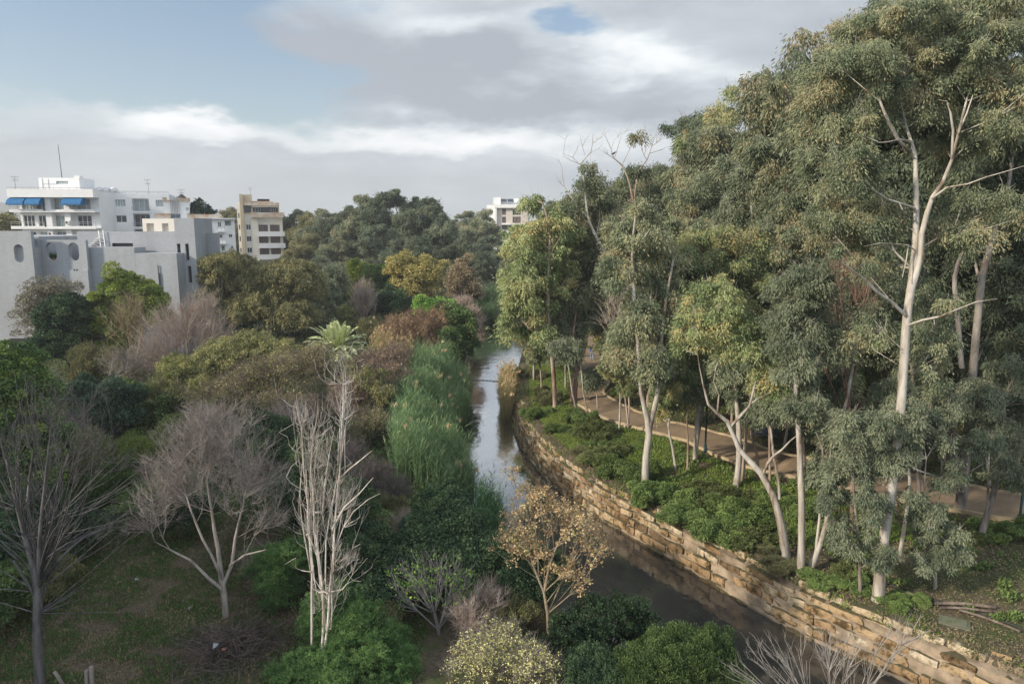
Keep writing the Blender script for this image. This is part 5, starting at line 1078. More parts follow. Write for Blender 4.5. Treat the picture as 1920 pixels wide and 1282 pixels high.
bush('bare_tree','yellowish bare tree with upright twigs in front of the lime-green tree',[EL(245,610,46,52,61,1.8)],LYG,barkmat('twig_straw',(.24,.18,.11),(.33,.26,.17),(.40,.33,.23),3),203,nc=200,cr=.4,nl=10,L=.14,W=.08,twigs=900,tl=1.1,rtip=.014,R0=.12,bf=.8,lo=.1,pw=1.5,tupw=.9,leaf_at=.5,mind=.01,thick=.06)
bush('bare_tree','wide pinkish-grey bare tree with dense fine upright twigs, right of the lime-green tree',[EL(340,640,78,60,57,2.6),EL(370,600,52,44,57.5,2.2),EL(300,680,46,46,56,2.),EL(400,650,44,50,57,2)],LTW,BPK,204,nc=620,cr=.4,nl=0,twigs=4500,tl=1.2,rtip=.015,R0=.14,bf=.7,lo=.1,pw=1.5,tupw=.9,mind=.01,thick=.07)
bush('tree','broad olive-brown tree below the old white apartment block',[EL(440,520,52,46,84,3.2),EL(500,545,56,50,83,3.2),EL(560,530,46,44,84,3.),EL(470,580,56,38,82,3.),EL(545,590,44,34,82,2.6),EL(405,545,24,46,83,1.8)],LOL,BGR,205,nc=330,cr=1.0,nl=300,L=.33,W=.12,style='euc',R0=.18)
bush('tree','wispy olive branch-crowned tree leaning left before the white block',[EL(400,510,26,36,80,1.6),EL(425,490,22,20,80,1.4),EL(395,560,20,30,80,1.4)],LOL,BGR,206,nc=60,cr=.75,nl=150,L=.3,W=.09,style='euc',R0=.1,twigs=200,tl=1.1)
bush('tree','greyish-green shrubby tree between the olive-brown tree and the bright cypresses',[EL(605,560,34,44,93,2.6),EL(590,600,30,30,90,2.2),EL(625,530,26,30,96,2.)],leafmat('sage',[(.06,.075,.045),(.10,.12,.075),(.145,.165,.105)]),BGR,207,nc=120,cr=.95,nl=280,L=.32,W=.12,style='euc')
for k,(lb,px,top,bot,w_,Yv) in enumerate((('slim bright green cypress, first of the short row behind the round bush',668,492,590,11,103),('slim bright green cypress, second of the short row',693,498,596,12,102),('slim dark green cypress behind the bare grey shrub tree',650,560,604,13,98),('slim bright green cypress standing right behind the yellow tree, left side',716,500,590,14,103),('slim green cypress partly hidden by the yellow tree',738,520,590,13,101))):
    bush('cypress_tree',lb,[EL(px,(top+bot)/2+6,w_,(bot-top)/2,Yv,w_*Yv/F),EL(px+2,top+22,w_*.6,24,Yv,w_*.6*Yv/F)],LLIME if k in(0,) else LMG,BDK,210+k,nc=110,cr=.55,nl=260,L=.3,W=.11,style='up',group='row of cypresses',R0=.1)
bush('bush','dark green bush under the slim cypresses, left of the yellow tree',[EL(735,585,40,34,96,2.8),EL(700,600,24,22,95,2)],LDG,BDK,216,nc=110,cr=.9,nl=330,L=.28,W=.16)
bush('tree','yellow-leaved tree standing before the big dark eucalyptus crowns',[EL(775,520,46,34,100,2.6),EL(805,515,26,28,100,2.),EL(750,505,28,24,100,2.),EL(775,560,38,26,99,2.2),EL(760,590,22,20,98,1.6)],LYEL,BPK,217,nc=170,cr=.75,nl=210,L=.28,W=.15,R0=.14)
bush('tree','small pink-brown leaved tree right of the yellow tree',[EL(868,512,20,22,112,1.6),EL(862,540,24,26,112,1.8),EL(885,550,18,24,112,1.5)],leafmat('pinkish',[(.12,.095,.06),(.17,.135,.085),(.21,.175,.11)]),BPK,218,nc=80,cr=.8,nl=190,L=.3,W=.16,R0=.12)
bush('bare_tree','small grey bare tree with upright twigs behind the round olive bush',[EL(682,572,24,38,92,1.6)],LTW,BPK,219,nc=260,cr=.4,nl=0,twigs=1800,tl=1.2,rtip=.022,R0=.12,bf=.9,lo=.1,pw=1.5,tupw=1.3,mind=.01,thick=.1)
bush('bush','small round olive-green bush beside the garden lawn',[EL(652,594,22,19,92,1.5)],leafmat('sage2',[(.09,.10,.045),(.14,.155,.07),(.19,.20,.10)]),BGR,220,nc=60,cr=.6,nl=260,L=.22,W=.12)
bush('shrub','rust-brown leafless round thicket left of the river',[EL(770,632,58,42,74,3.),EL(735,655,34,34,73,2.2),EL(815,620,32,34,75,2.2),EL(800,660,36,34,73,2.2)],LBR,barkmat('rusty_twig',(.20,.125,.075),(.28,.18,.11),(.35,.24,.16),3),221,nc=700,cr=.4,nl=24,L=.22,W=.07,style='up',twigs=5200,tl=1.0,rtip=.016,bf=.5,lo=.3,mind=.01,R0=.1,thick=.07)
bush('shrub','ivy-green dense shrub on the left river bank, right of the rust-brown thicket',[EL(855,615,30,32,76,2.2),EL(862,650,24,40,74.5,1.8),EL(838,590,26,20,78,2.),EL(840,655,26,40,73.5,1.8)],LMG,BDK,222,nc=190,cr=.65,nl=330,L=.2,W=.13)
bush('shrub','dry pinkish reeds and twigs hanging over the far left bank',[EL(886,606,18,26,88,1.4),EL(893,630,12,22,84,1.2),EL(868,578,22,16,94,1.8)],LTW,BPK,223,nc=160,cr=.5,nl=30,L=.4,W=.06,style='up',twigs=1200,tl=1.2,rtip=.02,mind=.01)
bush('shrub','light green leafy shrub at the garden edge behind the ivy-green one',[EL(830,585,30,14,84,2.2),EL(800,580,24,12,86,2.)],LBG,BDK,224,nc=70,cr=.7,nl=260,L=.22,W=.13)
# far eucalyptus mass
FV=[variant(301,22,17,LE4,BG,170,1.5,300,.62,.20,4),variant(302,22,16,LE,BG,160,1.5,300,.62,.20,4),variant(303,22,15,LOL,BG,150,1.4,300,.62,.20,4)]
GF='far eucalyptus crowns behind the garden'
FT=[(0,745,356,165,'tallest rounded dark eucalyptus crown at the middle of the far wood',.3),(1,690,366,168,'dark eucalyptus crown just left of the tallest far one',1.9),(0,645,385,172,'grey-green far eucalyptus crown, third to the left of the tallest',3.),(0,795,368,162,'dark eucalyptus crown just right of the tallest far one',4.2),(0,830,398,158,'dark far eucalyptus crown dropping toward the river',5.),
 (1,610,392,180,'olive far eucalyptus crown at the left shoulder of the far wood',.9),(2,580,402,185,'yellow-brown far eucalyptus crown near the beige tower',2.1),(0,550,392,195,'far eucalyptus crown touching the right side of the beige tower',3.3),(2,565,440,170,'yellow-olive eucalyptus low at the left shoulder of the far wood',4.),(1,640,430,160,'olive eucalyptus filling the left middle of the far wood',5.2),
 (0,715,420,152,'dark eucalyptus filling the middle of the far wood below the tallest crown',.5),(0,780,440,148,'dark eucalyptus below the right half of the far wood',1.4),(0,850,450,142,'deep green eucalyptus leaning over the far left bank',2.6),(1,875,396,225,'distant eucalyptus crown left of the modern white tower',3.6),(1,905,392,215,'distant eucalyptus crown directly before the modern white tower',4.9),
 (0,925,440,190,'eucalyptus crown hiding the foot of the modern white tower',.1),(0,900,470,140,'grey-green eucalyptus over the far end of the river',1.2),(1,945,520,135,'eucalyptus closing the view where the river disappears',2.9),(2,435,392,215,'distant olive eucalyptus left of the beige tower',2.2),(0,532,398,205,'distant eucalyptus peeping out behind the beige tower',5.8),(1,990,470,150,'eucalyptus behind the slender bend tree, at the far river end',.7),(2,520,480,130,'yellow-olive tree hiding the foot of the beige tower',3.7),(1,820,500,125,'grey-green eucalyptus behind the pink-brown leaved tree',4.4),(1,600,480,135,'olive tree behind the sage-green shrubby one',.2)]
for v,px,top,Y,lb,rz in FT: put(v,px,top,Y,lb,rz,wf=1.15 if top>430 else 1.,group=GF,src=FV,VHt=22)
# conifers on the skyline by the white blocks
for k,(lb,px,top,Yv,h,w_) in enumerate((('dark conifer at the far left edge beside the awning block',17,386,150,15,2.6),('narrow bent dark conifer between the white wing and the old white block',293,379,150,15,1.4),('dark conical roof-garden conifer above the old white block',374,377,126,4.4,2.4))):
    x=XY(px,top,Yv); zt_=ZY(top,Yv); zb_=zt_-h if k<2 else z3+.25; n=8; ells=[(x+(.15 if k==1 else 0)*math.sin(j*1.7),Yv,zb_+(zt_-zb_)*(.12+.84*j/n),max(.35,w_*(1-j/(n+.5))*(1 if k!=1 else .7)),max(.35,w_*(1-j/(n+.5))),(zt_-zb_)/n*.8) for j in range(n)]
    if k<2: zb_=0
    tree('conifer_tree',lb,'tree',(x,Yv,zb_),[[(x,Yv,zb_,.22),(x,Yv,(zb_+zt_)/2,.16),(x,Yv,zt_-.2,.04)]],ells,110,.55,230,.32,.13,'feather',leafmat('conifer',[(.012,.025,.018),(.022,.042,.03),(.035,.06,.04)]),BDK,seed=330+k,R0=.08)
# low trees left of B1
bush('tree','olive bush-like tree at the left edge behind the grey block wall',[EL(8,425,26,14,140,3)],LOL,BGR,340,nc=60,cr=1.,nl=200,L=.5,W=.2)
# --- middle belt
bush('tree','feathery yellow-green tree arching over the brown thicket, left part',[EL(430,668,62,34,54,2.4),EL(475,650,50,30,54.5,2.2),EL(395,690,40,34,53,1.8),EL(520,665,44,30,54,1.8)],LYG,BGR,400,nc=210,cr=.62,nl=210,L=.2,W=.075,style='euc',R0=.12,twigs=900,tl=.7)
bush('tree','olive-green feathery tree in front of the wide pinkish bare tree',[EL(350,715,44,46,52,1.9),EL(330,690,30,30,53,1.4),EL(390,740,42,36,50,1.6)],leafmat('olive2',[(.05,.06,.022),(.09,.10,.035),(.13,.135,.05),(.18,.17,.06)]),BGR,401,nc=170,cr=.55,nl=230,L=.18,W=.07,style='euc',twigs=500,tl=.6)
BBR=barkmat('brown_twig',(.16,.125,.10),(.23,.185,.15),(.31,.25,.21),3)
bush('shrub','tangled brown leafless thicket left of the pale dead poplar tops',[EL(540,705,66,44,50,2.6),EL(480,720,50,44,49,2.),EL(590,690,46,40,51,2.2),EL(520,770,56,40,46,2.),EL(445,740,46,40,48,1.8)],LOL,BBR,402,nc=900,cr=.35,nl=16,L=.14,W=.06,twigs=6500,tl=.8,rtip=.013,bf=.35,lo=.2,pw=2,mind=.01,R0=.1,thick=.05,tupw=.1)
bush('shrub','tangled dark brown thicket between the pale dead poplar and the reed bed',[EL(700,690,50,34,55,2.2),EL(740,680,34,34,56,2.),EL(690,735,50,40,49,1.9),EL(735,720,36,40,51,1.6),EL(650,760,40,44,46,1.6)],LBR,barkmat('plum_twig',(.13,.10,.088),(.19,.15,.13),(.26,.21,.18),3),403,nc=800,cr=.35,nl=14,L=.15,W=.06,twigs=5200,tl=.8,rtip=.013,bf=.35,lo=.2,pw=2,mind=.01,R0=.1,thick=.05,tupw=.1)
bush('shrub','yellow-green feathery branch spray right of the pale dead poplar top',[EL(690,715,42,30,47,1.4),EL(715,745,30,26,46,1.1),EL(660,700,24,20,47,1.)],LYG,BGR,404,nc=60,cr=.45,nl=90,L=.15,W=.07,style='euc',twigs=200,tl=.6)
bush('tree','small dark tree with a visible short trunk left of the grey bare tree',[EL(195,775,50,40,46,1.7),EL(160,745,34,30,46.5,1.3),EL(215,745,30,26,46.5,1.1),EL(200,800,44,28,45.5,1.4)],leafmat('slate',[(.020,.038,.026),(.035,.06,.04),(.055,.085,.055)]),BDK,405,nc=140,cr=.55,nl=260,L=.16,W=.08,trunk=[((190,868,43.5,.13),(188,835,44,.11),(196,800,45,.09),(195,770,46,.05))])
bush('shrub','green leafy bush below the wide pinkish bare tree',[EL(270,755,46,30,49,1.7),EL(300,775,34,26,48,1.4),EL(235,740,26,20,50,1.2)],LMG,BDK,406,nc=110,cr=.5,nl=260,L=.15,W=.08)
bush('shrub','grey twiggy leafless shrub at the left, before the dark round tree',[EL(95,760,44,44,47,1.6),EL(70,720,40,28,50,1.6),EL(130,810,40,40,43,1.4),EL(235,690,46,28,54,1.8)],LTW,BGR,407,nc=420,cr=.35,nl=0,twigs=3000,tl=.8,rtip=.011,bf=.5,mind=.01,thick=.04,lo=.1,pw=1.5)
bush('shrub','dark purple-grey twiggy shrub at the foot of the reed bed',[EL(700,905,56,46,34.5,1.4),EL(740,930,40,34,33,1.1),EL(660,860,34,34,37,1.1)],LTW,barkmat('purple_twig',(.09,.077,.077),(.135,.115,.115),(.18,.155,.155),3),408,nc=500,cr=.3,nl=0,twigs=3800,tl=.55,rtip=.008,bf=.5,mind=.01,thick=.03,lo=.1,pw=1.5)
bush('shrub','shaded green shrub left of the grassy clearing',[EL(190,930,52,34,34.5,1.3),EL(230,900,46,34,36,1.3),EL(150,960,34,26,33,1.)],LMG,BDK,409,nc=130,cr=.42,nl=300,L=.11,W=.05,style='up')
bush('shrub','yellowish-green rounded shrub above the grassy clearing',[EL(275,860,44,34,39,1.3),EL(235,850,30,24,40,1.),EL(330,820,36,34,41,1.2)],leafmat('olive3',[(.05,.07,.02),(.085,.11,.03),(.13,.15,.045)]),BGR,410,nc=130,cr=.45,nl=260,L=.13,W=.05,style='up')
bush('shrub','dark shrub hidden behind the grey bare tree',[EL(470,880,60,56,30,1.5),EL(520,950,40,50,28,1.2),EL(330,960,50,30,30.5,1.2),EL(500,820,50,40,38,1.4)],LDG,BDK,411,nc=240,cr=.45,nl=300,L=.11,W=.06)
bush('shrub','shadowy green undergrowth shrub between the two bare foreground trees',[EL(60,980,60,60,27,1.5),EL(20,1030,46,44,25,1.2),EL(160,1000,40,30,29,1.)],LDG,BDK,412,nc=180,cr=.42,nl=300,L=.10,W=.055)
bush('tree','evergreen tree with glossy yellow-green top leaves at the left edge',[EL(35,760,56,60,31,1.9),EL(10,700,56,42,31.5,1.8),EL(70,840,50,60,30.5,1.6),EL(15,860,56,70,30.5,1.7),EL(60,920,50,50,30,1.4)],leafmat('laurel',[(.020,.040,.018),(.040,.072,.026),(.085,.125,.035),(.17,.20,.05)]),BDK,413,nc=270,cr=.45,nl=330,L=.14,W=.08,R0=.14)
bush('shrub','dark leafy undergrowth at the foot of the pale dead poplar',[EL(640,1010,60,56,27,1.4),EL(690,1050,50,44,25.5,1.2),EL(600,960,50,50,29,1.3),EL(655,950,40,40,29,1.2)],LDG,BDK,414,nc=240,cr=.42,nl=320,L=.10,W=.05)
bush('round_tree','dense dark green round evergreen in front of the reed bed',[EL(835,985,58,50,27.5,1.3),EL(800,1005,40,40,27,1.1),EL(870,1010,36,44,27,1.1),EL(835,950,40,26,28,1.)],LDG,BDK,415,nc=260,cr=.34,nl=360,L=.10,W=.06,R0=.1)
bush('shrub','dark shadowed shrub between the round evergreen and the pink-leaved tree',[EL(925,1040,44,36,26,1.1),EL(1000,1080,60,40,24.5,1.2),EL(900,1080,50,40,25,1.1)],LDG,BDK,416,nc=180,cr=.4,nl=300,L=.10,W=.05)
bush('shrub','deep green fine-leaved shrub leaning over the near water',[EL(1120,1180,60,42,22.5,1.1),EL(1180,1160,46,30,23,.9),EL(1080,1210,56,44,21.8,1.),EL(1210,1190,30,22,22.6,.7)],LDG,BDK,417,nc=210,cr=.34,nl=300,L=.09,W=.04,style='feather',twigs=500,tl=.5)
FIG=barkmat('fig_grey',(.13,.125,.12),(.19,.185,.18),(.25,.245,.24),3)
bush('fig_tree','low grey-branched tree with sparse light green leaf tufts at its rim',[EL(810,1095,96,52,23.5,1.5),EL(770,1110,50,40,23.3,1.),EL(860,1100,44,36,23.5,1.)],LBG,FIG,418,nc=330,cr=.15,nl=7,L=.10,W=.06,twigs=700,tl=.35,rtip=.009,R0=.075,bf=.75,lo=.2,pw=2,mind=.12,thick=.016,leaf_at=.5,
  trunk=[((826,1205,22.9,.075),(822,1180,22.9,.07),(815,1150,23,.06))],pen=.5)
bush('shrub','dark ivy undergrowth behind the fig-like grey-branched tree',[EL(790,1060,70,36,25.5,1.2),EL(740,1080,46,44,25,1.),EL(860,1050,44,30,25.5,1.),EL(700,1130,40,40,23.5,.9)],LDG,BDK,419,nc=180,cr=.38,nl=300,L=.11,W=.07)
bush('tree','sapling-like tree with peach-pink autumn leaves beside the near bend of the river',[EL(1010,960,66,52,23.6,1.2),EL(1075,990,56,46,23.4,1.1),EL(960,1020,46,40,23.6,.9),EL(1110,1040,40,34,23.2,.8),EL(1000,1040,56,34,23.4,1.),EL(1060,1080,50,30,23,.9),EL(960,900,26,20,24,.5)],LORG,barkmat('tan_twig',(.20,.16,.11),(.28,.23,.16),(.34,.29,.22),3),420,nc=300,cr=.19,nl=17,L=.085,W=.06,twigs=700,tl=.4,rtip=.007,R0=.06,bf=.75,lo=.25,pw=2.,mind=.14,thick=.02,
  trunk=[((1029,1192,22.8,.07),(1027,1150,22.8,.06),(1020,1110,22.9,.05),(1030,1060,23,.04),(1050,1010,23.1,.02)),((1020,1110,22.9,.045),(1000,1060,23,.035),(985,1010,23.2,.02)),((1024,1130,22.8,.04),(1055,1090,22.9,.03),(1080,1040,23,.02))],leaf_at=.9,pen=.5)
bush('flowering_shrub','grey twiggy shrub dotted with pale yellow blossom at the bottom centre',[EL(930,1225,76,58,20.5,1.1),EL(1000,1260,60,50,20,.9),EL(880,1250,50,50,20.2,.8)],leafmat('blossom',[(.10,.12,.05),(.30,.29,.12),(.42,.40,.18),(.50,.47,.24)]),BGR,421,nc=620,cr=.13,nl=9,L=.05,W=.04,twigs=2600,tl=.4,rtip=.006,R0=.03,bf=.5,lo=.3,mind=.05,thick=.015)
bush('bush','bright green small-leaved bush by the water at the bottom right of centre',[EL(1270,1235,86,44,19.8,1.1),EL(1210,1262,66,44,19.4,.9),EL(1330,1225,46,38,20,.8),EL(1340,1265,60,36,19.5,.8)],LMG,BDK,422,nc=300,cr=.26,nl=330,L=.065,W=.03,style='up')
bush('shrub','dark bush at the bottom, between the yellow-flowered shrub and the bright green bush',[EL(1110,1262,60,34,20,.9),EL(1160,1270,40,30,19.6,.7)],LDG,BDK,423,nc=120,cr=.26,nl=280,L=.07,W=.03)
BF_=leafmat('tamarisk',[(.022,.05,.018),(.040,.082,.028),(.066,.12,.04),(.10,.155,.055)],.3)
for k,(lb,e_) in enumerate((('feathery bright green tamarisk at the foot of the pale dead poplar, right side',[EL(665,1195,56,66,21,1.),EL(700,1240,50,60,20.4,.9),EL(640,1150,36,50,21.8,.8)]),('feathery bright green tamarisk left of the pale dead poplar foot, at the bottom edge',[EL(575,1262,46,34,20,.8),EL(540,1275,30,24,19.8,.6),EL(625,1262,40,30,19.8,.7)]),('feathery dark green tamarisk left of the poplar, behind the brush pile',[EL(520,1110,36,56,24.4,.8),EL(545,1060,36,46,25,.8),EL(500,1060,30,34,25.6,.7)]),('feathery green tamarisk between the poplar stems and the fig-like tree',[EL(745,1245,30,30,20.6,.6),EL(735,1200,22,30,21.4,.5),EL(600,1170,30,56,22.4,.6)]))):
    bush('tamarisk_shrub',lb,e_,BF_,BDK,430+k,nc=190,cr=.3,nl=420,L=.065,W=.018,style='feather',group='feathery tamarisks at the bottom of the view')
# ---- bare foreground trees
bush('bare_tree','large grey-pink bare tree with a vase-shaped crown of fine twigs beside the grassy clearing',
 [EL(400,860,118,92,24.6,2.1),EL(330,930,84,64,24.2,1.6),EL(470,920,76,66,24.6,1.6),EL(400,810,66,46,25,1.5),EL(285,980,46,34,24,.9),EL(500,985,36,30,24,.8)],LTW,barkmat('ash_grey',(.23,.195,.175),(.33,.29,.265),(.42,.375,.35),3),440,nc=1150,cr=.3,nl=0,twigs=9500,tl=.6,rtip=.0068,R0=.05,bf=.5,lo=.05,pw=1.25,mind=.01,thick=.016,tupw=.6,pen=.9,ex=.5,wob=.02,
 trunk=[((424,1163,23.8,0.122),(421,1120,23.8,0.108),(415,1080,23.9,0.094),(408,1030,24,0.072),(395,960,24.2,0.050),(388,900,24.4,0.029)),((419,1105,23.8,0.072),(395,1085,23.7,0.058),(360,1050,23.6,0.043),(320,1030,23.6,0.029),(290,1015,23.6,0.014)),((418,1095,23.8,0.072),(432,1060,23.9,0.061),(440,1010,24.1,0.050),(455,950,24.3,0.036),(470,890,24.5,0.022)),((416,1085,23.8,0.058),(400,1040,23.4,0.043),(370,980,23.2,0.036),(350,930,23.2,0.022)),((432,1060,23.9,0.043),(460,1040,23.6,0.036),(500,1030,23.4,0.022))])
rg=np.random.default_rng(77); SHOOT=[]
for k in range(120):
    s0=[(72,1150,20.),(70,1110,20.1),(74,1085,20.1),(62,1050,20.2),(84,1050,20.2),(50,1010,20.2),(95,1020,20.3),(40,960,20.3),(105,970,20.4)][k%9]; p0=D(*s0); a=rg.normal(0,1.)*.75+(.3 if k%3 else .9); d=np.array([math.sin(a)*.9,rg.normal(0,.35),abs(math.cos(a))*.95+.05]); d/=np.linalg.norm(d); l=rg.uniform(1.4,4.6)*(1 if d[2]>.4 else .8); pts=[]
    bend=rg.normal(0,.2,3)*[1,1,.5]
    for t in (0,.25,.5,.75,1): pts.append((*(p0+d*l*t+bend*l*t*t+np.array([0,0,.10*l*t*t])),.019*(1-t)+.0045))
    SHOOT.append(pts)
bush('bare_tree','dark bare tree with long straight shoots from a pollarded trunk at the far left',
 [EL(110,800,110,70,20.8,1.7),EL(60,860,66,110,20.4,1.4),EL(170,880,70,60,20.8,1.2),EL(20,930,40,90,20.2,.9),EL(200,1000,50,46,20.6,.8)],LTW,barkmat('slate_twig',(.075,.072,.072),(.12,.115,.115),(.17,.16,.16),3),441,nc=220,cr=.3,nl=0,twigs=1500,tl=.6,rtip=.005,R0=.03,bf=.55,lo=.3,pw=2,mind=.25,extra=SHOOT,thick=.022,tupw=.8,pen=.9,
 trunk=[((76,1296,19.9,.16),(72,1230,20,.145),(70,1160,20,.13),(72,1110,20.1,.14),(66,1070,20.1,.12),(48,1010,20.2,.08),(30,940,20.3,.05),(12,860,20.4,.03)),((70,1085,20.1,.09),(62,1020,20.3,.07),(52,940,20.4,.05),(62,850,20.6,.03)),((74,1090,20.1,.08),(84,1020,20.3,.06),(100,940,20.5,.045),(130,850,20.7,.025)),((76,1100,20.1,.08),(110,1050,20.2,.05),(160,1005,20.4,.035),(210,985,20.6,.02)),((70,1130,20.1,.06),(50,1090,19.9,.05),(25,1050,19.8,.035)),((72,1095,20.1,.07),(75,1000,19.9,.05),(85,900,19.9,.035),(95,800,20,.02))])
def TPk(*a): return [(*D(px,py,Y),r*.55) for px,py,Y,r in a]
PST=[TPk((583,1225,20.9,.075),(582,1150,20.95,.072),(584,1070,21,.068),(578,1000,21,.064),(572,920,21.1,.055),(570,850,21.1,.045),(566,800,21.2,.035),(560,765,21.2,.025),(556,738,21.2,.012)),
 TPk((600,1250,20.6,.08),(602,1180,20.7,.075),(598,1110,20.8,.07),(595,1040,20.9,.065),(588,960,21,.055),(585,880,21,.045),(590,820,21.1,.035),(597,770,21.1,.022),(596,735,21.1,.01)),
 TPk((604,1255,20.5,.085),(612,1180,20.6,.08),(618,1110,20.7,.075),(622,1040,20.8,.07),(628,960,20.9,.062),(636,880,21,.055),(642,800,21.1,.05),(648,740,21.1,.04),(650,700,21.1,.03),(640,668,21.1,.02),(632,655,21.1,.01)),
 TPk((628,960,20.9,.05),(634,880,20.8,.045),(640,790,20.9,.04),(643,720,20.9,.03),(646,690,20.9,.015)),
 TPk((622,1040,20.8,.04),(640,990,20.7,.035),(660,960,20.6,.03),(690,935,20.5,.022),(712,925,20.5,.01)),TP((625,990,20.8,.035),(645,950,20.6,.03),(672,925,20.5,.022),(700,895,20.5,.012)),TP((636,900,21,.035),(655,880,20.8,.028),(680,860,20.7,.02),(697,845,20.7,.01)),
 TPk((595,1040,20.9,.035),(575,990,20.8,.03),(556,960,20.7,.02),(548,940,20.7,.01)),TP((606,960,21,.035),(612,900,20.9,.03),(620,850,20.9,.02),(628,800,20.9,.01)),TP((566,800,21.2,.02),(557,775,21.1,.015),(553,750,21.1,.008))]
for kk,(dx,dy,sc_) in enumerate(((.10,.05,.9),(-.12,.08,.8),(.05,-.1,.85))):
    rg=np.random.default_rng(70+kk)
    for src_ in (0,1,2):
        t_=[(a[0]+dx*(1+.6*math.sin(i*1.9+kk)),a[1]+dy,a[2]-.25*kk,a[3]*.6) for i,a in enumerate(PST[src_])][(1+kk):]; PST.append(t_)
rg=np.random.default_rng(88)
for k in range(46):
    src_=PST[[0,1,2,3][k%4]]; i=rg.integers(2,len(src_)-1); a=np.array(src_[i]); sx_=rg.choice([-1,1],p=[.4,.6]); l=rg.uniform(.35,1.25); th=rg.uniform(-.2,.5); pts=[]
    for t in np.linspace(0,1,6): th2=th+t*rg.uniform(.6,1.6); pts.append((a[0]+sx_*l*t*math.cos(th2*.8),a[1]+rg.normal(0,.04)+.3*l*t*math.sin(k),a[2]+l*t*math.sin(th2)*.9,a[3]*.45*(1-.8*t)+.003))
    PST.append(pts)
b_=base_of(PST[0])
tree('dead_tree','tall silvery dead poplar-like tree with several crooked upright stems, left of the river','tree',b_,[PST[2]]+PST[:2]+PST[3:],
 [EL(645,780,20,120,21.1,.5),EL(575,820,24,70,21.1,.5),EL(605,860,34,90,21,.6),EL(640,950,56,70,20.9,.7),EL(590,1000,44,80,20.9,.6),EL(650,1060,50,60,20.8,.6),EL(640,690,14,40,21.1,.3),EL(643,760,22,80,21.1,.35),EL(568,800,24,60,21.1,.35),EL(600,930,50,120,21,.7),EL(620,1120,46,50,20.9,.6)],900,.2,0,.1,.05,'up',None,BSL,seed=450,R0=.035,rtip=.006,bf=.65,lo=.05,pw=1.3,mind=.08,thick=.014,twigs=1500,tl=.42,tupw=1.6,ex=.5,wob=.025)
bush('bare_shrub','pale leafless branching shrub overhanging the water at the bottom right',
 [EL(1450,1240,70,40,17.6,.8),EL(1540,1235,60,44,17.2,.8),EL(1610,1250,60,56,16.8,.8),EL(1700,1190,40,36,16.8,.5),EL(1380,1262,40,20,17.6,.5)],LTW,barkmat('ash_twig',(.20,.185,.17),(.29,.27,.25),(.36,.34,.32),3),451,nc=190,cr=.2,nl=0,twigs=420,tl=.35,rtip=.006,R0=.03,bf=.9,lo=.3,pw=2,mind=.1,thick=.014,tupw=.8,
 trunk=[((1560,1420,17.,.05),(1520,1330,17.2,.04),(1490,1270,17.4,.025),(1462,1225,17.6,.012)),((1560,1420,17.,.05),(1600,1330,17,.04),(1640,1280,16.9,.03),(1690,1210,16.8,.018),(1745,1180,16.7,.008)),((1560,1420,17.,.04),(1560,1330,17.1,.03),(1555,1260,17.1,.018),(1570,1215,17.1,.008))])
# ---- palm and cycad
def frond(q,rg,b0,az_,el_,Ln,drop,wd,n=26,tint=.5):
    d=np.array([math.cos(az_)*math.cos(el_),math.sin(az_)*math.cos(el_),math.sin(el_)]); t=np.linspace(0,1,12)[:,None]; pts=b0+d*Ln*t; pts[:,2]-=(drop*Ln*t[:,0]**2.2)
    q.tube(pts,np.linspace(.035,.008,12),4,0); 
    tt=np.repeat(np.linspace(.12,.98,n),2); p=np.stack([np.interp(tt,t[:,0],pts[:,i]) for i in range(3)],1); dd_=nrm(np.stack([np.gradient(pts[:,i]) for i in range(3)],1)); ax=nrm(np.stack([np.interp(tt,t[:,0],dd_[:,i]) for i in range(3)],1))
    side=nrm(np.cross(ax,[0,0,1.])); sg=np.where(np.arange(len(tt))%2==0,1,-1)[:,None]; A=side*sg*.8+ax*.65+[0,0,.18]; ll=wd*np.sin(np.clip(tt*.9+.12,0,1)*math.pi)**.6
    q.leaves(p,A,np.cross(A,ax)+rg.normal(size=A.shape)*.25,ll,.075,1,np.clip(tint+rg.normal(0,.12,len(tt)),0,1))
def palm(name,label,x,y,zc,n,Ln,wd,lm,seed,el=(-.2,1.35),trunk_r=.25):
    z=gz(x,y); r=thing(name,label,'palm',(x,y,z)); rg=np.random.default_rng(seed); q=Q(); q.tube([(x,y,z-.1),(x,y,(z+zc)/2),(x,y,zc)],[trunk_r*1.1,trunk_r,trunk_r*1.1],10); q.build('trunk',BDK,r,(x,y,z)); q=Q()
    for k in range(n):
        e_=el[0]+(el[1]-el[0])*((k+.5)/n)**.8; frond(q,rg,np.array([x,y,zc]),k*2.4+rg.normal(0,.1),e_,Ln*rg.uniform(.85,1.1),rg.uniform(.25,.5)*(1.25-e_*.5),wd,tint=.3+.4*rg.random())
    q.build('fronds',[BGR,lm],r,(x,y,z))
LP=leafmat('palm_silver',[(.15,.18,.09),(.24,.27,.14),(.34,.36,.21)],.1)
c=D(632,650,56); palm('palm_tree','silvery yellow-green feather palm behind the pale dead poplar top',c[0],c[1],c[2]-.3,84,3.2,.5,LP,5,(-.55,1.35))
c=D(155,700,61); palm('cycad','low dark green cycad on the bare ground by the dark round tree',c[0],c[1],c[2]-.3,34,1.9,.4,LMG,6,(-.05,1.2),.2)
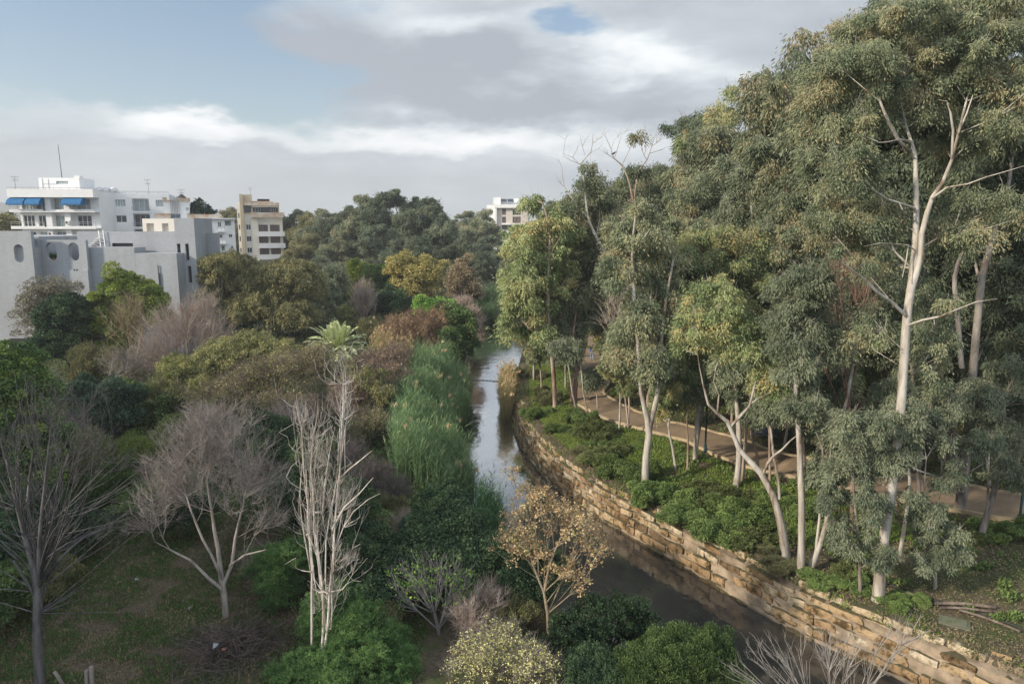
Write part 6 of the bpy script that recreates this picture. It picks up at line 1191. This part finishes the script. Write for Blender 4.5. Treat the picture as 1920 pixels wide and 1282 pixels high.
# ---- reeds
def reeds(label,poly,n,h,lm,seed,z=None,plume=0,hv=.2,leaf=7,wd=.035,Ln=.55,name='reed_bed'):
    """poly: pixel outline of where the reeds stand (bases)"""
    rg=np.random.default_rng(seed); pw_=np.array([P(px,py,-2.3)[:2] for px,py in poly]); lo_,hi_=pw_.min(0),pw_.max(0); pts=rg.random((n*6,2))*(hi_-lo_)+lo_
    x,y=pts.T; ins=np.zeros(len(pts),bool); j=len(pw_)-1
    for i in range(len(pw_)):
        xi,yi=pw_[i];xj,yj=pw_[j]; ins^=((yi>y)!=(yj>y))&(x<(xj-xi)*(y-yi)/(yj-yi+1e-9)+xi); j=i
    pts=pts[ins][:n]; m_=len(pts); zb=np.maximum(hgt(pts[:,0],pts[:,1]),-2.5); H_=h*(1+rg.normal(0,hv,m_)*.8)*(1+.30*np.sin(pts[:,0]*1.3)*np.cos(pts[:,1]*.9)); lean=rg.normal(0,.09,(m_,2)); cl=.5+.35*np.sin(pts[:,0]*2.1+1)*np.sin(pts[:,1]*1.7); q=Q()
    b0=np.c_[pts,zb]; top=b0+np.c_[lean*H_[:,None],H_]
    q.leaves(b0,top-b0,rg.normal(size=(m_,3))*[1,1,.1],np.linalg.norm(top-b0,axis=1),.03,0,np.clip(.25+rg.normal(0,.1,m_),0,1),.3)
    k=np.repeat(np.arange(m_),leaf); t=rg.uniform(.25,1.,len(k))[:,None]; p=b0[k]+(top-b0)[k]*t; a=rg.random(len(k))*6.28; A=np.c_[np.cos(a)*.55,np.sin(a)*.55,rg.uniform(.3,1.1,len(k))]
    q.leaves(p,A,rg.normal(size=(len(k),3))*.5+[0,0,1.],Ln*rg.uniform(.6,1.2,len(k)),wd,0,np.clip(cl[k]*.55+.12+rg.normal(0,.17,len(k))+.25*(rg.random(m_)<.08)[k],0,1),.35)
    mats=[lm]
    if plume:
        s=rg.choice(m_,plume); kk=np.repeat(s,14); A=np.c_[rg.normal(0,.25,len(kk))+.25,rg.normal(0,.25,len(kk)),np.full(len(kk),1.)]; q.leaves(top[kk]+rg.normal(0,.04,(len(kk),3)),A,rg.normal(size=(len(kk),3)),.32,.05,1,rg.random(len(kk))); mats.append(LPL)
        p0=b0[s]; q.leaves(p0,top[s]-p0,rg.normal(size=(plume,3))*[1,1,.1],H_[s]*1.05,.035,1,.5,.4)
    c=pw_.mean(0); b_=(c[0],c[1],-2.4); tag(q.build(name,mats,None,b_),label,'reeds',kind='stuff')
LPL=leafmat('plume',[(.26,.18,.11),(.36,.26,.17),(.45,.35,.24)],.2)
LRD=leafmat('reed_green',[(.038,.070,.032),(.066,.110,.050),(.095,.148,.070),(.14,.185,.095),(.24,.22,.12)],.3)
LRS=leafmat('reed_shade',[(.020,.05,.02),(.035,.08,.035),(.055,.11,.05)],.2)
LRT=leafmat('reed_tan',[(.14,.14,.06),(.22,.19,.09),(.32,.25,.14)],.2)
reeds('tall green reed bed standing in the left side of the river',[(742,975),(745,905),(762,830),(785,765),(835,742),(880,748),(882,785),(866,815),(846,850),(858,880),(884,930),(893,962),(820,990),(742,990)],9500,2.75,LRD,1,plume=60)
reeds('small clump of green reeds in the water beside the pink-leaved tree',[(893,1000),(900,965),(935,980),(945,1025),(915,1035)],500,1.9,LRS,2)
reeds('dry tan reeds with plumes against the right bank at the bend',[(936,760),(944,735),(958,725),(966,745),(958,790),(944,792)],900,2.6,LRT,3,plume=120)
reeds('far green reeds closing the end of the river',[(880,612),(885,598),(955,598),(960,608)],1800,2.6,LRD,4,wd=.08,Ln=.9)
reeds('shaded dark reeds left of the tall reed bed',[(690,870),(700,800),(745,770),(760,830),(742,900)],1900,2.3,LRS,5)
reeds('dry tan reeds with plumes behind the tall green reed bed',[(690,745),(705,722),(770,715),(775,742)],700,2.9,LRT,6,plume=160)
# far bank weeds on the wall side

# ---- scrub filling the left bank: four kinds, copied
LSC=leafmat('scrub_olive',[(.055,.062,.030),(.085,.092,.042),(.12,.122,.056),(.16,.15,.075)])
SB=[]
for sd,lm_,bm_,nl_,tw,st in ((701,LSC,BBR,14,1500,'broad'),(702,LSC,BGR,120,500,'up'),(703,LMG,BDK,150,200,'broad'),(704,LTW,BPK,0,2600,'up')):
    rg=np.random.default_rng(sd); e_=[(*rg.normal(0,.85,2),.9+.5*rg.random(),.8,.8,.7+.3*rg.random()) for _ in range(7)]
    SB.append(tree('shrub','x','shrub',(0,0,0),[[(0,0,-.1,.05),(.2,.1,.5,.04),(.4,.3,1.,.02)],[(0,0,0,.04),(-.3,.2,.6,.03),(-.6,.2,1.1,.02)],[(0,0,0,.04),(.1,-.4,.7,.02)]],e_,170 if nl_>50 else 260,.35,nl_,.12,.055,st,lm_,bm_,seed=sd,R0=.04,rtip=.009,twigs=tw,tl=.6,bf=.5,mind=.05,lo=.2,group=GS))
SBT=[(0,385,790,1.3,'brown twiggy shrub just above the crown of the grey-pink bare tree'),(1,450,800,1.1,'olive shrub right of the crown of the grey-pink bare tree'),(3,540,830,1.1,'pinkish leafless shrub left of the pale dead poplar middle'),(2,560,900,1.,'green shrub left of the pale dead poplar, half way up it'),(0,690,830,1.,'brown twiggy shrub right of the pale dead poplar'),(1,705,975,.6,'olive shrub left of the round dark evergreen'),(2,700,1010,.8,'green shrub lower left of the round dark evergreen'),(3,755,1010,.6,'leafless grey shrub before the round dark evergreen'),
(1,320,780,1.2,'olive shrub above the grassy clearing, right of the small dark tree'),(3,340,760,1.3,'pinkish leafless shrub behind the grassy clearing, under the olive feathery tree'),(0,140,880,1.2,'brown twiggy shrub left of the small dark tree trunk'),(1,110,930,1.,'olive shrub left of the clearing behind the far-left bare tree'),(3,250,905,.8,'leafless shrub at the upper edge of the clearing'),(2,300,960,.8,'green shrub at the right upper corner of the clearing'),(0,480,1010,.7,'brown twiggy shrub right of the grey-pink tree trunk'),(3,500,1060,.6,'leafless shrub between the grey-pink trunk and the tamarisks'),
(1,60,1090,.7,'olive shrub at the foot of the far-left bare tree'),(2,20,1150,.8,'green shrub at the far-left edge low down'),(0,900,1120,.6,'brown twiggy shrub between the fig-like tree and the peach-leaved tree'),(1,970,1130,.6,'olive shrub left of the peach-leaved tree stem'),(3,880,1170,.55,'leafless grey shrub under the fig-like tree, right side'),(1,700,1170,.6,'olive shrub left of the fig-like tree'),(0,230,720,1.5,'brown twiggy shrub under the wide pinkish bare tree'),(1,180,715,1.3,'olive shrub right of the low cycad'),(2,480,620,1.8,'green shrub at the foot of the olive-brown tree'),(1,560,625,1.6,'olive shrub left of the palm'),(0,640,730,1.3,'brown twiggy shrub right below the palm'),(3,600,790,1.1,'pinkish leafless shrub between the two tops of the dead poplar'),(1,690,640,1.4,'olive shrub beside the garden path, right of the palm'),(2,820,610,1.5,'green shrub right behind the rust-brown thicket')]
u4=set()
for i,(v,px,py,s_,lb) in enumerate(SBT):
    x,y=P(px,py,.4)[:2]; z=gz(x,y); rz=i*1.7; s_*=1.15
    if v in u4: copytree(SB[v],(x,y,z),rz,(s_,s_*.9,s_*(.8+.15*(i%3))),lb,GS)
    else: u4.add(v); o=SB[v]; o.location=(x,y,z); o.scale=(s_,)*3; o['label']=lb
# ================================================================ ground cover, props
def cover(label,n,fx,lm,seed,L=.14,W=.07,name='ground_cover',h=.25,up=.6,kindcat='ground cover',dens=None,zf=None):
    """fx: function giving n (x,y) points; small leaves in tufts hugging the ground"""
    rg=np.random.default_rng(seed); p=fx(rg,n); x,y=p[:,0],p[:,1]; z=hgt(x,y) if zf is None else zf(x,y,rg); f=.5+.3*np.sin(x*.9+1.9*np.sin(y*.7+seed)+seed)*np.cos(y*.8+1.7*np.sin(x*.53))+.28*np.sin(x*2.3+y*1.7+2*np.sin(y*1.9-x*.8))+.15*np.sin(x*5.1-y*4.3+2*np.sin(x*3.)); keep=f>(dens if dens is not None else .25); p=p[keep];x,y=p[:,0],p[:,1];z=z[keep];f=np.clip(f[keep],0,1.3)
    m_=len(p); A=np.c_[rg.normal(size=(m_,2)),np.full(m_,up*2)+rg.normal(0,.4,m_)]; c=p.mean(0); b_=(c[0],c[1],0)
    q=Q(); q.leaves(np.c_[x,y,z+rg.random(m_)*h*f],A,rg.normal(size=(m_,3))*.6+[0,0,1.],L*rg.uniform(.5,1.4,m_),W,0,np.clip(rg.normal(.45,.2,m_)+.2*(f-.5),0,1)); tag(q.build(name,[lm],None,b_),label,kindcat,kind='stuff')
def band(o0,o1,y0,y1):
    def f(rg,n): y=y0+(y1-y0)*rg.random(n)**1.25; return np.c_[xr(y)+(o0+(o1-o0)*rg.random(n))*(1+.25*(y<40)),y]
    return f
def rect(x0,x1,y0,y1):
    def f(rg,n): y=y0+(y1-y0)*rg.random(n)**1.3; return np.c_[x0+(x1-x0)*rg.random(n),y]
    return f
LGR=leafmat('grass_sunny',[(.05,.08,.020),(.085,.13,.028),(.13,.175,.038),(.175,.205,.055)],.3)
LGD=leafmat('grass_dry',[(.10,.08,.045),(.15,.125,.07),(.20,.17,.10)],.2)
LIV=leafmat('leafy_green',[(.040,.060,.022),(.066,.098,.030),(.092,.132,.042),(.125,.165,.056)],.25)
def pathd(p):
    e=np.vstack([e1,e2,f1,f2]); return np.array([((e-q_)**2).sum(1).min() for q_ in p])
cx1=np.interp
def offpath(f,inner=True):
    a=np.vstack([(s1+s2_)/2,(f1+f2)/2]); b_=np.r_[np.linalg.norm(s1-s2_,axis=1)/2,np.linalg.norm(f1-f2,axis=1)/2]
    a0=np.vstack([s1]+[s1+(s2_-s1)*t for t in (.25,.5,.75,1)]+[f1,(f1+f2)/2,f2])
    def g(rg,n):
        p=f(rg,n); out=np.ones(len(p),bool)
        for s_ in range(0,len(p),20000):
            d=((p[s_:s_+20000,None,:]-a0[None])**2).sum(-1).min(1); out[s_:s_+20000]=d>.55
        return p[out]
    return g
cover('short bright grass along the top of the embankment',200000,offpath(band(1.6,9,30,95)),LGR,11,.14,.034,'grass',.10,1.,'grass',dens=.15)
cover('leafy green weeds covering the verge between the embankment and the path',150000,offpath(band(3.2,11,21,60)),LIV,12,.13,.075,'weeds',.22,.5,'weeds',dens=.80)
cover('shaded grass and weeds under the eucalyptus wood beyond the path',80000,offpath(rect(5,48,31,85)),LIV,13,.18,.09,'undergrowth',.22,.6,'undergrowth',dens=.35)
cover('dry leaf litter and brown grass on the embankment top and under the trees',110000,band(1.0,18,15,60),LGD,14,.12,.035,'leaf_litter',.05,.2,'leaf litter',dens=.0)
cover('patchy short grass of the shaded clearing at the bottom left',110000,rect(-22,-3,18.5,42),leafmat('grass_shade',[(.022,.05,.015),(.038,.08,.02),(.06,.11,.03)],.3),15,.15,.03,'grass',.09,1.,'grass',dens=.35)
cover('dry brown grass of the clearing at the bottom left',70000,rect(-24,-3,18.5,44),LGD,16,.13,.028,'dry_grass',.07,.6,'grass',dens=.0)
cover('low mixed undergrowth between the shrubs of the left bank',120000,lambda rg,n:(lambda y:np.c_[xl(y)-.5-rg.random(n)*40*(.35+y/90),y])(34+70*rg.random(n)**1.2),LMG,17,.22,.10,'undergrowth',.35,.6,'undergrowth',dens=.3)
cover('moss and weeds hanging at the foot of the wall by the waterline',9000,lambda rg,n:(lambda y:np.c_[xr(y)+rg.normal(.0,.10,n)-.02,y])(26+45*rg.random(n)),LGR,18,.10,.05,'waterline_weeds',.2,.3,'weeds',dens=.75)
def ledge(rg,n):
    s=rg.random(n)**1.3*(LT-4)+1; o=rg.uniform(.45,1.35,n); out=[]
    g=np.arange(0,LT,.25); pp=np.array([wps(v) for v in g]); tt=np.array([wfr(v)[1] for v in g]); i=np.clip((s/.25).astype(int),0,len(g)-1)
    return np.stack([pp[i,0]+tt[i,1]*o+rg.normal(0,.05,n),pp[i,1]-tt[i,0]*o+rg.normal(0,.05,n)],1)
cover('weeds and moss growing on the ledge between the wall courses and the coping',14000,ledge,LGR,19,.13,.045,'ledge_weeds',.12,.6,'weeds',dens=.62,zf=lambda x,y,rg:-.82+.35*rg.random(len(x)))
cover('dry brown weeds spilling over the top edge of the embankment',12000,ledge,LGD,20,.16,.035,'dry_weeds',.18,.6,'weeds',dens=.5,zf=lambda x,y,rg:-.78+.38*rg.random(len(x)))
# verge shrubs: one bush copied
def blobbush(seed,lm,style='broad',L=.085,W=.055): return tree('verge_shrub','x','shrub',(0,0,0),[[(0,0,-.1,.04),(.1,0,.3,.03),(.3,.1,.7,.02)],[(0,0,0,.03),(-.3,-.1,.6,.02)]],[(*(np.random.default_rng(seed+i).normal(0,.75,2)),.18+.12*(i%4),.45,.4,.22+.07*(i%3)) for i in range(9)],150,.24,330,L,W,style,lm,BDK,seed=seed,R0=.03,group='shrubs on the verge')
VB=[blobbush(501,LIV),blobbush(502,leafmat('grey_scrub',[(.06,.065,.035),(.095,.10,.05),(.13,.13,.07)]),'up',.14,.03),blobbush(503,leafmat('verge_mid',[(.045,.055,.022),(.07,.088,.032),(.10,.12,.045),(.13,.14,.06)]),'feather',.10,.035)]
VS=[(0,1085,790,1.1,'leafy shrub at the foot of the slender tan-trunked eucalyptus, near the bend'),(0,1110,810,1.3,'leafy shrub below the path bend, next to the thin pale stems'),(1,1020,745,1.2,'greyish scrub between the bend tree and the embankment top'),(0,1060,800,.9,'small leafy shrub nearest the embankment below the bend tree'),(0,1140,850,1.35,'rounded green shrub left of the forked tan-trunked eucalyptus'),(0,1170,880,1.3,'rounded green shrub touching the foot of the forked eucalyptus on its left'),(0,1130,830,1.1,'green shrub uphill of the two rounded ones by the forked tree'),(1,1105,850,.9,'grey-brown scrub on the slope left of the rounded green shrubs'),
 (0,1250,925,1.2,'green shrub on the slope just right of the forked eucalyptus'),(0,1290,945,1.4,'wide green shrub in the middle of the verge, below the lamp post'),(0,1340,930,1.3,'green shrub uphill in the verge, left of the three close white stems'),(0,1360,985,1.3,'green shrub on the lower slope left of the leaning tree'),(0,1400,960,1.35,'green shrub directly under the three close white stems'),(0,1430,1000,1.1,'green shrub at the left of the leaning white trunk foot'),(1,1310,985,.9,'brownish scrub above the coping left of the leaning tree'),(0,1560,1075,.9,'low leafy shrub right of the two white trunks on the embankment edge'),(0,1600,1060,.9,'low leafy shrub left of the biggest trunk foot'),(0,1480,960,1.,'green shrub uphill between the leaning and the straight white trunks'),
 (0,1700,1110,.7,'low shrub right of the biggest trunk foot'),(0,1780,1000,1.,'bright weed clump below the thick grey trunk'),(0,1880,1010,1.,'bright weed clump right of the leaning grey trunk'),(0,1750,985,.8,'weed clump left of the thick grey trunk'),(1,1000,700,1.3,'olive scrub on the bank beyond the dry tan reeds'),(0,1010,770,.9,'small shrub between the tan reeds and the bend tree'),(1,1450,1035,.8,'dry scrub at the foot of the leaning tree')]
usedv=set()
for i,(v,px,py,s_,lb) in enumerate(VS):
    x,y=P(px,py,.0)[:2]; z=gz(x,y); s_*=.86; v=2 if (v==0 and i%3==1) else v
    if v not in usedv: usedv.add(v); o=VB[v]; o.location=(x,y,z); o.scale=(s_,)*3; o['label']=lb
    else: copytree(VB[v],(x,y,z),i*1.3,(s_*1.1,s_,s_*(.55+.2*(i%3))),lb,'shrubs on the verge')
# lamp posts
def lamp_post(label,px,py,h,rz=0):
    x,y=P(px,py,.1)[:2]; z=gz(x,y); r=thing('lamp_post',label,'street lamp',(x,y,z),'lamp posts along the path'); b=np.array([x,y,z]); mt=LAMPM
    q=Q(); q.tube([b-[0,0,.1],b+[0,0,.5],b+[0,0,.52],b+[0,0,h]],[.10,.10,.06,.045],10); q.tube([b+[0,0,h],b+[0,0,h+.12]],[.07,.05],10); q.build('pole',mt,r,b)
    q=Q(); q.box((x-.14,y-.14,z+.0),(x+.14,y+.14,z+.06)); q.build('base_plate',mt,r,b)
    q=Q(); t=b+[0,0,h+.1]; q.tube([t,t+[0,0,.1],t+[0,0,.42]],[.10,.15,.2],10); q.tube([t+[0,0,.42],t+[0,0,.5],t+[0,0,.58]],[.28,.22,.05],10); q.build('lantern',mt,r,b)
LAMPM=simple('lamp_green',(.012,.045,.05),(.01,.035,.04),3,.45)
lamp_post('dark green lamp post at the near kerb between thin eucalyptus stems',1322,847,4.3); lamp_post('dark green lamp post at the right edge of the view, by the kerb',1911,982,4.3)
# bench beyond the path
bx,by=P(1432,822,.2)[:2]; bz=gz(bx,by); Mb=frame(bx,by,bz,-.45); bn_=thing('park_bench','grey-blue bench half hidden beyond the far kerb, behind the three close white stems','bench',(bx,by,bz)); BB=simple('bench_paint',(.10,.14,.17),(.08,.11,.14),3,.6); base=(bx,by,bz)
q=Q(); [q.box((-.8,-.22+.12*k,.42),(.8,-.12+.12*k,.46),Mb) for k in range(4)]; q.build('seat',BB,bn_,base)
q=Q(); [q.box((-.8,.27,.52+.12*k),(.8,.30,.61+.12*k),Mb) for k in range(3)]; q.build('backrest',BB,bn_,base)
for sx_ in (-.7,.64): q=Q(); q.box((sx_,-.2,-.05),(sx_+.06,-.14,.418),Mb); q.box((sx_,.2,-.05),(sx_+.06,.26,.88),Mb); q.box((sx_,-.14,.36),(sx_+.06,.2,.41),Mb); q.build('leg',M_dark,bn_,base)
# person far on the path
px_,py_=P(1110,676,.15)[:2]; pz=.1; base=(px_,py_,pz)
pr=thing('person','person in a bright blue top walking away on the far stretch of the path','person',base)
def body(sk,name,mat,parent,base,sub=2):
    me=bpy.data.meshes.new(name); V=[s[0] for s in sk]; E=[(i,s[2]) for i,s in enumerate(sk) if s[2] is not None]
    me.from_pydata([tuple(np.array(v)) for v in V],E,[]); o=bpy.data.objects.new(name,me); COL.objects.link(o); o.parent=parent
    md=o.modifiers.new('skin','SKIN')
    for i,s in enumerate(sk): me.skin_vertices[0].data[i].radius=s[1] if isinstance(s[1],tuple) else (s[1],s[1])
    me.skin_vertices[0].data[0].use_root=True; s_=o.modifiers.new('s','SUBSURF'); s_.levels=sub; s_.render_levels=sub; me.materials.append(mat); return o
SKN=simple('skin',(.40,.24,.16),None,2,.6); BLU=simple('blue_top',(.01,.13,.62),(.008,.10,.52),3,.8); JNS=simple('pale_trousers',(.22,.33,.42),(.18,.28,.36),3,.8); HR=simple('hair_dark',(.02,.015,.012),None)
sk=[((0,0,.95),(.13,.10),None),((0,0,1.15),(.12,.09),0),((0,0,1.38),(.15,.09),1),((0,0,1.47),.055,2),((0,.0,1.53),.055,3),((0,.01,1.62),(.085,.1),4),((0,.01,1.70),(.075,.085),5),
 ((.17,0,1.40),.052,2),((.22,.03,1.15),.042,7),((.2,.12,.93),.034,8),((.19,.15,.86),.035,9),((-.17,0,1.40),.052,2),((-.22,-.05,1.16),.042,11),((-.21,-.02,.94),.034,12),((-.2,0,.87),.035,13),
 ((.09,0,.9),.085,0),((.1,-.08,.5),.06,15),((.1,-.22,.1),.04,16),((.1,-.12,.03),.035,17),((-.09,0,.9),.085,0),((-.1,.14,.52),.06,19),((-.1,.12,.08),.04,20),((-.1,.24,.03),.035,21)]
body(sk,'body',SKN,pr,base)
top_=[((0,0,.93),(.15,.12),None),((0,0,1.15),(.14,.11),0),((0,0,1.38),(.17,.11),1),((.18,0,1.40),.066,2),((.225,.03,1.15),.056,3),((.205,.11,.97),.046,4),((-.18,0,1.40),.066,2),((-.225,-.05,1.16),.056,6),((-.215,-.02,.98),.046,7)]
body(top_,'jacket',BLU,pr,base)
body([((0,0,.93),(.14,.11),None),((.09,0,.86),.1,0),((.1,-.08,.5),.075,1),((.1,-.21,.13),.055,2),((-.09,0,.86),.1,0),((-.1,.14,.52),.075,4),((-.1,.12,.12),.055,5)],'trousers',JNS,pr,base)
body([((0,-.02,1.66),(.088,.1),None),((0,-.015,1.735),(.075,.085),0)],'hair',HR,pr,base)
# bird on the dead branch
bp=D(1151,290,64); bd=thing('bird','black crow-like bird perched at the bend of the right-hand dead top','bird',tuple(bp)); body([((0,0,.1),(.07,.08),None),((-.12,0,.05),(.05,.05),0),((-.28,0,0),(.03,.012),1),((.08,0,.17),.05,0),((.14,0,.22),.045,3),((.22,0,.21),.012,4)],'body',simple('feathers',(.012,.012,.014),None),bd,tuple(bp))
for s_ in (-.02,.02): q=Q(); q.tube([bp+[0.,s_,.05],bp+[0.,s_,-.07]],.008,4); q.build('leg',M_dark,bd,bp)
# pipe on the embankment, logs, slab
pts=[]; 
for s in np.arange(.3,40,.5): p,t=wfr(s); nr=np.array([t[1],-t[0]]); a=p+nr*(3.15+.12*math.sin(s*.7)-max(0,(s-20))*.03); pts.append((a[0],a[1],gz(*a)+.06))
q=Q(); q.tube(pts,.035,6); c=pts[0]; tag(q.build('irrigation_pipe',M_dark,None,c),'long black irrigation pipe lying along the top of the embankment','pipe')
LOGM=barkmat('old_wood',(.10,.075,.06),(.16,.125,.10),(.22,.18,.15),3)
for lb,a,b_,r_ in (('longest fallen pole lying on the dark soil right of the biggest trunk',(1755,1112),(1868,1128),.07),('fallen pole just under the longest one, with a bent end',(1765,1120),(1860,1133),.05),('thin fallen branch running down to the right edge',(1800,1125),(1915,1165),.045),('short fallen branch left of the concrete cover',(1700,1092),(1745,1110),.035)):
    p0=P(*a,.1);p1=P(*b_,.1); p0[2]=gz(p0[0],p0[1])+.12; p1[2]=gz(p1[0],p1[1])+.1; m_=(p0+p1)/2+[0,.05,.04]; q=Q(); q.tube(resample(np.c_[np.array([p0,m_,p1]),[r_,r_*.9,r_*.6]],.4)[:,:3],r_,6); tag(q.build('fallen_branch',LOGM,None,p0),lb,'branch','fallen timber on the embankment')
c=P(1792,1142,.1); z=gz(c[0],c[1]); q=Q(); Mc=frame(c[0],c[1],z,-.55); q.box((-.5,-.32,-.05),(.5,.32,.06),Mc); r_=thing('inspection_cover','mossy square concrete cover set in the soil under the fallen poles','cover',(c[0],c[1],z)); q.build('frame',simple('old_concrete',(.16,.16,.13),(.10,.11,.07),3,.95,.3),r_,(c[0],c[1],z)); q=Q(); q.box((-.4,-.22,.062),(.4,.22,.085),Mc); q.build('lid',simple('mossy_concrete',(.10,.12,.06),(.16,.16,.12),3,.95,.3),r_,(c[0],c[1],z))
# brush pile with litter
bc=P(440,1215,.2); z=gz(bc[0],bc[1]); rg=np.random.default_rng(9); q=Q()
for k in range(620):
    a=rg.random()*6.28; rr_=abs(rg.normal(0,1))*1.05; p0=np.array([bc[0]+rr_*math.cos(a)*1.1,bc[1]+rr_*math.sin(a),z+max(.05,.75-.35*rr_)*rg.random()]); d=rg.normal(size=3)*[1,1,.28]; d/=np.linalg.norm(d); l=rg.uniform(.5,1.6); m_=p0+d*l*.5+rg.normal(0,.06,3); e_=p0+d*l+rg.normal(0,.1,3); e_[2]=max(e_[2],z+.03); m_[2]=max(m_[2],z+.03); q.tube([p0,m_,e_],[.013,.01,.004],3,0,rg.random(),False)
tag(q.build('brush_pile',barkmat('brush',(.06,.048,.044),(.10,.08,.075),(.16,.13,.12),4),None,(bc[0],bc[1],z)),'heap of cut dark twigs under the large grey-pink bare tree','brush pile')
def scrap(label,px,py,zc,m,seed,s=.25,name='litter'):
    rg=np.random.default_rng(seed); c=P(px,py,zc); q=Q(); g=np.linspace(-1,1,6); A,B_=np.meshgrid(g,g); Z_=rg.normal(0,.18,A.shape); V=np.stack([A*s*.5,B_*s*.35,Z_*s+.02],-1).reshape(-1,3); a=rg.random()*3; Mx=frame(c[0],c[1],c[2],a); V=V@Mx[:3,:3].T+Mx[:3,3]; I=np.arange(36).reshape(6,6); q.quads(V,np.stack([I[:-1,:-1],I[:-1,1:],I[1:,1:],I[1:,:-1]],-1).reshape(-1,4),0,.5,True); q.quads(V-[0,0,.012],np.stack([I[:-1,:-1],I[1:,:-1],I[1:,1:],I[:-1,1:]],-1).reshape(-1,4),0,.5,True); tag(q.build(name,m,None,c),label,'litter')
scrap('crumpled white plastic wrapper on the brush pile',404,1210,.72,simple('litter_white',(.36,.37,.39),(.2,.22,.25),9,.5),1,.2); scrap('crumpled red plastic scrap next to the white wrapper on the brush pile',420,1217,.68,simple('litter_red',(.32,.12,.10),(.24,.08,.07),9,.5),2,.14)
scrap('small white scrap lying in the middle of the grassy clearing',256,1086,.12,bpy.data.materials['litter_white'],3,.16); scrap('pale paper scrap in the grass left of the bare tree trunk',355,1140,.1,simple('litter_grey',(.26,.28,.26),(.18,.20,.18),9,.7),4,.16)
# old posts at the bottom edge
WP=barkmat('post_wood',(.14,.12,.10),(.21,.185,.16),(.27,.245,.22),4)
for lb,a,b_,r_ in (('leaning weathered wooden post at the bottom left edge',(135,1310),(102,1258),.06),('upright weathered wooden post, left one of the close pair at the bottom edge',(164,1320),(162,1256),.065),('upright weathered wooden post, right one of the close pair at the bottom edge',(174,1320),(171,1249),.07)):
    g_=P(*a,.0); p0=np.array([g_[0],g_[1],gz(g_[0],g_[1])-.1]); p1=D(b_[0],b_[1],g_[1]); q=Q(); q.tube([p0,p0+(p1-p0)*.5+[.01,0,0],p1],[r_,r_*.95,r_*.9],8); tag(q.build('wooden_post',WP,None,p0),lb,'post','old posts at the bottom edge')
# floating boom across the river
a=P(884,712,-2.36); b_=P(945,716,-2.36); q=Q(); n=26; pts=[a+(b_-a)*k/n+[0,.25*math.sin(math.pi*k/n),.02] for k in range(n+1)]; q.tube(pts,[.03+.02*(k%3==0) for k in range(n+1)],6); tag(q.build('floating_boom',simple('boom_grey',(.22,.22,.21),(.12,.12,.11),3,.6),None,a),'thin floating boom line stretched across the river beyond the reed bed','boom')
# water-side rock by the reeds is part of the bank
# garden path and lawn behind the thicket
gp=[P(690,640,0),P(700,625,0),P(712,612,0),P(735,606,0)]; q=Q(); V=[]
for p in gp: V+=[(p[0]-.9,p[1],gz(p[0],p[1])+.05),(p[0]+.9,p[1]+.6,gz(p[0],p[1])+.05)]
I=np.arange(8).reshape(4,2); q.quads(V,[(I[i,0],I[i,1],I[i+1,1],I[i+1,0]) for i in range(3)]); tag(q.build('garden_path',bpy.data.materials['path_screed'],None,None),kind='structure')
# ================================================================ air
q=Q(); q.box((-2900,-30,-4.8),(2900,2950,170)); m=bpy.data.materials.new('haze_air'); m.use_nodes=True; nt9=m.node_tree
for n in list(nt9.nodes): nt9.nodes.remove(n)
o9=nt9.nodes.new('ShaderNodeOutputMaterial'); v9=nt9.nodes.new('ShaderNodeVolumePrincipled'); v9.inputs['Color'].default_value=(.86,.90,.95,1); v9.inputs['Density'].default_value=.0004; v9.inputs['Anisotropy'].default_value=.2
nt9.links.new(v9.outputs[0],o9.inputs['Volume']); tag(q.build('haze',m),'thin pale haze in the air','haze',kind='stuff')
